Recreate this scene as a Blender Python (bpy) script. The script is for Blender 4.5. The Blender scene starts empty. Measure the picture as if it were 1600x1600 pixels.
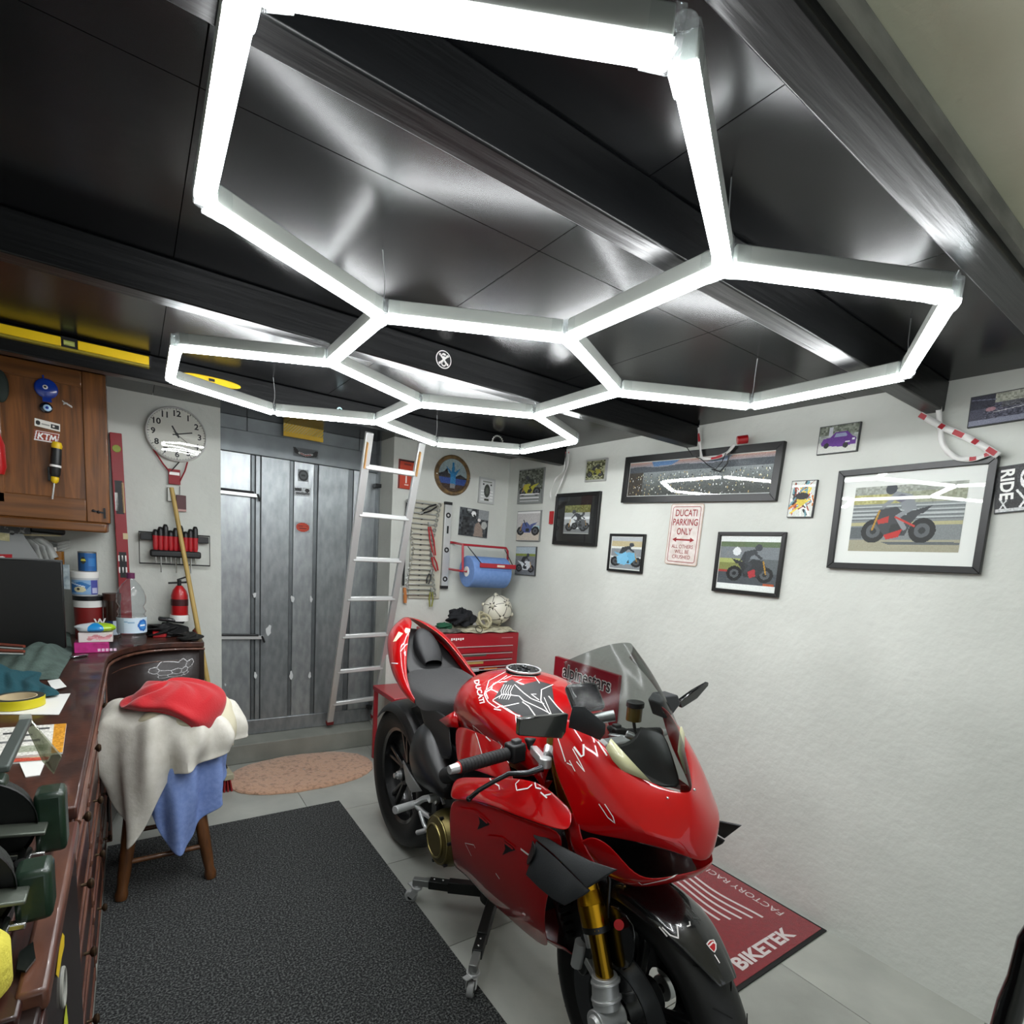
import bpy, bmesh, math, random
import numpy as np
from mathutils import Vector, Matrix
from mathutils.bvhtree import BVHTree
random.seed(7); np.random.seed(7)
scene = bpy.context.scene
COL = scene.collection
V3 = Vector
# ------------------------------------------------------------------ camera
CH = 1.38                                     # camera height in metres
YAW, PITCH, ROLL, FPX, PPX, PPY = 0.62717549, 0.14148910, 0.07423264, 851.979, 820.800, 989.731
def _rot():
    ca, sa = math.cos(YAW), math.sin(YAW); cb, sb = math.cos(PITCH), math.sin(PITCH); cc, sc = math.cos(ROLL), math.sin(ROLL)
    R0 = np.array([[ca, -sa, 0], [0, 0, -1], [sa, ca, 0]])
    P = np.array([[1, 0, 0], [0, cb, -sb], [0, sb, cb]]); Q = np.array([[cc, -sc, 0], [sc, cc, 0], [0, 0, 1]])
    return Q @ P @ R0
RC = _rot()
cam_data = bpy.data.cameras.new('camera'); cam = bpy.data.objects.new('camera', cam_data); COL.objects.link(cam)
cam_data.sensor_width = 36; cam_data.sensor_fit = 'HORIZONTAL'; cam_data.lens = FPX / 1600 * 36
cam_data.shift_x = -(PPX - 800) / 1600; cam_data.shift_y = (PPY - 800) / 1600
cam_data.clip_start = 0.02
mw = Matrix.Identity(4)
for i in range(3):
    mw[i][0] = RC[0][i]; mw[i][1] = -RC[1][i]; mw[i][2] = -RC[2][i]
mw[2][3] = CH
cam.matrix_world = mw
scene.camera = cam
scene.view_settings.view_transform = 'Standard'; scene.view_settings.look = 'None'
scene.view_settings.gamma = 1; scene.view_settings.use_curve_mapping = False
scene.view_settings.exposure = 0.0
world = bpy.data.worlds.new('world'); scene.world = world; world.use_nodes = True
world.node_tree.nodes['Background'].inputs[0].default_value = (0.9, 0.95, 1, 1)
world.node_tree.nodes['Background'].inputs[1].default_value = 0.8
TUBE_POWER = 54.0                             # radiance of the LED tubes, the only lamps of the garage

# pixel (1600 frame) -> point on a plane of the room
def ray(x, y):
    return Vector(RC.T @ np.array([(x - PPX) / FPX, (y - PPY) / FPX, 1.0]))
CAMP = Vector((0, 0, CH))
def onz(x, y, z=0.0):
    d = ray(x, y); return CAMP + d * ((z - CH) / d.z)
def ony(x, y, Y):
    d = ray(x, y); return CAMP + d * (Y / d.y)
def onx(x, y, X):
    d = ray(x, y); return CAMP + d * (X / d.x)

# ------------------------------------------------------------------ materials
def lin(c):
    if isinstance(c, str):
        c = c.lstrip('#'); c = tuple(int(c[i:i + 2], 16) / 255 for i in (0, 2, 4))
    return tuple(((x / 12.92) if x <= .04045 else ((x + .055) / 1.055) ** 2.4) for x in c[:3])
MATS = {}
def M(name, col='#808080', rough=.5, metal=0, coat=0, col2=None, nscale=8, ndist=0, nstretch=None, bump=0, bscale=60, bdetail=4, spec=.5,
      emit=0, attr=False, wave=None, sheen=0, contrast=None):
    if name in MATS: return MATS[name]
    m = bpy.data.materials.new(name); m.use_nodes = True; nt = m.node_tree; n = nt.nodes; b = n['Principled BSDF']
    b.inputs['Roughness'].default_value = rough; b.inputs['Metallic'].default_value = metal
    b.inputs['Coat Weight'].default_value = coat; b.inputs['Coat Roughness'].default_value = .04
    b.inputs['Specular IOR Level'].default_value = spec
    if sheen: b.inputs['Sheen Weight'].default_value = sheen
    c = lin(col); b.inputs['Base Color'].default_value = (*c, 1)
    tc = None
    def coords(scale):
        nonlocal tc
        if tc is None: tc = n.new('ShaderNodeTexCoord')
        mp = n.new('ShaderNodeMapping'); nt.links.new(tc.outputs['Object'], mp.inputs['Vector'])
        mp.inputs['Scale'].default_value = scale if isinstance(scale, tuple) else (scale,) * 3
        return mp.outputs['Vector']
    if attr:
        a = n.new('ShaderNodeVertexColor'); a.layer_name = 'Col'; nt.links.new(a.outputs['Color'], b.inputs['Base Color'])
    if col2:
        nz = n.new('ShaderNodeTexNoise'); nz.inputs['Scale'].default_value = 1; nz.inputs['Detail'].default_value = 6; nz.inputs['Distortion'].default_value = ndist
        st = nstretch or (1, 1, 1); nt.links.new(coords(tuple(nscale * s for s in st)), nz.inputs['Vector'])
        rp = n.new('ShaderNodeValToRGB'); e = rp.color_ramp.elements
        lo, hi = contrast or (.35, .65)
        e[0].position = lo; e[1].position = hi; e[0].color = (*c, 1); e[1].color = (*lin(col2), 1)
        nt.links.new(nz.outputs['Fac'], rp.inputs['Fac']); nt.links.new(rp.outputs['Color'], b.inputs['Base Color'])
    if bump:
        nb = n.new('ShaderNodeTexNoise'); nb.inputs['Scale'].default_value = 1; nb.inputs['Detail'].default_value = bdetail
        st = nstretch if (nstretch and wave) else (1, 1, 1)
        nt.links.new(coords(tuple(bscale * s for s in st)), nb.inputs['Vector'])
        bp = n.new('ShaderNodeBump'); bp.inputs['Strength'].default_value = bump; bp.inputs['Distance'].default_value = .01
        nt.links.new(nb.outputs['Fac'], bp.inputs['Height']); nt.links.new(bp.outputs['Normal'], b.inputs['Normal'])
    if emit:
        b.inputs['Emission Color'].default_value = (*c, 1); b.inputs['Emission Strength'].default_value = emit
    MATS[name] = m
    return m
def Mglass(name, tint='#ffffff', rough=.02, ior=1.45, haze=0.0, hazecol='#ffffff'):
    if name in MATS: return MATS[name]
    m = bpy.data.materials.new(name); m.use_nodes = True; nt = m.node_tree; n = nt.nodes
    n.remove(n['Principled BSDF']); out = n['Material Output']
    t = n.new('ShaderNodeBsdfTransparent'); t.inputs[0].default_value = (*lin(tint), 1)
    g = n.new('ShaderNodeBsdfGlossy'); g.inputs['Roughness'].default_value = rough
    lw = n.new('ShaderNodeLayerWeight'); lw.inputs[0].default_value = .5
    pw = n.new('ShaderNodeMath'); pw.operation = 'POWER'; pw.inputs[1].default_value = 4.5; nt.links.new(lw.outputs['Facing'], pw.inputs[0])
    f0 = ((ior - 1) / (ior + 1)) ** 2; fr = n.new('ShaderNodeMath'); fr.operation = 'MULTIPLY_ADD'; fr.inputs[1].default_value = .9 * (1 if ior > 1.4 else .5); fr.inputs[2].default_value = f0
    nt.links.new(pw.outputs[0], fr.inputs[0])
    mx = n.new('ShaderNodeMixShader'); src = t
    if haze:
        d = n.new('ShaderNodeBsdfDiffuse'); d.inputs[0].default_value = (*lin(hazecol), 1)
        m2 = n.new('ShaderNodeMixShader'); m2.inputs[0].default_value = haze
        nt.links.new(t.outputs[0], m2.inputs[1]); nt.links.new(d.outputs[0], m2.inputs[2]); src = m2
    nt.links.new(fr.outputs[0], mx.inputs[0]); nt.links.new(src.outputs[0], mx.inputs[1]); nt.links.new(g.outputs[0], mx.inputs[2])
    nt.links.new(mx.outputs[0], out.inputs[0]); MATS[name] = m
    return m

# ------------------------------------------------------------------ mesh builder (world coordinates)
WM = {}                                        # world matrix of every object built
def frame(d, up=(0, 0, 1)):
    z = Vector(d).normalized(); u = Vector(up)
    if abs(z.dot(u.normalized())) > .99: u = Vector((0, 1, 0)) if abs(z.y) < .9 else Vector((1, 0, 0))
    x = u.cross(z).normalized(); y = z.cross(x); return x, y, z
class MB:
    def __init__(s): s.v = []; s.f = []; s.m = []; s.cur = 0
    def add(s, vs, fs):
        o = len(s.v); s.v += [Vector(v) for v in vs]; s.f += [tuple(i + o for i in f) for f in fs]; s.m += [s.cur] * len(fs); return s
    def box(s, c, size, rot=None):
        c = Vector(c); h = [x / 2 for x in size]; vs = []
        for z in (-1, 1):
            for y in (-1, 1):
                for x in (-1, 1):
                    p = Vector((x * h[0], y * h[1], z * h[2])); vs.append(c + (rot @ p if rot is not None else p))
        return s.add(vs, [(0, 2, 3, 1), (4, 5, 7, 6), (0, 1, 5, 4), (2, 6, 7, 3), (0, 4, 6, 2), (1, 3, 7, 5)])
    def bx(s, x0, x1, y0, y1, z0, z1):
        return s.box(((x0 + x1) / 2, (y0 + y1) / 2, (z0 + z1) / 2), (abs(x1 - x0), abs(y1 - y0), abs(z1 - z0)))
    def bar(s, a, b, w, h, up=(0, 0, 1)):
        a = Vector(a); b = Vector(b); x, y, z = frame(b - a, up); R = Matrix((x, y, z)).transposed()
        return s.box((a + b) / 2, (w, h, (b - a).length), R)
    def cyl(s, a, b, r, r2=None, n=16, caps=True):
        a = Vector(a); b = Vector(b); r2 = r if r2 is None else r2; x, y, z = frame(b - a)
        vs = [a + (x * math.cos(t) + y * math.sin(t)) * r for t in [2 * math.pi * i / n for i in range(n)]]
        vs += [b + (x * math.cos(t) + y * math.sin(t)) * r2 for t in [2 * math.pi * i / n for i in range(n)]]
        fs = [(i, (i + 1) % n, n + (i + 1) % n, n + i) for i in range(n)]
        if caps: fs += [tuple(reversed(range(n))), tuple(range(n, 2 * n))]
        return s.add(vs, fs)
    def tube(s, pts, r, n=8, closed=False):
        pts = [Vector(p) for p in pts]; k = len(pts); vs = []; px = None
        for i, p in enumerate(pts):
            d = (pts[(i + 1) % k] - pts[i - 1]) if (closed or 0 < i < k - 1) else (pts[1] - pts[0] if i == 0 else pts[-1] - pts[-2])
            d = d.normalized()
            if px is None: px = frame(d)[0]
            px = (px - d * px.dot(d)).normalized(); py = d.cross(px); rr = r[i] if isinstance(r, (list, tuple)) else r
            vs += [p + (px * math.cos(2 * math.pi * j / n) + py * math.sin(2 * math.pi * j / n)) * rr for j in range(n)]
        fs = []
        for i in range(k if closed else k - 1):
            for j in range(n):
                a = i * n + j; b = i * n + (j + 1) % n; c = ((i + 1) % k) * n + (j + 1) % n; d = ((i + 1) % k) * n + j; fs.append((a, b, c, d))
        if not closed: fs += [tuple(reversed(range(n))), tuple(range((k - 1) * n, k * n))]
        return s.add(vs, fs)
    def lathe(s, prof, org, axis=(0, 0, 1), n=24, sweep=None):
        x, y, z = frame(axis); o = Vector(org); k = len(prof); vs = []
        for (r, h) in prof:
            vs += [o + z * h + (x * math.cos(2 * math.pi * j / n) + y * math.sin(2 * math.pi * j / n)) * max(r, 1e-5) for j in range(n)]
        fs = [(i * n + j, i * n + (j + 1) % n, (i + 1) * n + (j + 1) % n, (i + 1) * n + j) for i in range(k - 1) for j in range(n)]
        return s.add(vs, fs)
    def grid(s, rows, closed=False):
        nr = len(rows); nc = len(rows[0]); vs = [p for r in rows for p in r]
        fs = []
        for i in range(nr - 1):
            for j in range(nc if closed else nc - 1):
                fs.append((i * nc + j, i * nc + (j + 1) % nc, (i + 1) * nc + (j + 1) % nc, (i + 1) * nc + j))
        return s.add(vs, fs)
    def prism(s, pts, ext):
        n = len(pts); e = Vector(ext); vs = [Vector(p) for p in pts] + [Vector(p) + e for p in pts]
        fs = [tuple(reversed(range(n))), tuple(range(n, 2 * n))] + [(i, (i + 1) % n, n + (i + 1) % n, n + i) for i in range(n)]
        return s.add(vs, fs)
    def sphere(s, c, r, n=16, m=10, sc=(1, 1, 1), rot=None):
        c = Vector(c); vs = []
        for i in range(m + 1):
            t = math.pi * i / m
            for j in range(n):
                p = 2 * math.pi * j / n; v = Vector((math.sin(t) * math.cos(p) * sc[0], math.sin(t) * math.sin(p) * sc[1], math.cos(t) * sc[2])) * r
                vs.append(c + (rot @ v if rot is not None else v))
        return s.add(vs, [(i * n + j, i * n + n + j, i * n + n + (j + 1) % n, i * n + (j + 1) % n) for i in range(m) for j in range(n)])
    def torus(s, c, axis, R, r, n=32, m=10, a0=0, a1=None):
        x, y, z = frame(axis); c = Vector(c)
        if a1 is None: return s.tube([c + (x * math.cos(2 * math.pi * i / n) + y * math.sin(2 * math.pi * i / n)) * R for i in range(n)], r, m, True)
        return s.tube([c + (x * math.cos(a0 + (a1 - a0) * i / n) + y * math.sin(a0 + (a1 - a0) * i / n)) * R for i in range(n + 1)], r, m)
    def build(s, name, mat, parent=None, smooth=38, bevel=0, sub=0, solid=0, weld=True, label=None, cat=None, group=None, kind=None, recalc=True, segs=2):
        me = bpy.data.meshes.new(name); o = bpy.data.objects.new(name, me); COL.objects.link(o)
        lo = [min(v[i] for v in s.v) for i in range(3)]; hi = [max(v[i] for v in s.v) for i in range(3)]
        base = Vector(((lo[0] + hi[0]) / 2, (lo[1] + hi[1]) / 2, lo[2] if parent is None else (lo[2] + hi[2]) / 2))
        if parent is None:
            W = Matrix.Translation(base); o.location = base
        else:
            lc = WM[parent].inverted() @ base; o.parent = parent; o.location = lc; W = WM[parent] @ Matrix.Translation(lc)
        WM[o] = W; iw = W.inverted()
        me.from_pydata([iw @ v for v in s.v], [], s.f)
        for mm in (mat if isinstance(mat, (list, tuple)) else [mat]): me.materials.append(mm)
        if max(s.m) > 0: me.polygons.foreach_set('material_index', s.m)
        if weld or recalc:
            b = bmesh.new(); b.from_mesh(me)
            if weld: bmesh.ops.remove_doubles(b, verts=b.verts, dist=1e-5)
            if recalc: bmesh.ops.recalc_face_normals(b, faces=b.faces)
            b.to_mesh(me); b.free()
        if smooth:
            me.polygons.foreach_set('use_smooth', [True] * len(me.polygons)); me.set_sharp_from_angle(angle=math.radians(smooth))
        if solid:
            k = o.modifiers.new('solid', 'SOLIDIFY'); k.thickness = abs(solid); k.offset = -1 if solid > 0 else 1
        if bevel:
            k = o.modifiers.new('bevel', 'BEVEL'); k.width = bevel; k.segments = segs; k.limit_method = 'ANGLE'; k.angle_limit = math.radians(35)
        if sub:
            k = o.modifiers.new('sub', 'SUBSURF'); k.levels = sub; k.render_levels = sub; k.boundary_smooth = 'PRESERVE_CORNERS'
        me.update()
        tag(o, label, cat, group, kind)
        return o
def tag(o, label=None, cat=None, group=None, kind=None):
    if label: o['label'] = label
    if cat: o['category'] = cat
    if group: o['group'] = group
    if kind: o['kind'] = kind
    return o
def thing(name, label, cat, loc=(0, 0, 0), rotz=0, group=None, mat=None):
    o = bpy.data.objects.new(name, None); COL.objects.link(o); o.empty_display_size = .05
    W = mat if mat is not None else Matrix.Translation(Vector(loc)) @ Matrix.Rotation(rotz, 4, 'Z')
    o.matrix_world = W; WM[o] = W.copy(); return tag(o, label, cat, group)
def dup(o, W=None, parent=None, label=None):
    c = o.copy(); COL.objects.link(c)
    if parent is not None: c.parent = parent; WM[c] = WM[parent] @ (WM[o.parent].inverted() @ WM[o])
    else: c.matrix_world = W; WM[c] = W.copy()
    if label: c['label'] = label
    for ch in [x for x in WM if x.parent == o]: dup(ch, parent=c)
    return c
def quick(name, mat, parent=None, **k):         # decorator-free shortcut
    return MB(), (lambda mb: mb.build(name, mat, parent, **k))
def BOX(name, mat, x0, x1, y0, y1, z0, z1, parent=None, **k):
    return MB().bx(x0, x1, y0, y1, z0, z1).build(name, mat, parent, **k)

# ------------------------------------------------------------------ flat print: painted canvases and lettering
class Canvas:
    def __init__(s, w, h, bg='#ffffff'):
        s.w, s.h = w, h; s.a = np.zeros((h, w, 3)); s.a[:] = s.c(bg)
        s.X, s.Y = np.meshgrid((np.arange(w) + .5) / w, (np.arange(h) + .5) / h)
    def c(s, c):
        if isinstance(c, str): c = c.lstrip('#'); return np.array([int(c[i:i + 2], 16) / 255 for i in (0, 2, 4)])
        return np.array(c)
    def put(s, m, c): s.a[m] = s.c(c); return s
    def rect(s, x0, y0, x1, y1, c): return s.put((s.X >= x0) & (s.X <= x1) & (s.Y >= y0) & (s.Y <= y1), c)
    def ell(s, cx, cy, rx, ry, c, ring=None):
        d = ((s.X - cx) / rx) ** 2 + ((s.Y - cy) / ry) ** 2
        return s.put((d <= 1) & ((d >= ring ** 2) if ring else True), c)
    def poly(s, pts, c):
        m = np.zeros(s.X.shape, bool); n = len(pts)
        for i in range(n):
            x0, y0 = pts[i]; x1, y1 = pts[(i + 1) % n]
            if y0 == y1: continue
            m ^= ((s.Y > min(y0, y1)) & (s.Y <= max(y0, y1)) & (s.X < x0 + (s.Y - y0) * (x1 - x0) / (y1 - y0)))
        return s.put(m, c)
    def line(s, pts, wd, c):
        asp = s.h / s.w
        for (x0, y0), (x1, y1) in zip(pts[:-1], pts[1:]):
            dx, dy = x1 - x0, (y1 - y0) * asp; L = dx * dx + dy * dy + 1e-12
            t = np.clip(((s.X - x0) * dx + (s.Y - y0) * asp * dy) / L, 0, 1)
            d = np.hypot(s.X - x0 - t * dx, (s.Y - y0) * asp - t * dy); s.put(d < wd, c)
        return s
    def vgrad(s, x0, y0, x1, y1, c0, c1):
        m = (s.X >= x0) & (s.X <= x1) & (s.Y >= y0) & (s.Y <= y1); t = np.clip((s.Y - y0) / (y1 - y0), 0, 1)[..., None]
        s.a[m] = (s.c(c0) * (1 - t) + s.c(c1) * t)[m]; return s
    def noise(s, amp, x0=0, y0=0, x1=1, y1=1, cell=1, mono=True):
        h, w = s.h // cell + 2, s.w // cell + 2
        n = np.random.rand(h, w, 1 if mono else 3) - .5; n = np.repeat(np.repeat(n, cell, 0), cell, 1)[:s.h, :s.w]
        m = (s.X >= x0) & (s.X <= x1) & (s.Y >= y0) & (s.Y <= y1); s.a[m] = np.clip(s.a + n * amp * 2, 0, 1)[m]; return s
    def mesh(s, name, tl, tr, bl, mat, parent=None, **k):
        tl, tr, bl = Vector(tl), Vector(tr), Vector(bl); dx = tr - tl; dy = bl - tl
        rows = [[tl + dx * (j / s.w) + dy * (i / s.h) for j in range(s.w + 1)] for i in range(s.h + 1)]
        mb = MB().grid(rows); o = mb.build(name, mat, parent, smooth=0, weld=False, recalc=False, **k); me = o.data
        at = me.color_attributes.new('Col', 'FLOAT_COLOR', 'CORNER')
        a = s.a.reshape(-1, 3); l = np.where(a <= .04045, a / 12.92, ((a + .055) / 1.055) ** 2.4)
        c = np.ones((len(l), 4, 4)); c[:, :, :3] = l[:, None, :]
        at.data.foreach_set('color', c.ravel()); return o
PRINT = M('printed_paper', rough=.55, attr=True)
PRINTG = M('printed_glossy', rough=.25, attr=True, coat=.35)
def text_polys(txt, size=1.0, align='CENTER', space=1.0, bold=0.0, shear=0):
    cu = bpy.data.curves.new('t', 'FONT'); cu.body = txt; cu.size = size; cu.align_x = align; cu.align_y = 'CENTER'; cu.space_character = space
    cu.offset = bold; cu.shear = shear; cu.resolution_u = 3
    o = bpy.data.objects.new('t', cu); COL.objects.link(o)
    dg = bpy.context.evaluated_depsgraph_get(); me = bpy.data.meshes.new_from_object(o.evaluated_get(dg))
    vs = [v.co.copy() for v in me.vertices]; fs = [tuple(p.vertices) for p in me.polygons]
    bpy.data.objects.remove(o); bpy.data.curves.remove(cu); bpy.data.meshes.remove(me)
    return vs, fs
def text(name, txt, org, ex, ey, mat, parent, size, align='CENTER', space=1.0, bold=0.0, width=None, shear=0):
    vs, fs = text_polys(txt, 1.0, align, space, bold, shear); ex = Vector(ex).normalized(); ey = Vector(ey).normalized(); org = Vector(org)
    if not vs: return None
    sx = size
    if width: sx = width / max(1e-6, max(v.x for v in vs) - min(v.x for v in vs))
    mb = MB(); mb.add([org + ex * v.x * sx + ey * v.y * size for v in vs], fs)
    return mb.build(name, mat, parent, smooth=0, weld=False, recalc=False)
# ------------------------------------------------------------------ the room
XR, YC, YT, YD = 2.2055, 3.535, 3.383, 3.66           # right wall, clock wall, tool wall, door plane
XL, YN, ZC, ZB = -0.78, -1.7, 2.052, 1.955            # left wall, near wall, ceiling, beam underside
plaster = M('white_plaster', '#cdd0c9', .85, col2='#c0c3bc', nscale=2.2, bump=.35, bscale=26, bdetail=8)
beige = M('beige_plaster', '#deddc6', .9, col2='#d2d1b8', nscale=3, bump=.2, bscale=40)
black_board = M('black_satin_board', '#090a0b', .24, col2='#0d0e0f', nscale=3, bump=.04, bscale=14, spec=.3)
black_wood = M('black_painted_wood', '#08090a', .34, col2='#0e0f10', nscale=20, nstretch=(.06, 1, 1), bump=.16, bscale=50, wave=True, spec=.35)
tile_m = [M('grey_tile_%d' % i, c, .42, col2=d, nscale=4.5, bump=.06, bscale=30) for i, (c, d) in enumerate((('#989a93', '#a8aaa2'), ('#8f918a', '#9fa19a'), ('#9ea099', '#adafa7')))]
grout = M('grey_grout', '#6b6c67', .9)
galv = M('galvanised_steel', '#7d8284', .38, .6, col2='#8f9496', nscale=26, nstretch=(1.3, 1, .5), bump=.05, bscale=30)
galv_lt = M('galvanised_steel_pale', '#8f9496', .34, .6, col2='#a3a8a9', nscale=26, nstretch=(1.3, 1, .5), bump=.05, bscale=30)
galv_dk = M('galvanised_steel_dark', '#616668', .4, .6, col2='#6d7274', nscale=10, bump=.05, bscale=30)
alu = M('aluminium', '#cccecd', .38, .55, bump=.02, bscale=80)
steel = M('bright_steel', '#c9cacb', .22, 1)
darkm = M('dark_metal', '#2a2b2c', .4, .6)
blackp = M('black_plastic', '#101112', .45)
rubber = M('black_rubber', '#0c0c0d', .7)
white_p = M('white_paint', '#e8e8e4', .5)
redp = M('red_paint', '#a80e16', .35, coat=.3)
yellowp = M('yellow_paint', '#e3bd12', .4)

# floor: screed and 58 cm tiles
floor = MB().bx(XL, XR + .1, YN, YC + .25, -.06, -.004).build('floor', grout, kind='structure')
TS = .577; gx0 = .706; gy0 = 2.105; tidx = 0
nx0 = math.floor((XL - gx0) / TS); nx1 = math.ceil((XR - gx0) / TS)
for ix in range(nx0, nx1):
    for iy in range(math.floor((YN - gy0) / .583), math.ceil((YC - gy0) / .583)):
        x0 = max(XL, gx0 + ix * TS + .0015); x1 = min(XR, gx0 + (ix + 1) * TS - .0015)
        y0 = max(YN, gy0 + iy * .583 + .0015); y1 = min(YC, gy0 + (iy + 1) * .583 - .0015)
        if x1 - x0 < .02 or y1 - y0 < .02: continue
        BOX('floor_tile', tile_m[(ix * 7 + iy * 5 + (ix * iy) % 3) % 3], x0, x1, y0, y1, -.004, 0, floor, smooth=0)
wall_right = BOX('wall_right', plaster, XR, XR + .12, YN, YC + .25, -.06, 2.3, kind='structure', smooth=0)
wall_left = BOX('wall_left', plaster, XL - .12, XL, YN, YC + .25, -.06, 2.3, kind='structure', smooth=0)
# unseen open gate added behind the camera to let world light in: only its side returns and floor slab edge stand there
for i_, (xa, xb) in enumerate(((XL - .12, XL + .2), (XR - .2, XR + .12))): BOX('wall_near_%d' % (i_ + 1), plaster, xa, xb, YN - .12, YN, -.06, 2.3, kind='structure', smooth=0)
wall_back_left = BOX('wall_back_left', plaster, XL, .402, YC, YC + .25, -.06, ZC + .05, kind='structure', smooth=0)
wall_back_right = BOX('wall_back_right', plaster, 1.338, XR, YT, YC + .25, -.06, ZC + .05, kind='structure', smooth=0)
# tiled skirting along the clock wall
bbm = tile_m[1]
baseboard_back = BOX('baseboard_back', bbm, XL, .40, YC - .009, YC, 0, .1, kind='structure', smooth=0)
# ceiling: black boards between the beams, beige ceiling near the camera
YE = .383
ceiling = BOX('ceiling', black_board, XL, XR, YE, YC + .25, ZC + .012, ZC + .06, kind='structure', smooth=0)
xs = [XL, .098, .75, 1.36, XR]
for (ya, yb) in ((YE, 1.09), (1.09, 1.79), (1.79, 2.78), (2.78, YC + .25)):
    for i in range(4):
        BOX('ceiling_board', black_board, xs[i] + .001, xs[i + 1] - .001, ya + .001, yb - .001, ZC, ZC + .012, ceiling, smooth=0)
for i, (ya, yb) in enumerate(((YE, .446), (.766, .822), (1.757, 1.822), (2.747, 2.812))):
    MB().bx(XL, XR, ya, yb, ZB, ZC - .0005).build('trim_%d' % (i + 2), black_wood, bevel=.004, kind='structure')
BOX('trim_6', M('raw_board_edge', '#8f8f88', .7, col2='#6d6d68', nscale=25, nstretch=(.3, 1, 1)), XL, XR, YE - .012, YE, 1.972, 2.0045, kind='structure', smooth=0)
ceiling_near = BOX('ceiling_near', beige, XL - .12, XR + .12, YN, YE - .002, 2.005, 2.07, kind='structure', smooth=0)

# door sill and the galvanised door
sill_m = M('cement_sill', '#74766f', .6, col2='#84867e', nscale=6, bump=.15, bscale=40)
mb = MB(); mb.add([(.402, YC, 0), (1.338, YC, 0), (1.338, YC + .25, 0), (.402, YC + .25, 0), (.402, YC, .118), (1.338, YC, .118), (1.338, YC + .25, .165), (.402, YC + .25, .165)],
       [(0, 3, 2, 1), (4, 5, 6, 7), (0, 1, 5, 4), (2, 3, 7, 6), (1, 2, 6, 5), (3, 0, 4, 7)])
sill = mb.build('trim_1', sill_m, kind='structure', smooth=0, bevel=.004)
door = BOX('door_1', galv, .30, 1.338, YD + .012, YD + .03, .14, ZC, kind='structure', smooth=0)
def dpx(x, y, off=0): return ony(x, y, YD - off)
zt, zb = dpx(344, 703).z, .16
xr_ = [.30] + [dpx(x, 900).x for x in (395, 407, 452, 492, 541, 590)]
# pressed sheets: alternating pale flats and recessed ribs
edges = [dpx(x, 900).x for x in (340, 391, 398, 406, 451, 457, 488, 494, 540, 548, 583)]
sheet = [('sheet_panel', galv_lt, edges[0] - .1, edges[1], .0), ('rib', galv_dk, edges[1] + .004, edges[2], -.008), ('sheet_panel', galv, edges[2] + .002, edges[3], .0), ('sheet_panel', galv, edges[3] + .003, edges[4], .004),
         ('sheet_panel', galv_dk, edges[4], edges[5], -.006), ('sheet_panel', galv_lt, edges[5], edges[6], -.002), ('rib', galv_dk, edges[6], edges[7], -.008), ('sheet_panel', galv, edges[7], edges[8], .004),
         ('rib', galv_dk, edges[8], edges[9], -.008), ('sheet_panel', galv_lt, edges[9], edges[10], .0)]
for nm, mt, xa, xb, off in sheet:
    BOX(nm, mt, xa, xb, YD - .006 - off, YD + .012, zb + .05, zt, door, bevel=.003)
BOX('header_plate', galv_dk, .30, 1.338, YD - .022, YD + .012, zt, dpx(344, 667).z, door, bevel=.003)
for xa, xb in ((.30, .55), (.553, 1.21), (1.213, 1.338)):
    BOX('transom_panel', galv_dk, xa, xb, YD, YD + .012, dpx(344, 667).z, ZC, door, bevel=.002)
BOX('bottom_rail', galv, .30, 1.338, YD - .014, YD + .012, .14, .235, door, bevel=.004)
BOX('door_stile', galv_dk, edges[10], edges[10] + .012, YD - .02, YD + .012, zb, zt, door, bevel=.002)
BOX('door_jamb', galv, 1.325, 1.338, YD - .06, YD + .012, zb, ZC, door, bevel=.002)
for py in (642, 985):
    a = ony(597, py + 118, YD - .06); BOX('latch', darkm, 1.30, 1.34, YD - .08, YD - .03, a.z - .012, a.z + .012, door, bevel=.002)
for (xa, ya, xb, yb) in ((342, 768, 405, 775), (345, 996, 412, 996)):
    a = dpx(xa, ya, .03); b = dpx(xb, yb, .03)
    hb = MB().bar(a, b, .022, .008, (0, -1, 0)); hinge = hb.build('hinge_strap', alu, door, bevel=.002)
    r = MB().cyl(a + V3((0, -.006, .016)), b + V3((-.03, -.006, .016)), .007, n=12).cyl(b + V3((-.01, -.006, .01)), b + V3((.004, -.006, -.03)), .006, n=10)
    r.build('hinge_bar', darkm, hinge)
# stickers on the door
def sticker(name, cv, px, off, parent, mat=PRINT):
    pts = [dpx(x, y, off) for x, y in px]; return cv.mesh(name, pts[0], pts[1], pts[2], mat, parent)
cv = Canvas(20, 16, '#9fa3a4'); cv.ell(.5, .45, .3, .4, '#c9a7a4').rect(.2, .55, .85, .9, '#b3564f').ell(.45, .3, .12, .15, '#2c4a35').ell(.6, .5, .1, .2, '#efe8e4').noise(.2)
sticker('door_sticker', cv, ((420, 733), (440, 736), (420, 749)), .006, door)
cv = Canvas(24, 24, '#8b9193'); cv.ell(.5, .5, .48, .48, '#24292a').ell(.5, .5, .34, .34, '#4b5152').rect(.3, .42, .7, .58, '#262b2c')
sticker('door_sticker', cv, ((466, 733), (482, 735), (466, 751)), .010, door)
cv = Canvas(34, 14, '#b9bec0'); cv.rect(.02, .1, .45, .45, '#2c2f30').ell(.8, .3, .14, .25, '#1a1c1d').rect(.1, .6, .95, .85, '#55595a').noise(.15)
sticker('door_sticker', cv, ((460, 761), (485, 763), (460, 774)), .010, door)
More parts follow.
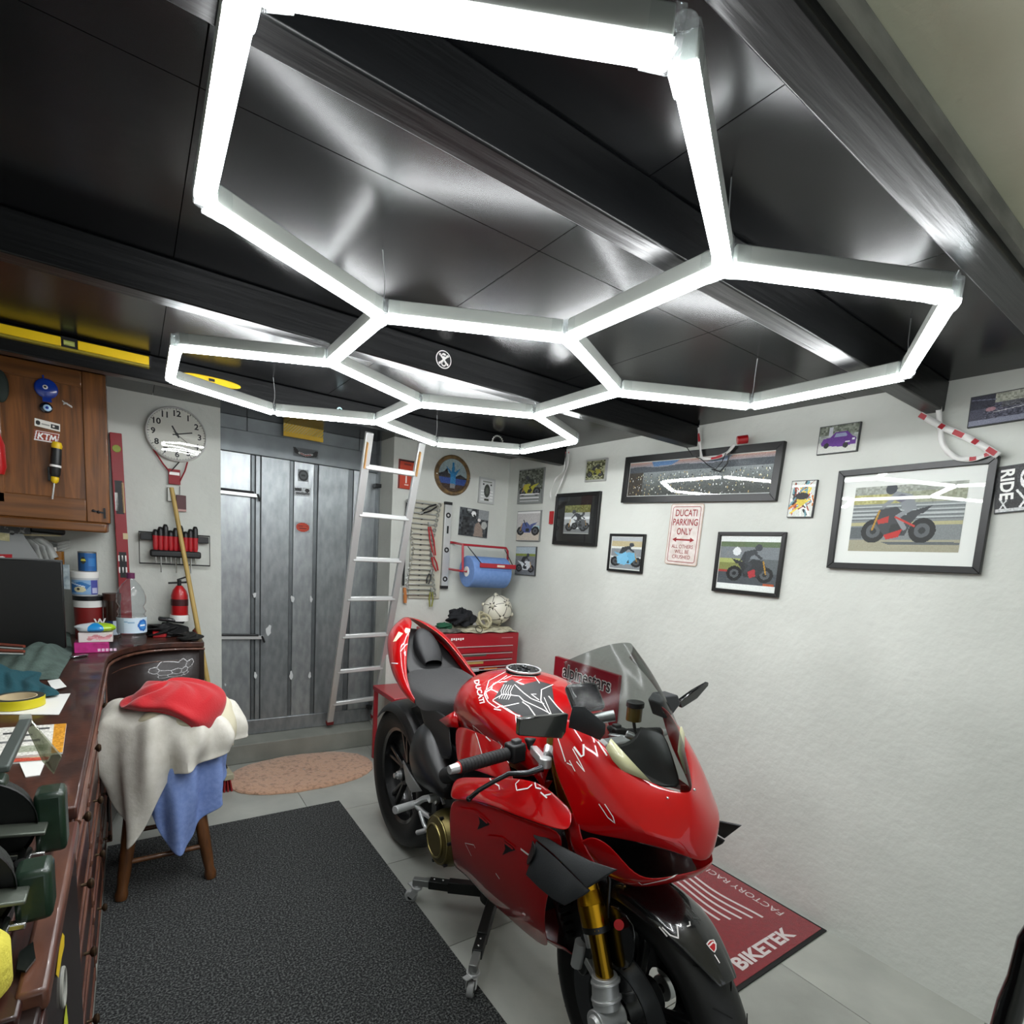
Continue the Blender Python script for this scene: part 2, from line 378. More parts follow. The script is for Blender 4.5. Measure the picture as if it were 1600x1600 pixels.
cv = Canvas(24, 18, '#8f9596'); cv.ell(.5, .5, .48, .45, '#b23417').rect(.2, .2, .8, .75, '#bf3c1c').line([(.2, .4), (.8, .35)], .03, '#6e1d0c').line([(.25, .6), (.75, .6)], .03, '#6e1d0c')
sticker('door_sticker', cv, ((462, 815), (484, 817), (462, 831)), .010, door)
cv = Canvas(44, 18, '#4e5356'); cv.poly([(0, 0), (.1, 0), (.2, .35), (.5, .6), (.8, .4), (.92, .12), (1, .2), (.95, .8), (.55, 1), (.45, 1), (.05, .6)], '#151616').line([(.25, .58), (.5, .75), (.75, .6)], .05, '#a8a8a8').line([(.3, .62), (.5, .78), (.7, .64)], .02, '#8c2a22')
sticker('door_sticker', cv, ((458, 698), (497, 704), (458, 712)), .024, door)
# white scuffs on the sheet
sc = M('white_scuff', '#c7cbcb', .6)
for i, (x, y, w) in enumerate(((356, 1105, 5), (352, 1070, 2), (399, 1055, 4), (455, 1055, 5), (484, 1055, 4), (420, 985, 7), (398, 930, 4), (457, 936, 5), (486, 936, 4))):
    c = dpx(x, y, .012); mb = MB(); n = 9
    ring = [c + V3((math.cos(t) * w * .0022 * (1 + .3 * math.sin(3 * t + i)), 0, math.sin(t) * w * .005 * (1 + .3 * math.cos(2 * t + i)))) for t in [2 * math.pi * k / n for k in range(n)]]
    mb.add(ring, [tuple(range(n))]).build('paint_scuff', sc, door, smooth=0, weld=False)
# yellow mesh plate over the door
vent = thing('mesh_vent', 'yellow perforated mesh plate above the metal door, half hidden by the light', 'vent', dpx(472, 695, .04))
q = [dpx(443, 650, .04), dpx(505, 660, .04), dpx(444, 681, .04)]
dx = q[1] - q[0]; dz = V3((0, 0, q[2].z - q[0].z)); dx = V3((dx.x, 0, 0)); q1 = V3((q[0].x, YD - .04, q[0].z))
MB().add([q1, q1 + dx, q1 + dx + dz, q1 + dz], [(0, 1, 2, 3)]).build('back_sheet', M('pale_yellow', '#d9c98a', .6), vent, solid=.004)
MB().bx(q1.x + dx.x * .7, q1.x + dx.x * .97, YD - .043, YD - .041, q1.z + dz.z * .75, q1.z + .0).build('brown_patch', M('brown_card', '#7a5a44', .8), vent)
ym = M('yellow_mesh', '#d8b02a', .5)
mb = MB(); nx = 14
for k in range(-8, nx + 1):
    for s_ in (1,):
        a = V3((q1.x + dx.x * k / nx, YD - .047, q1.z + dz.z)); b = a + V3((-dz.z * .9, 0, -dz.z))
        t0 = max(0, (q1.x - a.x) / (b.x - a.x)); t1 = min(1, (q1.x + dx.x - a.x) / (b.x - a.x))
        if t1 > t0: mb.bar(a + (b - a) * t0, a + (b - a) * t1, .006, .003, (0, 1, 0))
mb.bx(q1.x, q1.x + dx.x, YD - .05, YD - .044, q1.z + dz.z, q1.z + dz.z * .78)
mb.build('mesh_bars', ym, vent)

# ------------------------------------------------------------------ hexagon LED grid
KS = .44 / .48622789
hs, hth, hox, hoy, hz = -.44, -12.054074, .96389 * KS, 1.716933 * KS, CH + .586755 * KS
def hexlattice():
    P = {}
    for i, n in enumerate('EDJQPK'): P[n] = np.array([math.cos(i * math.pi / 3), math.sin(i * math.pi / 3)])
    def nb(n1, n2, rest):
        c = P[n1] + P[n2]; a1 = math.atan2(*(P[n1] - c)[::-1]); a2 = math.atan2(*(P[n2] - c)[::-1]); d = (a2 - a1 + math.pi) % (2 * math.pi) - math.pi
        for j, n in enumerate(rest): P[n] = c + np.array([math.cos(a2 + d * (j + 1)), math.sin(a2 + d * (j + 1))])
    nb('E', 'D', 'CBAF'); nb('D', 'J', 'IHGC'); nb('P', 'K', 'LMNO'); nb('Q', 'P', 'OTSR')
    c, s = math.cos(hth), math.sin(hth)
    return {n: V3((hox + hs * (c * p[0] - s * p[1]), hoy + hs * (s * p[0] + c * p[1]), hz)) for n, p in P.items()}
HV = hexlattice()
EDG = 'EF FA AB BC CD DE CG GH HI IJ JD JQ QP PK KE KL LM MN NO OP OT TS SR RQ'.split()
led = M('led_diffuser', '#ffffff', .4, emit=TUBE_POWER)
MATS['led_diffuser'].node_tree.nodes['Principled BSDF'].inputs['Emission Color'].default_value = (.96, .985, 1, 1)
housing = M('led_housing', '#8d908b', .5, .2)
clear = Mglass('clear_plastic', '#f4f6f6', .05, 1.4, .03)
lamp = thing('hexagon_light', 'bright white hexagon LED light grid of five cells hanging under the black ceiling', 'ceiling light', (hox, hoy, hz - .015))
for e in EDG:
    a, b = HV[e[0]], HV[e[1]]; d = (b - a).normalized(); a2 = a + d * .014; b2 = b - d * .014
    x, y, z = frame(d); side = V3((d.y, -d.x, 0)); up = V3((0, 0, 1))
    prof = [(-.0145, .001), (-.0145, -.004), (-.012, -.010), (-.006, -.0135), (0, -.0145), (.006, -.0135), (.012, -.010), (.0145, -.004), (.0145, .001)]
    rows = [[p + side * u + up * w for u, w in prof] for p in (a2, b2)]
    mb = MB().grid(rows, True); n = len(prof); mb.f.append(tuple(range(n))); mb.f.append(tuple(range(2 * n - 1, n - 1, -1))); mb.m += [0, 0]
    tb = mb.build('led_tube', led, lamp, smooth=30)
    MB().bar(a2 + up * .0175, b2 + up * .0175, .027, .033, (0, 0, 1)).build('tube_housing', housing, tb, bevel=.003)
for n, p in HV.items():
    mb = MB()
    for e in EDG:
        if n in e:
            o = HV[e[1] if e[0] == n else e[0]]; d = (o - p).normalized()
            mb.bar(p + d * .004 + V3((0, 0, .010)), p + d * .042 + V3((0, 0, .012)), .031, .046)
    mb.cyl(p + V3((0, 0, -.008)), p + V3((0, 0, .03)), .014, n=12)
    mb.build('connector', clear, lamp, bevel=.002)
wire_m = M('steel_wire', '#b5b7b6', .4, .8)
for n, top in (('N', (437, 605)), ('K', None), ('T', None), ('Q', None), ('C', None), ('I', None), ('A', None), ('E', None), ('H', None), ('G', None), ('F', None)):
    p = HV[n] + V3((0, 0, .03)); t = V3((p.x + random.uniform(-.01, .01), p.y + random.uniform(-.01, .01), ZC - .002))
    for (ya, yb) in ((.383, .446), (.766, .822), (1.757, 1.822), (2.747, 2.812)):
        if ya - .005 < p.y < yb + .005: t.z = ZB
    m_ = (p + t) / 2 + V3((.006, .004, 0))
    MB().tube([p, p.lerp(m_, .5) + V3((.002, 0, 0)), m_, t], .0012, 5).build('suspension_wire', wire_m, lamp)
# joint with power lead at the near left corner
MB().tube([HV['A'] + V3((.02, .01, .02)), HV['A'] + V3((.02, .1, .03)), HV['A'] + V3((.0, .12, .06)), V3((HV['A'].x, HV['A'].y + .14, ZC - .003))], .002, 6).build('power_lead', M('grey_cable', '#b0b0ac', .5), lamp)
# ------------------------------------------------------------------ the motorcycle, built in its own frame: u forward, r to its right, w up
BX, BY, BYAW = 1.05124, 2.25396, -.028165
fw = V3((math.sin(BYAW), -math.cos(BYAW), 0)); lf = V3((math.cos(BYAW), math.sin(BYAW), 0))
BM = Matrix.Translation((BX, BY, 0)) @ Matrix((fw, lf, V3((0, 0, 1)))).transposed().to_4x4()
def P(u, r, w): return BM @ V3((u, -r, w))
def bl(px, py, r):                                     # pixel -> (u, r, w) on the plane at lateral offset r
    d = ray(px, py); n = -lf; o = V3((BX, BY, 0)) + n * r; t = n.dot(o - CAMP) / n.dot(d); p = CAMP + d * t - o
    return (p.dot(fw), r, p.z)
bike = thing('motorcycle', 'glossy red sports motorcycle with smoked windscreen parked on the grey floor', 'motorcycle', mat=BM)
bred = M('bike_red', '#a80005', .3, coat=1.0, spec=.15)
bblack = M('bike_black', '#0d0e0f', .38)
bgloss = M('bike_gloss_black', '#08090a', .15, coat=.6)
carbon = M('bike_carbon', '#101112', .22, coat=.8, col2='#1b1c1e', nscale=90)
seatm = M('bike_seat_fabric', '#17181a', .75, bump=.25, bscale=300, sheen=.2)
wingm = M('bike_wing_grey', '#26292b', .5, bump=.05, bscale=200)
gold = M('fork_gold', '#b98a1e', .25, 1)
golddk = M('fork_gold_tube', '#8e6c1c', .18, 1)
olive = M('clutch_bronze', '#6b6038', .38, .75)
silver = M('bike_silver', '#c6c8c8', .3, .6)
tyrem = M('tyre_rubber', '#0e0f0f', .55, bump=.08, bscale=60)
rimm = M('rim_black', '#0a0b0c', .3, coat=.4)
screenm = Mglass('smoked_screen', '#a9adab', .16, 1.28)
whitel = M('white_line', '#ece9e6', .4)
cream = M('cream_panel', '#b7b58e', .35, coat=.5)
ribm = M('radiator_black', '#0b0c0c', .5)
def pts(rows): return [[P(*p) for p in r] for r in rows]
def mir(rows): return [[(u, -r, w) for u, r, w in row] for row in rows]
def panel(name, rows, mat, sub=2, solid=.004, parent=bike, both=True, **k):
    o = MB().grid(pts(rows)).build(name, mat, parent, sub=sub, solid=solid, smooth=60, **k)
    if both: MB().grid(pts(mir(rows))).build(name, mat, parent, sub=sub, solid=solid, smooth=60, **k)
    return o
def full(name, rows, mat, sub=2, parent=bike, solid=0):   # rows run centre -> right edge; mirrored into one closed section
    rr = [[(u, -r, w) for u, r, w in reversed(row[1:])] + list(row) for row in rows]
    return MB().grid(pts(rr)).build(name, mat, parent, sub=sub, solid=solid, smooth=60)
AX = lf
# wheels ------------------------------------------------------------
def wheel(name, u, w, R, hw, rim_r, spokes, parent):
    c = P(u, 0, w)
    prof = [(rim_r, -hw * .78), (rim_r + (R - rim_r) * .3, -hw * .98), (R - .042, -hw), (R - .022, -hw * .86), (R - .008, -hw * .52), (R - .001, -hw * .2), (R, 0),
            (R - .001, hw * .2), (R - .008, hw * .52), (R - .022, hw * .86), (R - .042, hw), (rim_r + (R - rim_r) * .3, hw * .98), (rim_r, hw * .78)]
    tyre = MB().lathe(prof, c, AX, 72).build(name + '_tyre', tyrem, parent, smooth=50)
    rim = MB().lathe([(rim_r + .003, -hw * .8), (rim_r - .012, -hw * .74), (rim_r - .016, -hw * .4), (rim_r - .03, 0), (rim_r - .016, hw * .4), (rim_r - .012, hw * .74), (rim_r + .003, hw * .8), (rim_r + .001, hw * .5), (rim_r, 0), (rim_r + .001, -hw * .5), (rim_r + .003, -hw * .8)], c, AX, 64).build(name + '_rim', rimm, parent, smooth=40)
    for i in range(spokes):
        a = 2 * math.pi * i / spokes + .35
        for da in (-.13, .13):
            p0 = P(u + math.cos(a) * .045, hw * .25, w + math.sin(a) * .045); p1 = P(u + math.cos(a + da) * (rim_r - .016), hw * .45, w + math.sin(a + da) * (rim_r - .016))
            MB().bar(p0, p1, .018, .026, AX).build('spoke', rimm, rim, bevel=.004)
    MB().cyl(P(u, -hw * .6, w), P(u, hw * .55, w), .05, n=24).cyl(P(u, hw * .55, w), P(u, hw * .7, w), .03, n=20).build('hub', darkm, rim, bevel=.003)
    return rim, tyre
rw, rt = wheel('rear', 0, .335, .335, .098, .216, 5, bike)
MB().cyl(P(0, .06, .335), P(0, .085, .335), .022, .018, 12).cyl(P(0, .085, .335), P(0, .1, .335), .012, n=6).build('axle_nut', silver, rw)
fwheel, ft = wheel('front', 1.469, .30, .30, .06, .216, 5, bike)
# tread grooves as thin dark ribs on the front tyre
for t in range(22):
    a = 2 * math.pi * t / 22
    for s_ in (-1, 1):
        ring = []
        for k in range(5):
            f = k / 4; ang = a + .1 * f + (.14 if s_ < 0 else 0); rr = .3005 - .008 * (.25 + .45 * f) ** 2 * 3.2; ring.append(P(1.469 + math.cos(ang) * rr, s_ * (.012 + .034 * f), .3 + math.sin(ang) * rr))
        MB().tube(ring, .0012, 4).build('tread_groove', M('groove_black', '#020202', .9), ft)
# brake discs, calipers, forks --------------------------------------
for s_ in (1, -1):
    c = P(1.469, s_ * .078, .30)
    MB().lathe([(.105, -.0025), (.165, -.0025), (.165, .0025), (.105, .0025), (.105, -.0025)], c, AX, 48).build('brake_disc', M('disc_steel', '#6e7072', .3, .95), bike, smooth=30)
    MB().lathe([(.05, -.004), (.105, -.004), (.105, .004), (.05, .004)], c, AX, 24).build('disc_carrier', bgloss, bike, smooth=30)
    top, mid, low, ax = (1.205, s_ * .112, .862), (1.402, s_ * .112, .494), (1.452, s_ * .112, .385), (1.469, s_ * .112, .30)
    f = MB().cyl(P(*top), P(1.36, s_ * .112, .572), .029, n=24).cyl(P(1.36, s_ * .112, .572), P(1.375, s_ * .112, .545), .029, .035, 24).cyl(P(1.375, s_ * .112, .545), P(*mid), .035, .034, 24)
    fo = f.build('fork_leg', gold, bike, smooth=30)
    MB().cyl(P(*mid), P(*low), .0225, n=20).build('fork_tube', golddk, fo, smooth=30)
    MB().cyl(P(1.398, s_ * .112, .502), P(1.404, s_ * .112, .489), .0345, n=20).build('fork_seal', bblack, fo)
    b = MB().cyl(P(1.445, s_ * .112, .400), P(1.462, s_ * .112, .33), .031, .034, 20).cyl(P(1.449, s_ * .112, .39), P(1.452, s_ * .112, .383), .036, n=20).cyl(P(1.458, s_ * .112, .352), P(1.461, s_ * .112, .345), .037, n=20)
    b.cyl(P(1.469, s_ * .075, .30), P(1.469, s_ * .15, .30), .031, n=24).bar(P(1.44, s_ * .105, .37), P(1.375, s_ * .095, .385), .02, .035, AX)
    bo = b.build('axle_clamp', silver, fo, bevel=.002, smooth=30)
    MB().cyl(P(1.469, s_ * .15, .30), P(1.469, s_ * .158, .30), .022, .018, 20).build('axle_cap', alu, bo)
    cal = MB().grid([[P(1.405 - .055 * math.sin(t) - .02, s_ * rr, .40 - .1 * math.cos(t)) for rr in (.062, .098, .106, .098, .062)] for t in [math.pi * (.12 + .15 * i) for i in range(5)]])
    cal = MB().bar(P(1.375, s_ * .085, .455), P(1.345, s_ * .085, .335), .05, .055, AX)
    co = cal.build('brake_caliper', M('caliper_metal', '#4a4c4c', .3, .8), bike, bevel=.012, segs=3)
    MB().cyl(P(1.375, s_ * .112, .462), P(1.392, s_ * .112, .435), .012, n=12).cyl(P(1.36, s_ * .118, .43), P(1.352, s_ * .118, .36), .016, n=12).bar(P(1.40, s_ * .112, .47), P(1.43, s_ * .112, .36), .01, .012).build('caliper_bolts', silver, co)
    MB().tube([P(1.39, s_ * .10, .46), P(1.41, s_ * .085, .52), P(1.39, s_ * .07, .6), P(1.33, s_ * .06, .68)], .005, 8).build('brake_hose', bblack, co)
MB().cyl(P(1.469, -.15, .3), P(1.469, .15, .3), .012, n=12).build('front_axle', darkm, bike)
# fork crown and steering head
for a_, b_, c_, d_ in ((1.20, .845, .05, .03), (1.30, .665, .06, .045)): MB().bar(P(a_, -.14, b_), P(a_, .14, b_), c_, d_).build('triple_clamp', darkm, bike, bevel=.006)
# front mudguard ----------------------------------------------------
def fend(a0, a1, n, R0, hw, drop):
    rows = []
    for i in range(n + 1):
        t = i / n; a = math.radians(a0 + (a1 - a0) * t); h = hw(t); d = drop(t)
        rows.append([(1.469 + math.cos(a) * (R0 - dd), rr, .30 + math.sin(a) * (R0 - dd)) for rr, dd in ((-h, d), (-h * .92, d * .45), (-h * .55, .004), (-.02, 0), (.02, 0), (h * .55, .004), (h * .92, d * .45), (h, d))])
    return rows
fr = fend(44, 125, 8, .322, lambda t: .030 + .048 * min(1, t * 3.2) , lambda t: .008 + .04 * min(1, t * 2))
MB().grid(pts(fr)).build('front_mudguard', carbon, bike, sub=2, solid=.003, smooth=60)
for s_ in (1, -1):
    MB().grid(pts([[(1.50, s_ * .080, .56), (1.43, s_ * .082, .57), (1.37, s_ * .082, .54)], [(1.51, s_ * .084, .49), (1.44, s_ * .088, .485), (1.385, s_ * .088, .48)], [(1.50, s_ * .084, .44), (1.46, s_ * .088, .40), (1.42, s_ * .088, .41)]])).build('mudguard_bracket', bgloss, bike, sub=1, solid=.004)
MB().cyl(P(*bl(967, 1445, .089)), P(*bl(967, 1445, .1)), .012, n=16).build('red_reflector', M('reflector_red', '#b5101c', .3), bike)

# engine, radiator and frame mass ----------------------------------
MB().grid(pts([[(.55, -.10, .32), (.55, .10, .32), (.55, .14, .52), (.55, .12, .68), (.55, -.12, .68), (.55, -.14, .52)], [(.80, -.10, .32), (.80, .10, .32), (.80, .17, .50), (.80, .15, .72), (.80, -.15, .72), (.80, -.17, .50)], [(1.12, -.07, .34), (1.12, .07, .34), (1.12, .14, .50), (1.12, .14, .76), (1.12, -.14, .76), (1.12, -.14, .50)]], ), True).build('engine_block', darkm, bike, bevel=.01)
rad = MB()
for i in range(9):
    w_ = .36 + i * .027; hw_ = .075 + (w_ - .36) * .32; rad.bar(P(1.255 - (w_ - .36) * .12, -hw_, w_), P(1.255 - (w_ - .36) * .12, hw_, w_), .012, .016)
rad.build('radiator', ribm, bike, kind='stuff')
MB().add([P(1.215, -.06, .33), P(1.215, .06, .33), P(1.17, .15, .66), P(1.17, -.15, .66)], [(0, 1, 2, 3)]).build('radiator_core', bblack, bike, solid=.02)
# swing arm (left side) and chain side
sw = MB().tube([P(.56, -.10, .42), P(.40, -.13, .46), P(.2, -.15, .44), P(.0, -.13, .335)], [.06, .06, .055, .05], 12); sw.build('swing_arm', darkm, bike)
MB().bar(P(.56, -.1, .42), P(.52, .14, .42), .08, .09).build('swing_arm_pivot', darkm, bike, bevel=.01)
# rear hugger
hg = []
for i in range(7):
    a = math.radians(38 + 17 * i); R0 = .352
    hg.append([(math.cos(a) * (R0 - d), rr, .335 + math.sin(a) * (R0 - d)) for rr, d in ((-.115, .05), (-.10, .012), (-.05, 0), (.05, 0), (.10, .012), (.115, .05))])
MB().grid(pts(hg)).build('rear_hugger', bblack, bike, sub=2, solid=.004)
# exhaust heat shield / silencer cover on the right side
ex = []
for u_, rc, wc, ru, rw_ in ((.33, .115, .585, .05, .10), (.40, .13, .60, .075, .128), (.50, .15, .61, .085, .125), (.60, .165, .60, .07, .085), (.68, .175, .585, .05, .05), (.74, .18, .575, .035, .035)):
    ex.append([P(u_, rc + math.cos(t) * ru, wc + math.sin(t) * rw_) for t in [2 * math.pi * k / 12 for k in range(12)]])
mb = MB().grid(ex, True); mb.f += [tuple(range(12)), tuple(range(71, 59, -1))]; mb.m += [0, 0]
mb.build('silencer_shield', bblack, bike, sub=1, smooth=60)
MB().cyl(P(*bl(697, 1212, .2)), P(*bl(712, 1208, .2)), .028, n=16).build('shield_joint', darkm, bike, bevel=.004)
# grey heel plate, foot peg, brake pedal
hp = [bl(x, y, .135) for x, y in ((631, 1188), (640, 1205), (660, 1236), (645, 1238), (636, 1222))]
MB().prism([P(*p) for p in hp], lf * -.006).build('heel_plate', M('heel_grey', '#a2a4a4', .35, .7), bike, bevel=.001)
rs = MB().tube([P(*bl(684, 1255, .17)), P(*bl(676, 1245, .18)), P(*bl(662, 1248, .19)), P(*bl(649, 1256, .2))], [.013, .013, .012, .012], 10).tube([P(*bl(650, 1258, .2)), P(*bl(662, 1270, .19)), P(*bl(678, 1280, .18))], .010, 10)
rs = rs.build('rearset_bracket', silver, bike)
MB().cyl(P(*bl(648, 1256, .2)), P(*bl(617, 1266, .29)), .014, .015, 14).build('foot_peg', alu, bike, bevel=.001)
MB().tube([P(*bl(656, 1268, .2)), P(*bl(662, 1287, .2)), P(*bl(667, 1297, .205))], .007, 10).tube([P(*bl(667, 1297, .205)), P(*bl(652, 1301, .225))], .009, 10).build('brake_pedal', silver, bike)
MB().cyl(P(.50, .13, .50), P(.56, .17, .52), .016, n=12).cyl(P(.60, .16, .50), P(.60, .2, .50), .014, n=12).tube([P(.56, .16, .53), P(.62, .17, .54), P(.66, .17, .50)], .006, 8).build('linkage', silver, bike)
# clutch cover
cc = bl(699, 1308, .165); c = P(*cc); cov = MB()
cov.lathe([(.0, .052), (.05, .052), (.054, .047), (.07, .045), (.085, .037), (.094, .018), (.098, 0), (.098, -.06)], c, -lf, 36)
co = cov.build('clutch_cover', olive, bike, smooth=30)
MB().torus(c - lf * .05, lf, .056, .004, 36, 8).torus(c - lf * .040, lf, .080, .003, 36, 8).build('cover_ring', M('cover_bronze_light', '#8f8352', .3, .8), co)
for i in range(6):
    a = i * math.pi / 3 + .3; q = c - lf * .03 + fw * math.cos(a) * .089 + V3((0, 0, math.sin(a) * .089)); MB().cyl(q, q - lf * .012, .006, n=8).build('cover_bolt', darkm, co)

# tank ---------------------------------------------------------------
def trow(u, T, S, bot, rear=1.0):
    return [(u, 0, T), (u, S * .42, T - .004), (u + .004, S * .8, T - .030), (u + .008, S, T - .078), (u + .008, S * .99, T - .125), (u + .006, S * .86, (T - .125 + bot) / 2), (u + .004, S * .74, bot)]
tank = full('fuel_tank', [trow(.572, .835, .095, .76), trow(.585, .885, .115, .73), trow(.64, .958, .155, .72), trow(.74, 1.000, .190, .74), trow(.86, 1.010, .208, .76), trow(.98, .994, .205, .77), trow(1.07, .962, .185, .77), trow(1.13, .915, .15, .77), trow(1.15, .86, .12, .77)], bred)
capc = P(.842, 0, 1.006); tilt = V3((fw.x * .05, fw.y * .05, 1)).normalized()
cap = MB().lathe([(.0, .014), (.022, .014), (.024, .010), (.05, .010), (.056, .006), (.058, -.006)], capc, tilt, 36).build('fuel_cap', M('cap_metal', '#2c2e30', .25, .8), bike, smooth=30)
MB().torus(capc + tilt * .008, tilt, .055, .0035, 40, 8).build('cap_ring', silver, cap)
for i in range(7):
    a = i * 2 * math.pi / 7; x, y, z = frame(tilt); q = capc + tilt * .008 + (x * math.cos(a) + y * math.sin(a)) * .042; MB().cyl(q, q + tilt * .005, .0035, n=8).build('cap_bolt', steel, cap)
MB().bar(capc + tilt * .016 - fw * .018, capc + tilt * .016 + fw * .018, .012, .006, tilt).build('cap_flap', bgloss, cap, bevel=.002)
# seat, pad, tail ------------------------------------------------------
def srow(u, T, S, th): return [(u, 0, T), (u, S * .55, T + .002), (u, S * .9, T - .006), (u, S, T - .022), (u, S * .93, T - th)]
full('rider_seat', [srow(.105, .876, .09, .02), srow(.125, .882, .125, .05), srow(.20, .858, .158, .06), srow(.32, .844, .170, .07), srow(.44, .842, .168, .078), srow(.54, .848, .150, .075), srow(.60, .858, .115, .06), srow(.622, .842, .09, .03)], seatm)
full('seat_pad', [[(.155, 0, .905), (.155, .03, .902), (.152, .042, .89), (.15, .036, .875)], [(.14, 0, .935), (.14, .035, .930), (.135, .052, .915), (.13, .045, .88)], [(.09, 0, .982), (.088, .042, .976), (.08, .062, .955), (.07, .055, .90)], [(.03, 0, 1.020), (.03, .034, 1.014), (.025, .05, .99), (.02, .045, .93)], [(.0, 0, 1.022), (.0, .02, 1.018), (-.005, .034, .99), (-.01, .03, .94)]], M('pad_leather', '#1d1e20', .5, bump=.1, bscale=250))
# tail shell: inner lip, rim, outer flank
tl = [[(-.210, .0, 1.048), (-.20, .02, 1.040), (-.172, .07, 1.0), (-.14, .112, .955), (-.12, .10, .92)],
      [(-.14, .0, 1.054), (-.135, .045, 1.048), (-.115, .098, 1.014), (-.085, .135, .955), (-.07, .11, .90)],
      [(-.05, .018, 1.046), (-.05, .075, 1.034), (-.05, .128, .998), (-.04, .150, .925), (-.03, .12, .87)],
      [(.05, .078, 1.000), (.05, .115, .992), (.05, .152, .950), (.06, .172, .875), (.06, .145, .82)],
      [(.14, .120, .925), (.14, .14, .918), (.14, .168, .890), (.15, .180, .840), (.15, .155, .80)],
      [(.22, .150, .858), (.22, .160, .856), (.22, .176, .840), (.23, .182, .81), (.23, .16, .785)],
      [(.30, .160, .818), (.30, .166, .816), (.30, .174, .808), (.30, .175, .792), (.30, .165, .775)],
      [(.35, .158, .798), (.35, .162, .797), (.35, .166, .792), (.35, .166, .782), (.35, .160, .772)]]
tailR = panel('tail_fairing', tl, bred, sub=2, solid=.005)
tailL = [o for o in bike.children if o.name.startswith('tail_fairing')][-1]
full('tail_inner', [[(-.15, 0, 1.0), (-.15, .06, .99)], [(.0, 0, .955), (.0, .11, .95)], [(.12, 0, .88), (.12, .135, .87)], [(.3, 0, .80), (.3, .15, .80)], [(.5, 0, .76), (.5, .12, .76)]], bblack, sub=1, solid=.01)
MB().grid(pts([[(-.16, -.05, .95), (-.16, .05, .95), (-.16, .05, .90), (-.16, -.05, .90)], [(.05, -.13, .86), (.05, .13, .86), (.05, .10, .78), (.05, -.10, .78)], [(.3, -.15, .78), (.3, .15, .78), (.3, .12, .68), (.3, -.12, .68)], [(.6, -.12, .76), (.6, .12, .76), (.6, .12, .62), (.6, -.12, .62)]]), True).build('subframe', bblack, bike, sub=1)
# plate hanger / mudflap box at the rear
MB().prism([P(*bl(x, y, .06)) for x, y in ((636, 1108), (660, 1098), (690, 1130), (672, 1142), (640, 1130))], lf * .12).build('number_plate_hanger', bblack, bike, bevel=.005)
# frame side cover between seat and tank
panel('side_cover', [[(.34, .150, .80), (.46, .145, .80), (.58, .14, .80), (.64, .15, .79)], [(.40, .155, .74), (.50, .160, .735), (.60, .165, .74), (.68, .17, .75)], [(.50, .15, .66), (.58, .165, .65), (.66, .175, .66), (.74, .175, .69)]], bblack, sub=1)
panel('side_cover_red', [[bl(686, 1125, .168), bl(712, 1110, .162)], [bl(699, 1136, .172), bl(716, 1137, .17)]], bred, sub=0)
panel('bridge_panel', [[bl(890, 1262, .186), bl(884, 1296, .206), bl(892, 1330, .19), bl(905, 1352, .17)], [bl(903, 1274, .203), bl(906, 1302, .196), bl(918, 1332, .178), bl(945, 1366, .150)]], bred, sub=1)

# nose ---------------------------------------------------------------
nose = [[(1.545, 0, .880), (1.515, .038, .884), (1.455, .090, .905), (1.385, .132, .965), (1.315, .160, 1.000), (1.265, .172, .998)],
        [(1.565, 0, .850), (1.545, .055, .852), (1.495, .125, .870), (1.415, .172, .915), (1.335, .195, .945), (1.270, .200, .955)],
        [(1.592, 0, .808), (1.572, .065, .808), (1.518, .140, .820), (1.435, .186, .850), (1.355, .206, .870), (1.295, .210, .880)],
        [bl(1104, 1336, 0), bl(1070, 1320, .06), bl(1015, 1303, .125), bl(953, 1288, .168), bl(915, 1283, .195), bl(898, 1275, .204)],
        [bl(1108, 1354, 0), bl(1068, 1337, .058), bl(1012, 1320, .118), bl(948, 1309, .162), bl(912, 1302, .190), bl(896, 1291, .200)]]
noseo = full('nose_fairing', nose, bred, solid=.005)
# air intakes under the nose and the chin
chin = [[bl(1100, 1359, 0), bl(1064, 1368, .058), bl(1014, 1378, .11), bl(985, 1362, .14), bl(952, 1318, .162), bl(925, 1308, .186)],
        [bl(1096, 1367, 0), bl(1060, 1377, .056), bl(1008, 1387, .105), bl(972, 1374, .14), bl(940, 1332, .162), bl(915, 1310, .19)],
        [bl(1080, 1375, 0), bl(1045, 1384, .045), bl(990, 1393, .085), bl(958, 1378, .125), bl(925, 1345, .165), bl(900, 1318, .195)],
        [(1.440, 0, .645), (1.425, .04, .635), (1.40, .08, .625), (1.365, .12, .635), (1.34, .15, .68), (1.32, .17, .72)]]
chino = full('chin_fairing', chin, bred, solid=.005)
full('intake_duct', [[(1.59, 0, .755), (1.555, .04, .752), (1.49, .09, .755), (1.43, .14, .765)], [(1.40, 0, .76), (1.40, .05, .755), (1.36, .10, .75), (1.34, .14, .75)], [(1.38, 0, .66), (1.38, .05, .66), (1.36, .10, .66), (1.34, .14, .67)], [(1.58, 0, .70), (1.55, .045, .688), (1.50, .09, .675), (1.45, .13, .68)]], bblack, sub=0)
